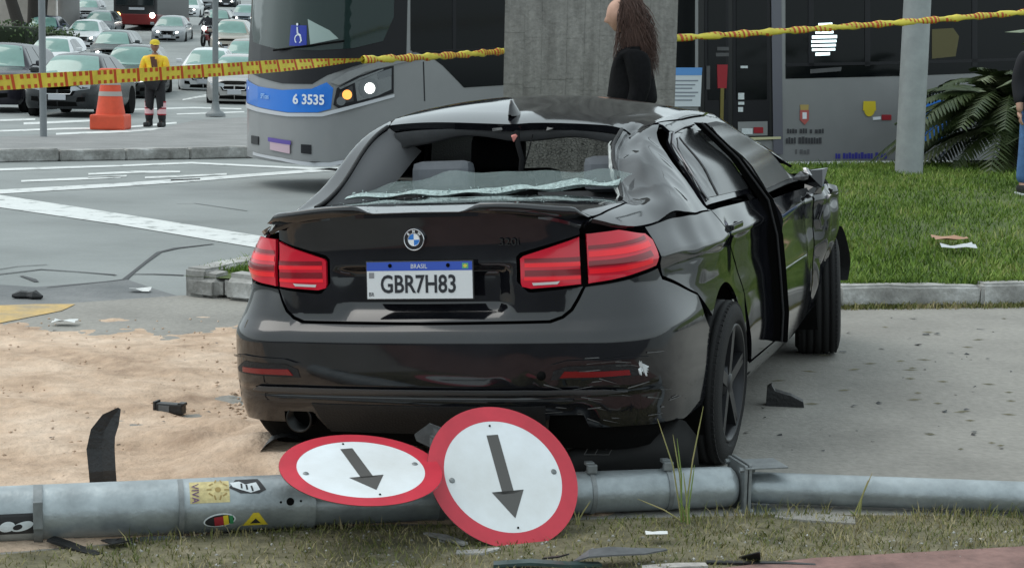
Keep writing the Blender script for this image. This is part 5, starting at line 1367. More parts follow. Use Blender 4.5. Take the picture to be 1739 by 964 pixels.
for (x0, y0, x1, y1) in ((1216, 80, 1236, 86), (1214, 90, 1236, 96), (1198, 112, 1204, 152), (1252, 158, 1262, 169), (1252, 173, 1262, 178), (1252, 182, 1260, 190), (1256, 112, 1268, 116)):
    bpart('door_label', [(x0, y0), (x1, y0), (x1, y1), (x0, y1)], M_SW if x0 > 1250 else M_GREYIN, .026, .1)
# notice beside the pillar, marks on the side panel
bpart('notice', [(1138, 115), (1191, 115), (1188, 181), (1138, 181)], mat('notice white', (.60, .64, .68), .5), .020, .1); bpart('notice_band', [(1138, 115), (1191, 115), (1190, 128), (1138, 128)], mat('notice blue', (.10, .28, .62), .5), .024, .1)
for k, y_ in enumerate((136, 143, 149, 156, 162, 169)): bpart('notice_line', [(1143, y_), (1184-5*(k % 3), y_), (1184-5*(k % 3), y_+2.2), (1143, y_+2.2)], mat('notice ink', (.22, .24, .28), .6), .024, .1)
disc('yellow_emblem', 1476, 187, .085, mat('emblem yellow', (.62, .48, .02), .5), .010); bpart('red_emblem', [(1497, 195), (1513, 195), (1513, 204), (1497, 204)], M_RED, .010, .1); bpart('emblem_line', [(1482, 199), (1495, 198), (1495, 203), (1482, 204)], M_BTX, .010, .1)
bpart('yellow_emblem', [(1466, 172), (1486, 172), (1487, 188), (1465, 188)], MATS['emblem yellow'], .011, .1)
bpart('shield_emblem', [(1358, 187), (1373, 187), (1373, 204), (1366, 212), (1358, 204)], mat('shield red', (.42, .10, .09), .5), .010, .1); bpart('shield_crown', [(1358, 178), (1373, 178), (1372, 187), (1359, 187)], mat('shield gold', (.40, .30, .10), .5), .010, .1); bpart('shield_arm', [(1362, 191), (1369, 191), (1369, 202), (1362, 202)], M_BTX, .013, .1)
M_BDK = mat('bus dark lettering', (.045, .045, .05), .6)
def blurred_print(px0, px1, py, hpx, m_, seed):
    """print too blurred to read: a row of letter-sized strokes"""
    r_ = random.Random(seed); x = px0
    while x < px1:
        w_ = r_.choice((3.2, 4.2, 5.0)); hh = hpx*r_.uniform(.72, 1.0)
        bpart('print_mark', [(x, py+hpx/2), (x+w_, py+hpx/2), (x+w_, py+hpx/2-hh), (x, py+hpx/2-hh)], m_, .010, .1, 0)
        x += w_+(1.0 if r_.random() > .16 else 4.5)
blurred_print(1336, 1396, 222, 9, M_BDK, 1); blurred_print(1334, 1395, 238, 12, M_BDK, 2); blurred_print(1350, 1372, 257, 9, mat('bus faint lettering', (.11, .11, .115), .6), 3)
blurred_print(1418, 1506, 264, 11, mat('bus violet lettering', (.045, .045, .30), .5), 4)
M_LED = mat('lit display', (.8, .9, .9), .4, emit=(.75, .95, 1), estr=1.6)
for (x0, x1, y0, y1) in ((1389, 1412, 40, 48), (1384, 1414, 54, 58), (1378, 1420, 61, 66), (1377, 1419, 69, 73), (1377, 1418, 76, 80), (1378, 1417, 83, 87), (1384, 1408, 90, 95)):
    bpart('display_bar', [(x0, y0), (x1, y0-1), (x1, y1-1), (x0, y1)], M_LED, .018, .1)
bpart('window_label', [(1375, 118), (1428, 114), (1427, 121), (1375, 125)], M_GREYIN, .016, .1)
bpart('seat_back', [(1582, 50), (1618, 48), (1628, 62), (1622, 96), (1582, 100)], mat('mustard seat behind glass', (.10, .085, .03), .6), .010, .1)
bpart('blue_stripe', [(1572, 168), (1612, 172), (1604, 236), (1566, 240)], M_BUSB, .012, .1)

# ---- concrete pillar with board marks
CY = 14.0
pil = thing('concrete_pillar', 'wide board-marked grey concrete pillar behind the crashed car', 'pillar', ((dpt(856, 90, CY).x+dpt(1149, 90, CY).x)/2, CY, 0))
cw = dpt(1149, 90, CY).x-dpt(856, 90, CY).x; px0 = dpt(856, 90, CY).x
M_PIL = ground_mat('board marked concrete', [(0.3, (.13, .123, .115)), (0.5, (.20, .193, .182)), (0.72, (.275, .265, .25))], 3.0, 9, 0.9, 0.5, 40, (22, .14))
nt = M_PIL.node_tree; mp = nt.nodes.new('ShaderNodeMapping'); mp.inputs['Scale'].default_value = (3.2, 1, .45)
for n in nt.nodes:
    if n.type == 'TEX_NOISE' and n.inputs['Scale'].default_value < 10:
        g_ = [x for x in nt.nodes if x.type == 'NEW_GEOMETRY'][0]; nt.links.new(g_.outputs['Position'], mp.inputs['Vector']); nt.links.new(mp.outputs['Vector'], n.inputs['Vector'])
b = MB(); b.box((0, .55, 2.4), (cw-.006, 1.06, 4.8), 0); b.build('core', M_PIL, pil)
rs = random.Random(12); x = 0.0; edges_ = [0]
while x < cw-.02: x = min(cw, x+rs.choice((.10, .12, .14, .16, .2))); edges_.append(x if cw-x > .06 else cw)
for i in range(len(edges_)-1):
    a_, e_ = edges_[i], edges_[i+1]
    if e_-a_ < .01: continue
    zj = [-.1, 1.02+rs.uniform(-.3, .1), 1.36+rs.uniform(-.05, .05), 1.72+rs.uniform(-.06, .06), 2.6, 4.8]
    for k in range(len(zj)-1):
        d_ = rs.uniform(.008, .013); b = MB(); b.box(((a_+e_)/2-cw/2, .02-d_/2-.0, (zj[k]+zj[k+1])/2), (e_-a_-.0010, d_+.004, zj[k+1]-zj[k]-.0012), 0, b=.0010); b.build('board_mark', M_PIL, pil)

# ---- people
def skin_mesh(nm, verts, edges, radii, m_, parent, sub=2, root=0, keep=None):
    me = bpy.data.meshes.new('tmp'); me.from_pydata([tuple(v) for v in verts], edges, [])
    o = bpy.data.objects.new('tmp', me); col.objects.link(o)
    md = o.modifiers.new('skin', 'SKIN'); md.use_smooth_shade = True; md.branch_smoothing = .6
    for i, r_ in enumerate(radii):
        r_ = r_ if isinstance(r_, tuple) else (r_, r_); me.skin_vertices[0].data[i].radius = r_
    me.skin_vertices[0].data[root].use_root = True
    s2 = o.modifiers.new('sub', 'SUBSURF'); s2.levels = s2.render_levels = sub
    dg = bpy.context.evaluated_depsgraph_get(); ev = o.evaluated_get(dg); nm_ = bpy.data.meshes.new_from_object(ev)
    bpy.data.objects.remove(o); bpy.data.meshes.remove(me)
    nm_.name = nm
    nm_.polygons.foreach_set('use_smooth', [True]*len(nm_.polygons))
    nm_.materials.clear()
    return link(nm, nm_, parent, m_)
def head_mesh(c, h, yaw, pitch=0.0):
    """a head: skull, brow, nose, lips, chin, ears; faces +X before turning"""
    bm = bmesh.new(); bmesh.ops.create_uvsphere(bm, u_segments=28, v_segments=22, radius=1)
    for v in bm.verts:
        x, y, z = v.co; r_ = Vector((x*.42*h, y*.335*h, z*.5*h))
        if z < -.1: r_.x *= 1-.10*(-z); r_.y *= 1-.38*(-z-.1); r_.x += .05*h*(-z)
        if x > .3 and abs(y) < .45:
            nose = math.exp(-((z+.10)/.16)**2)*math.exp(-(y/.17)**2)*(1 if z > -.32 else .3); r_.x += .13*h*nose*(.6+.4*min(1, max(0, .25-z)/.3))
            r_.x += .028*h*math.exp(-((z+.47)/.07)**2)*math.exp(-(y/.3)**2) + .04*h*math.exp(-((z+.80)/.14)**2)*math.exp(-(y/.3)**2) + .02*h*math.exp(-((z-.20)/.1)**2)
            for sd3 in (-1, 1): r_.x -= .030*h*math.exp(-((z-.05)/.09)**2-((y-sd3*.30)/.14)**2)
        if abs(y) > .86 and abs(x) < .35 and -.25 < z < .2: r_.y += .03*h*(1 if y > 0 else -1)
        v.co = r_
    R_ = Matrix.Rotation(yaw, 4, 'Z') @ Matrix.Rotation(pitch, 4, 'Y')
    for v in bm.verts: v.co = R_ @ v.co + Vector(c)
    vs = [v.co.copy() for v in bm.verts]; bm.verts.index_update(); fs = [[v.index for v in f.verts] for f in bm.faces]; bm.free()
    return vs, fs
def join_head(o, vs, fs):
    bm = bmesh.new(); bm.from_mesh(o.data); nv = [bm.verts.new(v) for v in vs]
    for f in fs:
        try: bm.faces.new([nv[i] for i in f]).smooth = True
        except ValueError: pass
    bm.to_mesh(o.data); bm.free()
M_SKIN = mat('skin', (.46, .27, .20), .55, var=.08, vscale=20); M_SKIND = mat('tanned skin', (.24, .125, .085), .55, var=.1, vscale=20)
M_HAIR = mat('brown hair', (.05, .026, .02), .6, c2=(.105, .055, .042), vscale=30, stretch=(4, 4, .5)); M_BLKF = mat('black knit', (.006, .006, .007), .9, var=.3, vscale=40, spec=.15)
M_DENIM = mat('blue denim', (.075, .16, .34), .9, var=.2, vscale=18); M_SHOE = mat('dark shoe', (.015, .015, .016), .6)
def fingers(base, dirv, palm_n, m_, parent, L=.085, spread=.018, curl=.6):
    side = Vector(dirv).cross(Vector(palm_n)).normalized(); d = Vector(dirv).normalized(); n = Vector(palm_n).normalized()
    vs, es, rs_ = [], [], []
    for k, ln in enumerate((.86, .97, 1.0, .9)):
        p = Vector(base)+side*(k-1.5)*spread; i = len(vs)
        pts = [p, p+d*L*ln*.45+n*L*.10*curl, p+d*L*ln*.75+n*L*.35*curl, p+d*L*ln*.88+n*L*.62*curl]
        vs += pts; es += [(i, i+1), (i+1, i+2), (i+2, i+3)]; rs_ += [.0095, .009, .0085, .007]
    i = len(vs); p = Vector(base)-d*.055-side*.035
    vs += [p, p-side*.022+d*.03+n*.012, p-side*.024+d*.062+n*.02]; es += [(i, i+1), (i+1, i+2)]; rs_ += [.012, .010, .008]
    return vs, es, rs_
# walking woman, seen from her left side, head bowed
wx, wy = dpt(1073, 110, 12.6).x, 12.6; wz = lawn_z(wx, wy)-.035
wo = thing('person', 'woman in black top with long brown hair walking past the pillar', 'person', (wx, wy, wz))
V = Vector
def V3(*p): return Vector(p)
jw = [V3(0, 0, .98), V3(.0, 0, 1.10), V3(-.01, 0, 1.24), V3(-.005, 0, 1.36), V3(-.015, 0, 1.47), V3(-.045, 0, 1.54),           # pelvis..neck
      V3(-.0, -.085, .92), V3(-.10, -.09, .50), V3(-.02, -.09, .08), V3(-.15, -.09, .04),
      V3(.0, .085, .92), V3(.10, .09, .52), V3(.22, .09, .12), V3(.12, .09, .05),
      V3(.01, -.14, 1.40), V3(.04, -.165, 1.15), V3(-.02, -.165, .92), V3(-.04, -.165, .84),
      V3(.0, .165, 1.40), V3(-.02, .20, 1.15), V3(-.12, .19, .95), V3(-.15, .185, .87)]
ew = [(0, 1), (1, 2), (2, 3), (3, 4), (4, 5), (0, 6), (6, 7), (7, 8), (8, 9), (0, 10), (10, 11), (11, 12), (12, 13), (3, 14), (14, 15), (15, 16), (16, 17), (3, 18), (18, 19), (19, 20), (20, 21)]
rw = [(.13, .12), (.11, .105), (.10, .10), (.075, .075), .05, .05, .10, .065, .045, .035, .10, .065, .045, .035, .04, .035, .03, .028, .04, .035, .03, .028]
bo = skin_mesh('body', jw, ew, rw, M_SKIN, wo)
hv, hf = head_mesh((-.092, 0, 1.655), .235, math.pi, rad(16)); join_head(bo, hv, hf)
bo.data.materials.append(M_BLKF)
for pl_ in bo.data.polygons:
    if .95 < pl_.center.z < 1.475: pl_.material_index = 1
wt = skin_mesh('black_top', jw[:5]+[jw[14], jw[15], jw[16], jw[18], jw[19], jw[20]], [(0, 1), (1, 2), (2, 3), (3, 4), (3, 5), (5, 6), (6, 7), (3, 8), (8, 9), (9, 10)], [(.175, .165), (.16, .155), (.17, .165), (.155, .15), .08, .098, .066, .050, .098, .066, .050], M_BLKF, wo)
for v_ in wt.data.vertices: v_.co.x = v_.co.x*1.22+.01
skin_mesh('trousers', [jw[0]]+jw[6:9]+jw[10:13], [(0, 1), (1, 2), (2, 3), (0, 4), (4, 5), (5, 6)], [(.165, .14), .115, .078, .058, .115, .078, .058], mat('black trousers', (.008, .008, .009), .9), wo)
for i in (8, 12):
    b = MB(); p = jw[i]; b.box((p.x-.06, p.y, .045), (.25, .085, .09), 0, b=.03); b.build('shoe', M_SHOE, wo)
for i in (17, 21):
    fv, fe, fr = fingers(jw[i]+V3(-.01, 0, -.03), (-.2, 0, -1), (0, 1 if i == 17 else -1, 0), M_SKIN, wo); j0 = len(fv); fv.append(jw[i]); fv.append(jw[i]+V3(-.01, 0, -.05)); fe += [(j0, j0+1)]; fr += [.026, .03]
    for k in (0, 4, 8, 12, 16): fe.append((j0+1, k)) if k < 17 else None
    skin_mesh('hand', fv, fe, fr, M_SKIN, wo, 1, j0)
# hair: cap and long strands down the back and over the shoulder
b = MB(); rs = random.Random(8); hc = V3(-.062, 0, 1.685)
rows = []
for i in range(14):
    th = i/13*math.pi*.62
    rows.append([hc+V3(.0+.112*math.sin(th)*math.cos(ph)+.012, .092*math.sin(th)*math.sin(ph), .128*math.cos(th)) for ph in np.linspace(-math.pi*.68, math.pi*.68, 20)])
b.grid(rows)
rows = []
for t in np.linspace(0, 1, 12):                                  # soft mass under the strands
    w_ = (.092+.012*math.sin(3*t))*(1-.55*t**3); c_ = hc+V3(.035+.075*t+.01*math.sin(6*t), 0, -.03-.36*t)
    rows.append([c_+V3(w_*.62*math.cos(a_), w_*math.sin(a_), .01*math.sin(3*a_)) for a_ in np.linspace(0, 2*math.pi, 18, endpoint=False)])
b.grid(rows, closeu=True)
for k in range(1500):
    ph = rs.uniform(-math.pi*.66, math.pi*.66); s0 = hc+V3(.106*math.cos(ph)+.012, .091*math.sin(ph), rs.uniform(-.05, .09)); side = -1 if s0.y < 0 else 1
    ln = rs.uniform(.20, .47); sw = rs.uniform(.02, .15); fr = rs.random() < .16; ph2 = rs.uniform(-.5, .5); wv = rs.uniform(.004, .016); pts = []
    for t in np.linspace(0, 1, 7):
        pts.append(s0+V3((-.03 if fr else sw)*t+wv*math.sin(9*t+6*ph2), side*.030*math.sin(2.6*t)+.02*ph2*t, -ln*t))
    b.tube(pts, [.002, .003, .003, .0028, .0024, .0016, .0005], 3, caps=False)
b.build('hair', M_HAIR, wo)

# traffic agent, arms folded
ap_ = gpt(264, 213, 0); ag = thing('person', 'traffic agent in yellow jacket and cap standing with folded arms', 'person', (ap_.x, ap_.y, -.03), rad(-8))
ja = [V3(0, 0, .95), V3(0, 0, 1.08), V3(0, 0, 1.24), V3(0, 0, 1.38), V3(0, 0, 1.49), V3(0, 0, 1.54),
      V3(-.10, 0, .90), V3(-.125, -.01, .50), V3(-.14, .02, .10), V3(-.15, -.11, .05), V3(.10, 0, .90), V3(.125, -.01, .50), V3(.14, .02, .10), V3(.15, -.11, .05),
      V3(-.21, 0, 1.40), V3(-.27, -.03, 1.14), V3(-.05, -.21, 1.12), V3(.06, -.22, 1.15), V3(.21, 0, 1.40), V3(.27, -.03, 1.14), V3(.07, -.235, 1.11), V3(-.03, -.24, 1.13)]
ea = ew
ra = [(.17, .13), (.165, .125), (.18, .125), (.17, .115), .065, .06, .105, .07, .045, .022, .105, .07, .045, .022, .07, .055, .04, .035, .07, .055, .04, .035]
bo = skin_mesh('body', ja, ea, ra, M_SKIND, ag)
hv, hf = head_mesh((.005, -.02, 1.645), .24, rad(-62), rad(4)); join_head(bo, hv, hf)
M_YEL = mat('yellow jacket', (.85, .70, .03), .7, c2=(.74, .30, .03), vscale=4.5)
bsdf(M_YEL)
skin_mesh('jacket', ja[:5]+ja[14:17]+ja[18:21], [(0, 1), (1, 2), (2, 3), (3, 4), (3, 5), (5, 6), (6, 7), (3, 8), (8, 9), (9, 10)], [(.215, .165), (.205, .16), (.225, .16), (.205, .145), .085, .098, .082, .062, .098, .082, .062], M_YEL, ag)
skin_mesh('trousers', [ja[0]]+ja[6:9]+ja[10:13], [(0, 1), (1, 2), (2, 3), (0, 4), (4, 5), (5, 6)], [(.19, .15), .13, .098, .085, .13, .098, .085], mat('dark trousers', (.018, .018, .02), .9, var=.3, vscale=9), ag)
for sx_ in (-1, 1):
    for (z0, z1, m_) in ((.40, .50, mat('pale reflective band', (.66, .42, .44), .4)), (.27, .37, mat('pale reflective band', (.66, .42, .44), .4)), (.37, .40, M_RED), (.50, .53, M_RED), (.245, .27, M_RED)):
        b = MB(); c0, c1 = V3(sx_*(.125+.015*(.5-z0)/.4), 0, 0), 0; b.lathe([(.093, z0), (.093, z1)], 16, 'z', T=Matrix.Translation((sx_*(.127+.008), .005, 0))); b.build('reflective_band', m_, ag)
    b = MB(); b.tube([V3(sx_*.14, .02, .02), V3(sx_*.14, .02, .16), V3(sx_*.14, .02, .24)], [.075, .07, .075], 12); b.box((sx_*.15, -.07, .05), (.11, .26, .10), 0, b=.035); b.build('boot', M_SHOE, ag)
b = MB(); Th = Matrix.Translation((.005, -.02, 1.66)) @ Matrix.Rotation(rad(-62), 4, 'Z')
b.lathe([(.001, .135), (.05, .128), (.088, .10), (.102, .06), (.104, .03)], 20, 'z', T=Th); b.add([Th @ Vector(p) for p in ((.07, -.075, .035), (.16, -.05, .02), (.17, 0, .022), (.16, .05, .02), (.07, .075, .035), (.07, 0, .055))], [(0, 1, 2, 5), (2, 3, 4, 5)], 0, True); b.build('cap', mat('yellow cap', (.62, .47, .03), .7), ag)
b = MB(); b.add([V3(-.05, -.168, 1.44), V3(.06, -.165, 1.44), V3(.03, -.178, 1.22), V3(-.01, -.178, 1.22)], [(0, 1, 2, 3)]); b.add([V3(.02, -.182, 1.40), V3(.10, -.176, 1.38), V3(.12, -.182, 1.22), V3(.05, -.186, 1.20)], [(0, 1, 2, 3)]); b.build('vest_opening', mat('brown shirt', (.10, .045, .03), .8), ag)
for i, dr_ in ((17, (1, -.1, .1)), (21, (-1, -.1, .1))):
    fv, fe, fr = fingers(ja[i]+V3(dr_[0]*.06, -.01, 0), dr_, (0, .6, -.6), M_SKIND, ag); j0 = len(fv); fv += [ja[i], ja[i]+V3(dr_[0]*.055, -.01, 0)]; fe += [(j0, j0+1)]+[(j0+1, k) for k in (0, 4, 8, 12)]+[(j0, 16)]; fr += [.032, .034]
    skin_mesh('hand', fv, fe, fr, M_SKIND, ag, 1, j0)

# man in jeans at the edge of the lawn
mx_ = gpt(1760, 334, .27); mn_ = thing('person', 'man in blue jeans and dark jacket standing on the lawn', 'person', (mx_.x+.0, mx_.y, lawn_z(mx_.x, mx_.y)))
jm = [V3(p.x, p.y, p.z) for p in ja]; 
jm[15], jm[16], jm[17] = V3(-.25, .02, 1.13), V3(-.24, -.06, .90), V3(-.24, -.08, .83); jm[19], jm[20], jm[21] = V3(.25, .02, 1.13), V3(.24, -.06, .90), V3(.24, -.08, .83)
bo = skin_mesh('body', jm, ew, ra, M_SKIN, mn_); hv, hf = head_mesh((0, -.02, 1.645), .24, rad(-100)); join_head(bo, hv, hf)
b = MB(); b.lathe([(.001, .135), (.06, .12), (.095, .08), (.104, .03), (.10, -.02)], 20, 'z', T=Matrix.Translation((0, .0, 1.66))); b.build('hair', M_HAIR, mn_)
skin_mesh('jeans', [jm[0]]+jm[6:9]+jm[10:13], [(0, 1), (1, 2), (2, 3), (0, 4), (4, 5), (5, 6)], [(.185, .14), .125, .092, .08, .125, .092, .08], M_DENIM, mn_)
skin_mesh('shirt', jm[:4], [(0, 1), (1, 2), (2, 3)], [(.20, .155), (.19, .15), (.195, .145), (.17, .13)], mat('pale lilac shirt', (.48, .47, .62), .8), mn_)
skin_mesh('jacket', jm[2:5]+jm[14:17]+jm[18:21], [(0, 1), (1, 2), (1, 3), (3, 4), (4, 5), (1, 6), (6, 7), (7, 8)], [(.205, .155), (.20, .15), .085, .095, .075, .055, .095, .075, .055], mat('dark jacket', (.012, .012, .016), .85), mn_)
for sx_ in (-1, 1):
    b = MB(); b.box((sx_*.15, -.07, .05), (.105, .28, .10), 0, b=.035); b.box((sx_*.15, -.07, .012), (.115, .29, .024), 1, b=.008); b.build('shoe', [M_SHOE, M_SW], mn_)
for i in (17, 21):
    fv, fe, fr = fingers(jm[i]+V3(0, -.01, -.05), (0, -.1, -1), (1 if i == 17 else -1, 0, 0), M_SKIN, mn_); j0 = len(fv); fv += [jm[i], jm[i]+V3(0, -.01, -.05)]; fe += [(j0, j0+1)]+[(j0+1, k) for k in (0, 4, 8, 12)]+[(j0, 16)]; fr += [.03, .032]
    skin_mesh('hand', fv, fe, fr, M_SKIN, mn_, 1, j0)

# ---- barrier tape, two runs tied round the pillar
M_TY = mat('tape yellow', (.66, .55, .07), .5, var=.2, vscale=6); M_TR = mat('tape red print', (.50, .075, .02), .5)
def tape(label, A, B_, sag, w, twist, tw0=0.0, nar=lambda t: 1.0):
    root = thing('barrier_tape', label, 'tape', A)
    ax = (B_-A).normalized(); L = (B_-A).length; n = int(L/.009)
    sd_ = ax.cross(Vector((0, 0, 1))).normalized()
    def pt(s_, c):                     # s along, c across -1..1
        t = s_/L; p = A.lerp(B_, t)+Vector((0, 0, -sag*4*t*(1-t))); a_ = tw0+twist(t); c = c*nar(t)
        up_ = Vector((0, 0, 1)); d = up_*math.cos(a_)+sd_*math.sin(a_)
        return p+d*c*w/2, ax.cross(d)
    b = MB(); rows = [[pt(L*i/n, c)[0] for i in range(n+1)] for c in (-1, -.33, .33, 1)]; b.grid(rows); o = b.build('band', M_TY, root); o.matrix_parent_inverse = Matrix.Translation(-A)
    b = MB(); rr = random.Random(2); s_ = .03
    def quad(s0, s1, c0, c1, sk):
        for off in (.0012, -.0012):
            vs = []
            for (sa, c) in ((s0, c0), (s1, c0), (s1+sk, c1), (s0+sk, c1)):
                sa = min(L, max(0, sa)); p, nn = pt(sa, c); vs.append(p+nn*off)
            b.add(vs, [(0, 1, 2, 3)])
    while s_ < L-.2:
        quad(s_, s_+.022, -1, 1, -.035)
        for k in range(3):
            q = s_+.045+.05*k; quad(q, q+.026, .35, .95, -.01); quad(q+.018, q+.042, -.95, -.45, -.008)
        s_ += .205
    o = b.build('red_print', M_TR, root, fix=False); o['kind'] = 'stuff'; o.matrix_parent_inverse = Matrix.Translation(-A)
    return root
def rope(root, A, B_, sag, r0, s0=0.0, s1=1.0):
    """tape gathered into a twisted rope, printed stripes winding round it"""
    L = (B_-A).length; n = 90; ax = (B_-A).normalized(); sd_ = ax.cross(Vector((0, 0, 1))).normalized(); up_ = sd_.cross(ax)
    def c(t): return A.lerp(B_, t)+Vector((0, 0, -sag*4*t*(1-t)))
    def rr(t): return r0*(1+.22*math.sin(t*L*21)+.12*math.sin(t*L*47+1))
    def q(t, ph, o): return c(t)+(up_*math.cos(ph)*1.15+sd_*math.sin(ph)*.75)*(rr(t)+o)
    b = MB(); b.grid([[q(s0+(s1-s0)*i/n, 2*math.pi*k/9, 0) for k in range(9)] for i in range(n+1)], closeu=True); o = b.build('twisted_band', M_TY, root); o.matrix_parent_inverse = Matrix.Translation(-Vector(root.location))
    b = MB(); t = s0*L+.02
    while t < s1*L-.09:
        w_ = .018 if int(t*40) % 3 else .028
        b.grid([[q((t+d_+.045*k/8)/L, 4.4*k/8+t*9, .0009) for k in range(9)] for d_ in (0, w_)], smooth=False); t += .052
    o = b.build('red_print', M_TR, root, fix=False); o['kind'] = 'stuff'; o.matrix_parent_inverse = Matrix.Translation(-Vector(root.location))
TA = dpt(-190, 150, 8.0); TB = dpt(858, 87, 14.05); TM = TA.lerp(TB, .66)
t1 = tape('yellow and red barrier tape stretched in front of the waiting traffic to the pillar', TA, TM, .01, .078, lambda t: .25*math.sin(4*t)+1.1*float(sstep(.82, 1, t)), nar=lambda t: 1-.50*float(sstep(.70, 1.0, t)))
rope(t1, TM-(TB-TA).normalized()*.03, TB, .008, .021)
TC = dpt(1148, 65, 14.05); TD = dpt(1850, 11, 16.5)
t2 = thing('barrier_tape', 'yellow and red barrier tape stretched from the pillar past the light grey lamp post', 'tape', TC); rope(t2, TC, TD, .015, .023)

# ---- lamp post on the lawn, two posts on the median
M_POST = mat('pale grey post paint', (.30, .318, .325), .5, var=.12, vscale=5)
def post(label, px, py, z, w0, w1, H, m_, base=True, n=24):
    P = gpt(px, py, z); r_ = thing('lamp_post', label, 'post', (P.x, P.y, z-.03))
    b = MB(); b.tube([(0, 0, 0), (0, 0, H*.5), (0, 0, H)], [w0, (w0+w1)/2, w1], n); b.build('shaft', m_, r_)
    if base: b = MB(); b.lathe([(w0*3.2, 0), (w0*3.2, .05), (w0*2.6, .09), (w0*1.5, .14), (w0*1.15, .30), (w0*1.02, .34)], 24, 'z'); b.build('base_collar', m_, r_)
    b = MB(); b.tube([(0, 0, H-.3), (0, 0, H), (.5, .2, H+.25)], w1*.7, 10); b.build('arm', m_, r_)
    b = MB(); b.box((.75, .3, H+.27), (.6, .25, .1), 0, b=.03); b.build('lantern', M_GALVD, r_)
    return r_
post('thick light grey lamp post standing on the lawn before the bus', 1543, 297, .31, .160, .140, 8, M_POST, False)
post('thin grey post at the median edge before the dark sedan', 74, 232, .125, .056, .052, 6, mat('grey post paint', (.20, .215, .225), .5, var=.1, vscale=5), False)
post('grey post with broad foot on the median beside the traffic agent', 366, 195, .02, .075, .065, 6, mat('dark grey post paint', (.17, .185, .19), .5, var=.1, vscale=5), True)

# ---- cycad shrub by the bus
M_FRA = mat('dark green frond', (.022, .040, .012), .5, c2=(.055, .075, .025), vscale=6); M_FRB = mat('pale green frond', (.10, .13, .06), .45, c2=(.16, .18, .10), vscale=6)
sb = gpt(1712, 288, .30); shr = thing('cycad_shrub', 'dark green cycad with arching fronds beside the lamp post', 'shrub', (sb.x, sb.y, .28))
b = MB(); b.tube([(0, 0, -.05), (.02, 0, .25), (0, 0, .80)], [.16, .14, .10], 12, smooth=False); b.build('trunk', mat('cycad trunk', (.05, .04, .025), .9, bump=1, bscale=30), shr)
rs = random.Random(31)
for k in range(92):
    az = 2*math.pi*k*.382+rs.uniform(-.2, .2); el = rs.uniform(.15, 1.25); L = rs.uniform(1.0, 1.75); h0 = V3(0, 0, rs.uniform(.45, .85)); d = V3(math.cos(az), math.sin(az), 0)
    pts = []
    for t in np.linspace(0, 1, 12): pts.append(h0+d*L*(math.cos(el)*t+.12*t*t)+V3(0, 0, L*(math.sin(el)*t-(.35+.45*math.cos(el))*t*t)))
    b = MB(); b.tube(pts, [.012-.009*i/11 for i in range(12)], 5)
    for i in range(1, 12):
        for j in (0, .33, .66):
            if i == 11 and j: continue
            p = pts[i].lerp(pts[min(11, i+1)], j); t_ = (pts[min(11, i+1)]-pts[i-1]).normalized(); u = (i+j)/12; ll = .30*math.sin(math.pi*(.12+.86*u))**.7
            for s2 in (-1, 1):
                n_ = t_.cross(V3(0, 0, 1)).normalized()*s2; dr_ = (n_*.85+t_*.55+V3(0, 0, -.18-.2*rs.random())).normalized(); w_ = t_*.022
                b.add([p-w_, p+w_, p+dr_*ll*.55+w_*1.1+V3(0, 0, .012), p+dr_*ll, p+dr_*ll*.55-w_*1.1], [(0, 1, 2, 4), (2, 3, 4)])
    b.build('frond', M_FRB if k % 9 == 0 else M_FRA, shr)
sb = gpt(1790, 300, .30); tre = thing('broadleaf_shrub', 'tall shrub with large pale leaves behind the man in jeans', 'shrub', (sb.x+.1, sb.y, .28))
b = MB(); b.tube([(0, 0, -.05), (.05, 0, .8), (-.1, 0, 1.6)], [.06, .05, .03], 8); b.build('stem', mat('shrub stem', (.06, .05, .03), .9), tre)
M_LFB = mat('large pale leaf', (.085, .12, .06), .4, c2=(.17, .20, .12), vscale=5)
for k in range(34):
    a_ = V3(rs.uniform(-.05, .05), 0, rs.uniform(.5, 1.6)); az = rs.uniform(0, 6.28); L = rs.uniform(.3, .75); d = V3(math.cos(az), math.sin(az)*.8, rs.uniform(-.15, .3)); e_ = a_+d*L
    b = MB(); b.tube([a_, a_.lerp(e_, .5)+V3(0, 0, .05), e_], .008, 5); n_ = d.cross(V3(0, 0, 1)).normalized(); ll = rs.uniform(.28, .45); w_ = ll*.26; dn = (d+V3(0, 0, -.35)).normalized()
    c1 = e_+dn*ll*.4; b.add([e_, c1+n_*w_+V3(0, 0, -.02), c1+V3(0, 0, .02), c1-n_*w_+V3(0, 0, -.02), e_+dn*ll], [(0, 1, 2), (0, 2, 3), (1, 4, 2), (2, 4, 3)]); b.build('leaf', M_LFB, tre)
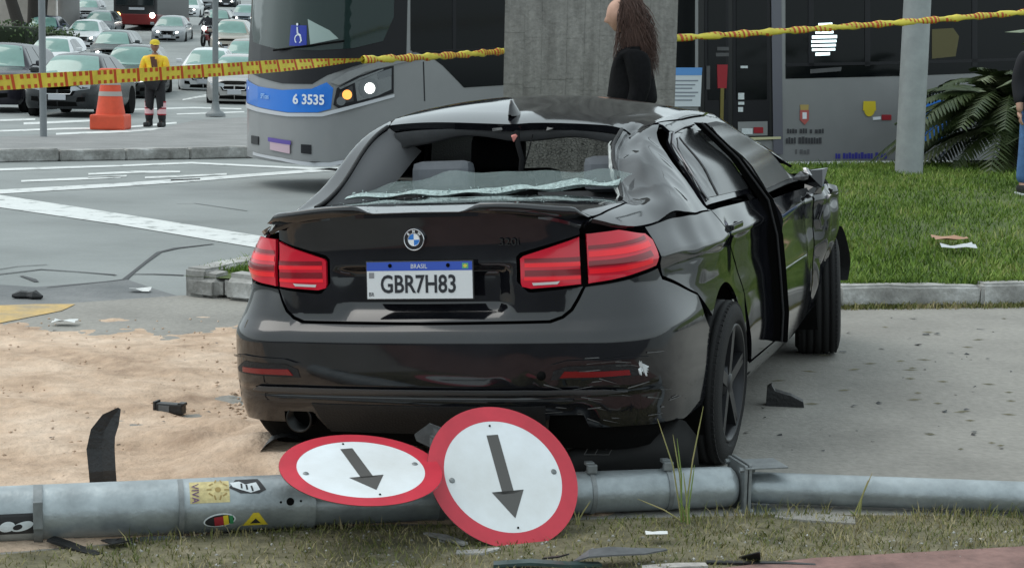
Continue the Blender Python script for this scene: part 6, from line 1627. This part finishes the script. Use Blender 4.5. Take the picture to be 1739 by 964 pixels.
# ================================================================== waiting traffic, cone, hedge
def car_shape(L, W, H, rear, hood, rake):
    w = W/2; yf = L-.85; yr = -.85; zc = .96*H/1.47
    return Shape(
        plan=[(0, yr), (w*.6, yr+.03), (w*.85, yr+.12), (w*.97, yr+.38), (w, .1), (w, 1.5), (w, yf-.9), (w*.96, yf-.35), (w*.80, yf-.12), (w*.5, yf-.03), (0, yf)],
        dr=[(.18, .10), (.35, .0), (.6, .0), (.8, .05), (1.1, .10)], ds=[(.18, .07), (.35, .0), (.6, .0), (.85, .03), (1.1, .08)], df=[(.18, .06), (.35, .0), (.55, .0), (.72, .05), (.9, .12), (1.1, .25)],
        top=[(yr-.1, .9), (yr+rear, 1.0 if rear > .2 else H-.12), (yr+rear+.75, H-.04), (1.2, H), (1.55, H-.01), (1.85, H-.07), (1.9+rake, zc), (yf+.1, .3)],
        deck=[(yr-.1, zc), (yr+rear, zc+.03), (1, zc), (1.9+rake, zc), (yf-.5, hood), (yf-.15, hood-.08), (yf+.05, hood-.2)],
        belt=[(yr-.1, zc-.08), (1, zc-.07), (1.9+rake, zc-.08), (yf-.5, hood-.1), (yf+.05, hood-.26)],
        side=(w-.09, zc+.04, 1.75), crown=.05, sc0=.3, sc1=.9), yf, zc, hood
def reg_mesh(o):
    me = o.data; bpy.data.objects.remove(o); return me
M_CGL = mat('sky-lit car glass', (.13, .25, .22), .08, spec=1.0, var=.12, vscale=2.5); M_CSG = mat('dark car glass', (.015, .02, .022), .06, spec=.6)  # windscreen base is pale teal: the sky's reflection is painted into its colour
M_LIT = mat('lit car lamp', (.9, .9, .85), .3, emit=(1, .97, .88), estr=14.0); M_LAMPG = mat('car lamp glass', (.35, .38, .40), .15, spec=.7); M_CPL = mat('front plate', (.42, .43, .46), .5)
M_PNT0 = mat('paint base', (.5, .5, .5), .25, 0, .5)
KIND = {}
def build_kind(key, L, W, H, rear, hood, rake):
    S, yf, zc, hd = car_shape(L, W, H, rear, hood, rake); parts = []
    w = W/2
    b = MB(); us = np.linspace(-S.S1, S.S1, 110); rows = []
    yy = np.interp(np.abs(us), S.s, S.C[:, 1]); zb = S.belt(yy)
    for k in np.linspace(0, 1, 9): rows.append([tuple(p) for p in S.low(us, .2+(zb-.2)*k)])
    b.grid(rows); ys = np.linspace(S.C[0, 1]+.06, S.C[-1, 1]-.05, 64); ts = np.sin(np.linspace(-1, 1, 41)*math.pi/2); rows = []
    for y in ys:
        xe = float(S.edge_x(np.array([y]))[0]); rows.append([tuple(p) for p in S.up(ts*xe, np.full(ts.shape, y))])
    b.grid(rows); b.box((0, (yf-.85)/2, .24), (W*.8, L*.8, .1), 0)
    parts.append(('body', reg_mesh(b.build('body', M_PNT0)), None, True))
    def pn(nm, poly, surf, m_, off=.006, h=.12): parts.append((nm, reg_mesh(panel(nm, poly, surf, m_, None, h=h, gap=0, rim=.004, off=off, centre=(0, 1.2, .5))), None, False))
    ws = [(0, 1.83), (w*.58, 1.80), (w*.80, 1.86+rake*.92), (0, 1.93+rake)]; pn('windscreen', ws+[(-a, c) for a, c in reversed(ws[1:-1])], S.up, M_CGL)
    for sg in (1, -1):
        su = lambda a, c, s_=sg: S.sideup(a, c, s_)
        pn('side_window', [(.98, zc+.05), (1.95, zc+.04), (1.62, H-.13), (1.0, H-.10)], su, M_CSG); pn('side_window', [(.15, zc+.06), (.92, zc+.05), (.94, H-.10), (.45, H-.13)], su, M_CSG)
        a0, a1 = S.S1-.30, S.S1-.62
        F = (lambda q: q) if sg > 0 else mir
        pn('headlamp', F([(a0, .60), (a1-.12, .66), (a1-.16, .75), (a1, .765), (a0, .70)]), S.low, M_LAMPG, .01, .06)
        pn('headlamp_bulb', F([(a1+.19, .645), (a1+.06, .66), (a1+.06, .725), (a1+.19, .705)]), S.low, M_LIT, .018, .06)
        pn('fog_lamp_recess', F([(S.S1-.42, .36), (S.S1-.62, .38), (S.S1-.62, .48), (S.S1-.45, .47)]), S.low, M_DARK, .008, .06)
        b = MB(); b.box((sg*(w+.09), 1.62+rake*.6, zc+.09), (.20, .12, .14), 0, b=.04); b.box((sg*(w-.02), 1.66+rake*.6, zc+.05), (.12, .05, .04), 0); parts.append(('mirror', reg_mesh(b.build('mirror', M_PNT0)), None, True))
        for yw in (0, L-1.75):
            b = MB(); T_ = Matrix.Translation((sg*(w-.10), yw, .315))
            b.lathe([(.20, -.1), (.29, -.10), (.315, -.07), (.315, .07), (.29, .105), (.20, .105)], 28, 'x', T=T_); b.lathe([(.0, sg*.085), (.06, sg*.09), (.10, sg*.07), (.19, sg*.095), (.205, sg*.10)], 20, 'x', mi=1, T=T_); b.lathe([(.0, sg*.112), (.345, sg*.104)], 28, 'x', mi=2, T=Matrix.Translation((sg*(w-.104), yw, .34)))
            parts.append(('wheel', reg_mesh(b.build('wheel', [M_RUB, M_GALVD, M_DARK])), None, False))
    pn('grille', [(-(S.S1-.02), .50), (-(S.S1-.34), .50), (-(S.S1-.42), .62), (-(S.S1-.02), .64)], S.low, M_DARK, .008, .06); pn('grille', [(S.S1-.02, .50), (S.S1-.34, .50), (S.S1-.42, .62), (S.S1-.02, .64)], S.low, M_DARK, .008, .06)
    for sg in (1, -1): pn('lower_intake', [(sg*(S.S1-.01), .26), (sg*(S.S1-.45), .27), (sg*(S.S1-.42), .36), (sg*(S.S1-.01), .38)], S.low, M_DARK, .008, .06)
    b = MB(); b.tube([(-.36, yf+.005, .64), (-.30, yf+.012, .535), (.30, yf+.012, .535), (.36, yf+.005, .64)], .014, 6); parts.append(('grille_trim', reg_mesh(b.build('grille_trim', M_CHR)), None, False))
    b = MB(); b.box((0, yf+.018, .47), (.40, .015, .13), 0, b=.004); parts.append(('number_plate', reg_mesh(b.build('number_plate', M_CPL)), None, False))
    KIND[key] = (parts, yf)
build_kind('sedan', 4.4, 1.74, 1.47, .55, .88, .62); build_kind('hatch', 3.95, 1.72, 1.50, .12, .92, .55); build_kind('suv', 4.4, 1.83, 1.68, .10, 1.02, .50)
def traffic(key, label, px, d, paint, rough=.25, turn=0.0, metal=0.0, lit=True):
    parts, yf = KIND[key]; r_ = ray(px, 100); x = r_.x*d; z = street_z(d)-.03
    face = math.atan2(.05, -1)+turn                                   # heading, roughly towards the camera
    hd = Vector((math.sin(rad(4)+turn), -math.cos(rad(4)+turn), 0)); loc = Vector((x, d, z))-hd*yf
    rz = math.atan2(hd.y, hd.x)-math.pi/2
    root = thing('waiting_car', label, 'car', loc, rz, 'cars waiting on the avenue')
    slope = math.atan2(street_z(d+4)-street_z(d), 4); root.rotation_euler = (-slope, 0, rz)
    pm = mat('paint '+label, paint, rough, metal, .12)
    for nm, me, _, painted in parts:
        o = bpy.data.objects.new(nm, me); col.objects.link(o); o.parent = root
        if painted: o.material_slots[0].link = 'OBJECT'; o.material_slots[0].material = pm
        if nm == 'headlamp_bulb' and not lit: o.material_slots[0].link = 'OBJECT'; o.material_slots[0].material = M_LAMPG
    return root
DK, GR, SV, WH = (.012, .014, .016), (.07, .075, .08), (.34, .35, .36), (.60, .61, .62)
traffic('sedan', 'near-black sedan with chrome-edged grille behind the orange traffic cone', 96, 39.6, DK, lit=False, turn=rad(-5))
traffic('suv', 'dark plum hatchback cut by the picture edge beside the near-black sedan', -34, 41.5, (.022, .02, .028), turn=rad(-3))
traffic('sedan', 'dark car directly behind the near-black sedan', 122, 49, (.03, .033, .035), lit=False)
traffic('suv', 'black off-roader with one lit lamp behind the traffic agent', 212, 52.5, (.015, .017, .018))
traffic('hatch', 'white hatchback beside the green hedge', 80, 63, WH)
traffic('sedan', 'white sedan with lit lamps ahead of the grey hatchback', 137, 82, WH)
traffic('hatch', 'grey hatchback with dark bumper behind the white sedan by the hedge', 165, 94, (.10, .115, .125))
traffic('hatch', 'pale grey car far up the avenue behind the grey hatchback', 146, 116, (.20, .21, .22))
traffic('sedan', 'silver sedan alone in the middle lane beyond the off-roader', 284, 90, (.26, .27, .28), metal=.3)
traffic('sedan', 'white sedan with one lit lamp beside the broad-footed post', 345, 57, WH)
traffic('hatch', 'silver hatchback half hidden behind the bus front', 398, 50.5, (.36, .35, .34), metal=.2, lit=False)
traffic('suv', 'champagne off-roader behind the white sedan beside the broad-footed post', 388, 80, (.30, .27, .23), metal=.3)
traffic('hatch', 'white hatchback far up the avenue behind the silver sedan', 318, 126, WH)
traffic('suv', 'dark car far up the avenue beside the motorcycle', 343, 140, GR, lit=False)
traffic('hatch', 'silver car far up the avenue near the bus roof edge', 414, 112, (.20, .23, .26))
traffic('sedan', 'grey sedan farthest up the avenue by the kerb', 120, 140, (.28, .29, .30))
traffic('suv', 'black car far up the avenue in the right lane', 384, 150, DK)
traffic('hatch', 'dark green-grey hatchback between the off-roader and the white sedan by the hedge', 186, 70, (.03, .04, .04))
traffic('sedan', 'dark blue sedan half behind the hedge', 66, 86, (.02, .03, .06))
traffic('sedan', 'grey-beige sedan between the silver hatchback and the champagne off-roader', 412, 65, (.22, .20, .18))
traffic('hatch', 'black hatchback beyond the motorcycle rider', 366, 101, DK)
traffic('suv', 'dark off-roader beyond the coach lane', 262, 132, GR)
# dark coach seen far up the avenue
x, d = ray(236, 50).x*103, 103.; z = street_z(d)
co = thing('coach', 'dark red-skirted coach far up the avenue with amber lamp', 'coach', (x, d, z-.03))
b = MB(); b.box((0, 4, 1.9), (2.55, 10, 2.5), 0, b=.12); b.build('body', mat('coach dark', (.02, .02, .022), .35), co)
b = MB(); b.box((0, 4, .62), (2.58, 10.04, .62), 0, b=.06); b.build('skirt', mat('coach red', (.14, .012, .012), .4), co)
b = MB(); b.box((0, -1.03, 2.1), (2.2, .06, 1.4), 0, b=.03); b.build('windscreen', M_CSG, co)
for sg in (-1, 1):
    b = MB(); b.lathe([(0, -1.08), (.13, -1.08), (.15, -1.03)], 16, 'y', T=Matrix.Translation((sg*1.0, 0, .85))); b.build('headlamp', mat('amber coach lamp', (.9, .5, .2), .3, emit=(1, .55, .16), estr=7.0) if sg < 0 else M_LIT, co)
    for yw in (.8, 7):
        b = MB(); b.lathe([(0, 0), (.4, 0), (.45, .05), (.45, .2), (.4, .25)], 20, 'x', T=Matrix.Translation((sg*1.2-.12, yw, .45))); b.build('wheel', M_RUB, co)
b = MB(); b.box((.1, -1.065, 1.22), (.9, .02, .14), 0); b.build('route_strip', M_CPL, co)
# motorcycle with rider and bright lamp
d = 86.; x = ray(351, 60).x*d; mo = thing('motorcycle', 'motorcycle with bright headlamp and rider in the traffic', 'motorcycle', (x, d, street_z(d)-.03), rad(-6))
for yw in (-.62, .66):
    b = MB(); b.lathe([(.22, -.05), (.30, -.05), (.31, 0), (.30, .05), (.22, .05)], 20, 'x', T=Matrix.Translation((0, yw, .31))); b.build('wheel', M_RUB, mo)
b = MB(); b.tube([(0, -.62, .31), (0, -.42, .75), (0, -.34, .95)], .035, 8); b.tube([(-.36, -.30, 1.02), (0, -.36, .98), (.36, -.30, 1.02)], .018, 6); b.build('fork', M_GALVD, mo)
b = MB(); b.tube([(0, -.35, .82), (0, -.1, .80), (0, .3, .74), (0, .8, .80)], [.10, .17, .14, .08], 10); b.box((0, 0, .45), (.26, .5, .3), 0, b=.08); b.build('body', mat('motorcycle red', (.14, .02, .02), .35), mo)
b = MB(); b.lathe([(0, -.53), (.07, -.53), (.10, -.48), (.08, -.38)], 16, 'y', T=Matrix.Translation((0, 0, .90))); b.build('headlamp', mat('bright motorcycle lamp', (1, 1, 1), .3, emit=(1, .98, .95), estr=14.0), mo)
d2 = 86.2; ri = thing('person', 'rider in dark clothes and helmet seated on the motorcycle', 'person', (x, d2, street_z(d2)-.03), rad(-6))
jr = [V3(0, .2, .88), V3(0, .15, 1.1), V3(0, .08, 1.3), V3(0, .05, 1.42), V3(0, .03, 1.5), V3(-.14, .0, .86), V3(-.2, -.22, .62), V3(-.18, .05, .34), V3(.14, .0, .86), V3(.2, -.22, .62), V3(.18, .05, .34), V3(-.2, .05, 1.38), V3(-.32, -.05, 1.15), V3(-.34, -.3, 1.04), V3(.2, .05, 1.38), V3(.32, -.05, 1.15), V3(.34, -.3, 1.04)]
skin_mesh('body', jr, [(0, 1), (1, 2), (2, 3), (3, 4), (0, 5), (5, 6), (6, 7), (0, 8), (8, 9), (9, 10), (2, 11), (11, 12), (12, 13), (2, 14), (14, 15), (15, 16)], [.15, .16, .17, .08, .06, .1, .075, .06, .1, .075, .06, .08, .06, .045, .08, .06, .045], mat('dark riding clothes', (.018, .02, .026), .8), ri)
b = MB(); b.lathe([(.001, .15), (.08, .13), (.13, .06), (.14, -.02), (.12, -.12), (.09, -.14)], 18, 'z', T=Matrix.Translation((0, .0, 1.64))); b.build('helmet', mat('white helmet', (.5, .5, .5), .3), ri)
b = MB(); b.box((0, -.12, 1.64), (.2, .06, .09), 0, b=.02); b.build('visor', M_CSG, ri)

# orange barrier cone on the crossing
cp = gpt(188, 220, -.03); cn = thing('traffic_cone', 'large orange traffic cone with grey band on square base', 'traffic cone', (cp.x, cp.y, -.03))
M_OR = mat('cone orange', (.62, .075, .03), .55, var=.12, vscale=5); M_BAND = mat('cone grey band', (.36, .33, .30), .5)
b = MB(); b.box((0, 0, .15), (.68, .68, .30), 0, b=.04); b.build('base', M_OR, cn)
b = MB(); b.lathe([(.29, .29), (.245, .55), (.205, .82), (.18, 1.02), (.17, 1.12), (.215, 1.13), (.22, 1.18), (.17, 1.20), (.12, 1.20), (0, 1.19)], 28, 'z'); b.build('shell', M_OR, cn)
for z0 in (.66, .88):
    b = MB(); r0 = np.interp(z0, [.29, .55, .82, 1.02], [.29, .245, .205, .18]); r1 = np.interp(z0+.09, [.29, .55, .82, 1.02], [.29, .245, .205, .18]); b.lathe([(r0+.004, z0), (r1+.004, z0+.09)], 28, 'z'); b.build('reflective_band', M_BAND, cn)

# left side of the avenue: kerbed walk, wall, hedge, trees
wk = [(ray(108, 40).x*58, 58), (ray(112, 20).x*90, 90), (ray(112, 0).x*140, 140), (ray(112, 0).x*140-20, 140), (ray(20, 0).x*58-20, 58)]
b = MB(); L_ = [(ray(-60, 60).x*46, 46), (ray(58, 40).x*60, 60), (ray(100, 20).x*84, 84), (ray(112, 0).x*110, 110), (ray(112, 0).x*150, 150)]
b.grid([[(x, y, street_z(y)+.14) for x, y in L_], [(x-25, y, street_z(y)+.16) for x, y in L_]]); b.grid([[(x, y, street_z(y)-.05) for x, y in L_], [(x, y, street_z(y)+.14) for x, y in L_]], smooth=False); o = b.build('avenue_pavement', M_KERB); o['kind'] = 'structure'
M_BEI = ground_mat('beige wall render', [(0.3, (.30, .27, .24)), (0.7, (.40, .365, .33))], 0.6, 6, .9, .2, 20, (4, .06))
wl = thing('boundary_wall', 'beige rendered wall behind the hedge at the side of the avenue', 'wall', (ray(30, 20).x*92, 92, street_z(92)))
b = MB(); b.box((-4, 0, 2.5), (12, .4, 6), 0, b=.03); b.build('wall', M_BEI, wl)
b = MB(); b.box((-4, -.02, 5.55), (12.2, .55, .16), 0, b=.02); b.build('coping', M_KERB, wl)
cl = thing('curved_wall', 'pale curved wall end where the hedge stops', 'wall', (ray(103, 20).x*96, 96, street_z(96)))
b = MB(); rows = [[(1.0*math.cos(t), -1.2*math.sin(t)+3.5*max(0, t-1.4), z) for t in np.linspace(-.3, 2.2, 14)] for z in (0, 2, 4.5)]; b.grid(rows); b.build('wall', mat('grey plaster', (.24, .235, .23), .9, var=.1, vscale=1), cl)
b = MB(); b.tube([(1.0*math.cos(t), -1.2*math.sin(t)+3.5*max(0, t-1.4), 4.5) for t in np.linspace(-.3, 2.2, 14)], .09, 8); b.build('coping', M_BUSL, cl)
pc = thing('white_column', 'white rendered column between the beige wall and curved wall', 'column', (ray(86, 10).x*94, 94, street_z(94))); b = MB(); b.box((0, 0, 2.5), (.45, .45, 5), 0, b=.04); b.build('shaft', mat('white render', (.55, .54, .52), .8), pc); b = MB(); b.box((0, 0, .15), (.6, .6, .3), 0, b=.04); b.build('plinth', mat('white render', (.55, .54, .52), .8), pc)
M_LEAF = mat('hedge leaf', (.022, .05, .012), .55, c2=(.06, .11, .025), vscale=1.5)
def leaf_cloud(nm, boxes, n, size, m_, parent, seed):
    r_ = np.random.default_rng(seed); vs, fs = [], []
    for (c, d_) in boxes:
        P = np.array(c)+(r_.uniform(-1, 1, (n, 3)))*np.array(d_)/2
        P += .08*r_.normal(size=P.shape); A = r_.normal(size=(n, 3)); A /= np.linalg.norm(A, axis=1)[:, None]; B2 = np.cross(A, r_.normal(size=(n, 3))); B2 /= np.linalg.norm(B2, axis=1)[:, None]
        s_ = size*r_.uniform(.6, 1.3, (n, 1)); o = len(vs); Q = np.stack([P-A*s_, P+B2*s_*.5, P+A*s_, P-B2*s_*.5], 1).reshape(-1, 3); vs += Q.tolist(); fs += [(o+4*i, o+4*i+1, o+4*i+2, o+4*i+3) for i in range(n)]
    me = bpy.data.meshes.new(nm); me.from_pydata(vs, [], fs); return link(nm, me, parent, m_)
hx = ray(46, 60).x*66; hg = thing('hedge', 'clipped dark green hedge along the pavement of the avenue', 'hedge', (hx, 66, street_z(66)+.1))
leaf_cloud('foliage', [((-.9, 0, .8), (2.6, 2.5, 1.7)), ((-2.6, -2.5, .7), (2.6, 3, 1.5)), ((.3, 2.5, .8), (1.4, 3, 1.3)), ((-4.5, -4, .6), (2.4, 3, 1.3))], 1500, .085, M_LEAF, hg, 3)
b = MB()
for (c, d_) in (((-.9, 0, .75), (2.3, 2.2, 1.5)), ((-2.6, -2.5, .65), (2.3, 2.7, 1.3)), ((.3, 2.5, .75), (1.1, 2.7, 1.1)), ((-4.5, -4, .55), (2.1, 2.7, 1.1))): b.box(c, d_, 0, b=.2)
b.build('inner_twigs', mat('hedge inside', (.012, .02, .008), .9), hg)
M_TRK = mat('tree bark', (.03, .026, .022), .9, bump=1, bscale=12)
for (px_, d_, lean, lab) in ((30, 84, -.9, 'leaning dark tree trunk in front of the beige wall'), (56, 88, .1, 'straight dark tree trunk behind the thin post'), (73, 90, .35, 'slim dark tree trunk beside the white column')):
    X_ = ray(px_, 30).x*d_; tr_ = thing('street_tree', lab, 'tree', (X_, d_, street_z(d_))); rr_ = .30 if px_ < 60 else .17
    b = MB(); b.tube([(0, 0, -.2), (.02, 0, 1), (lean*.5, 0, 2.6), (lean*1.1, .1, 4.2), (lean*1.6, .2, 6)], [rr_*1.2, rr_, rr_*.85, rr_*.7, rr_*.4], 10); b.tube([(lean*.8, 0, 3.4), (lean*.8+.8, .2, 4.6), (lean*.8+1.4, .4, 5.8)], [.14, .1, .05], 8); b.build('trunk', M_TRK, tr_)
    leaf_cloud('crown', [((lean*1.6, .2, 7.2), (4.5, 4, 2.6)), ((lean*1.6+1, .5, 6.4), (3, 3, 2))], 900, .16, M_LEAF, tr_, px_)
# ================================================================== grass
def blades(nm, X, Y, Z, hmin, hmax, w, m_, seed, lean=.5, seg=2):
    r_ = np.random.default_rng(seed); n = len(X); a = r_.uniform(0, 6.283, n); h = r_.uniform(hmin, hmax, n)*r_.uniform(.6, 1, n); la = r_.uniform(0, 6.283, n); ll = h*lean*r_.uniform(.2, 1.2, n)
    ww = w*r_.uniform(.6, 1.3, n); dx, dy = np.cos(a)*ww, np.sin(a)*ww; ox, oy = np.cos(la)*ll, np.sin(la)*ll
    V_ = np.stack([np.stack([X-dx, Y-dy, Z], 1), np.stack([X+dx, Y+dy, Z], 1), np.stack([X+dx*.7+ox*.35, Y+dy*.7+oy*.35, Z+h*.6], 1), np.stack([X-dx*.7+ox*.35, Y-dy*.7+oy*.35, Z+h*.6], 1), np.stack([X+ox, Y+oy, Z+h], 1)], 1).reshape(-1, 3)
    me = bpy.data.meshes.new(nm); k = np.arange(n)*5
    q = np.stack([k, k+1, k+2, k+3], 1); t = np.stack([k+3, k+2, k+4], 1)
    me.vertices.add(len(V_)); me.vertices.foreach_set('co', V_.ravel())
    loops = np.concatenate([q, t], 1).ravel(); me.loops.add(len(loops)); me.loops.foreach_set('vertex_index', loops)
    st = np.stack([np.arange(n)*7, np.arange(n)*7+4], 1).ravel(); me.polygons.add(2*n); me.polygons.foreach_set('loop_start', st)
    me.update(calc_edges=True); me.validate()
    return link(nm, me, None, m_)
def grass_mat(name, cols, scale):
    mt = bpy.data.materials.new(name); mt.use_nodes = True; nt = mt.node_tree; b = nt.nodes['Principled BSDF']; g_ = nt.nodes.new('ShaderNodeNewGeometry'); n = nt.nodes.new('ShaderNodeTexNoise'); n.inputs['Scale'].default_value = scale; n.inputs['Detail'].default_value = 6
    nt.links.new(g_.outputs['Position'], n.inputs['Vector']); ad = nt.nodes.new('ShaderNodeMath'); ad.operation = 'MULTIPLY_ADD'; ad.inputs[1].default_value = .42; 
    nt.links.new(g_.outputs['Random Per Island'], ad.inputs[0]); sb_ = nt.nodes.new('ShaderNodeMath'); sb_.operation = 'SUBTRACT'; sb_.inputs[1].default_value = .21; nt.links.new(n.outputs['Fac'], sb_.inputs[0]); nt.links.new(sb_.outputs[0], ad.inputs[2])
    r_ = nt.nodes.new('ShaderNodeValToRGB'); el = r_.color_ramp.elements
    while len(el) < len(cols): el.new(.5)
    for e, (p, c) in zip(el, cols): e.position, e.color = p, (*c, 1)
    nt.links.new(ad.outputs[0], r_.inputs['Fac']); nt.links.new(r_.outputs['Color'], b.inputs['Base Color']); b.inputs['Roughness'].default_value = .6; b.inputs['Specular IOR Level'].default_value = .3
    return mt
M_LG = grass_mat('lawn grass', [(.25, (.05, .095, .012)), (.46, (.115, .20, .024)), (.62, (.17, .25, .038)), (.8, (.28, .29, .10))], 1.3)
M_VG = grass_mat('verge grass', [(.25, (.07, .09, .02)), (.45, (.14, .15, .045)), (.6, (.24, .21, .09)), (.78, (.36, .30, .18))], 3.0)
r_ = np.random.default_rng(4)
N = 170000
Y = 11.25+(r_.random(N)**1.25)*11.2; X = r_.uniform(-2.2, 7.5, N)
vis = (X/Y > .10) & (X/Y < .36) | ((X/Y < -.12) & (Y < 13.2)) | (r_.random(N) < .12)
ok = inside(lawn_poly, X, Y) & vis; X, Y = X[ok], Y[ok]
Z = np.array([lawn_z(a, c) for a, c in zip(X, Y)])-.005
pat = snoise(np.c_[X, Y, X*0], 1.6, 3); keep = r_.random(len(X)) < (.70+.36*pat); X, Y, Z = X[keep], Y[keep], Z[keep]
o = blades('lawn_grass', X, Y, Z, .03, .085, .0060, M_LG, 1, .8); tag(o, 'mown green lawn grass between the kerb and the bus', 'grass', kind='stuff')
# fringe hanging over the kerb
k = 1500; t = r_.random(k); X = KC.x+(KD.x-KC.x)*t*.5+r_.normal(0, .02, k); Y = KC.y+(KD.y-KC.y)*t*.5+.14+r_.normal(0, .02, k); pat = snoise(np.c_[X, Y, X*0], 5, 2) > .15; X, Y = X[pat], Y[pat]
o = blades('kerb_weeds', X, Y, np.full(len(X), .13), .04, .10, .005, M_LG, 9, 1.0); tag(o, 'tufts of grass hanging over the lawn kerb', 'grass', kind='stuff')
k = 2600; t = r_.random(k); X = KC.x-.3+(KD.x-KC.x)*t*.35; Y = np.interp(X, [KC.x-.3, KC.x, KD.x], [KC.y, KC.y, KD.y])-.03+r_.normal(0, .035, k)
o = blades('gutter_weeds', X, Y, np.full(k, .0), .015, .06, .004, M_VG, 10, .9); tag(o, 'low weeds growing along the foot of the lawn kerb', 'grass', kind='stuff')
# verge in front
vp = np.array(VF+VN); N = 60000
X = r_.uniform(-2.2, 2.4, N); Y = r_.uniform(4.6, 6.3, N); ok = inside(vp, X, Y) & (np.abs(X/Y) < .33) & (Y > 4.95); X, Y = X[ok], Y[ok]
pat = snoise(np.c_[X, Y, X*0], 4.5, 6)+.5*sstep(0, 1.2, X); keep = r_.random(len(X)) < (.40+.45*pat); X, Y = X[keep], Y[keep]
o = blades('verge_grass', X, Y, np.full(len(X), .004), .010, .034, .0021, M_VG, 2, 1.2); tag(o, 'short dry grass of the verge in front of the fallen pole', 'grass', kind='stuff')
N = 900; t = r_.random(N); X = -1.4+3.3*t; Y = np.interp(X, [p[0] for p in VF], [p[1] for p in VF])+r_.normal(-.02, .03, N); keep = snoise(np.c_[X, Y, X*0], 5, 11) > .0; X, Y = X[keep], Y[keep]
o = blades('verge_tufts', X, Y, np.full(len(X), .004), .03, .075, .0022, M_VG, 3, .7); tag(o, 'taller dry tufts along the edge of the verge', 'grass', kind='stuff')
# tall single stalks before the pole
M_STK = mat('dry stalk', (.34, .27, .13), .7, c2=(.20, .24, .07), vscale=8)
def stalk(px, py, tips, label):
    P = gpt(px, py, 0); root = thing('grass_stalk', label, 'grass', (P.x, P.y, 0))
    for (tx, ty, m_) in tips:
        T_ = dpt(tx, ty, P.y); e_ = Vector((T_.x-P.x, .02*random.uniform(-1, 1), T_.z)); mid = e_*.55+Vector((-e_.x*.12, 0, 0)); b = MB(); s0 = Vector((random.uniform(-.012, .012), random.uniform(-.012, .012), 0))
        b.tube([s0, s0.lerp(mid, .5), mid, mid.lerp(e_, .6), e_], [.0032, .003, .0026, .0022, .0008], 5); b.build('stem', m_, root)
M_GST = mat('green stalk', (.15, .22, .05), .6)
stalk(1162, 888, [(1117, 712, M_STK), (1143, 738, M_STK), (1149, 742, M_GST), (1195, 690, M_STK), (1175, 800, M_GST), (1083, 848, M_STK), (1232, 952, M_STK)], 'tall dry grass stalks standing in front of the fallen pole')
stalk(1168, 892, [(1180, 790, M_GST), (1150, 838, M_GST), (1160, 800, M_STK), (1172, 850, M_GST)], 'green grass tuft at the foot of the tall stalks')
stalk(980, 893, [(1003, 852, M_STK), (975, 866, M_STK), (984, 870, M_STK)], 'short dry stalks beside the upright sign')
stalk(1455, 878, [(1482, 803, M_STK), (1475, 815, M_STK), (1442, 866, M_GST), (1470, 820, M_STK)], 'thin dry stalks before the arm of the fallen pole')
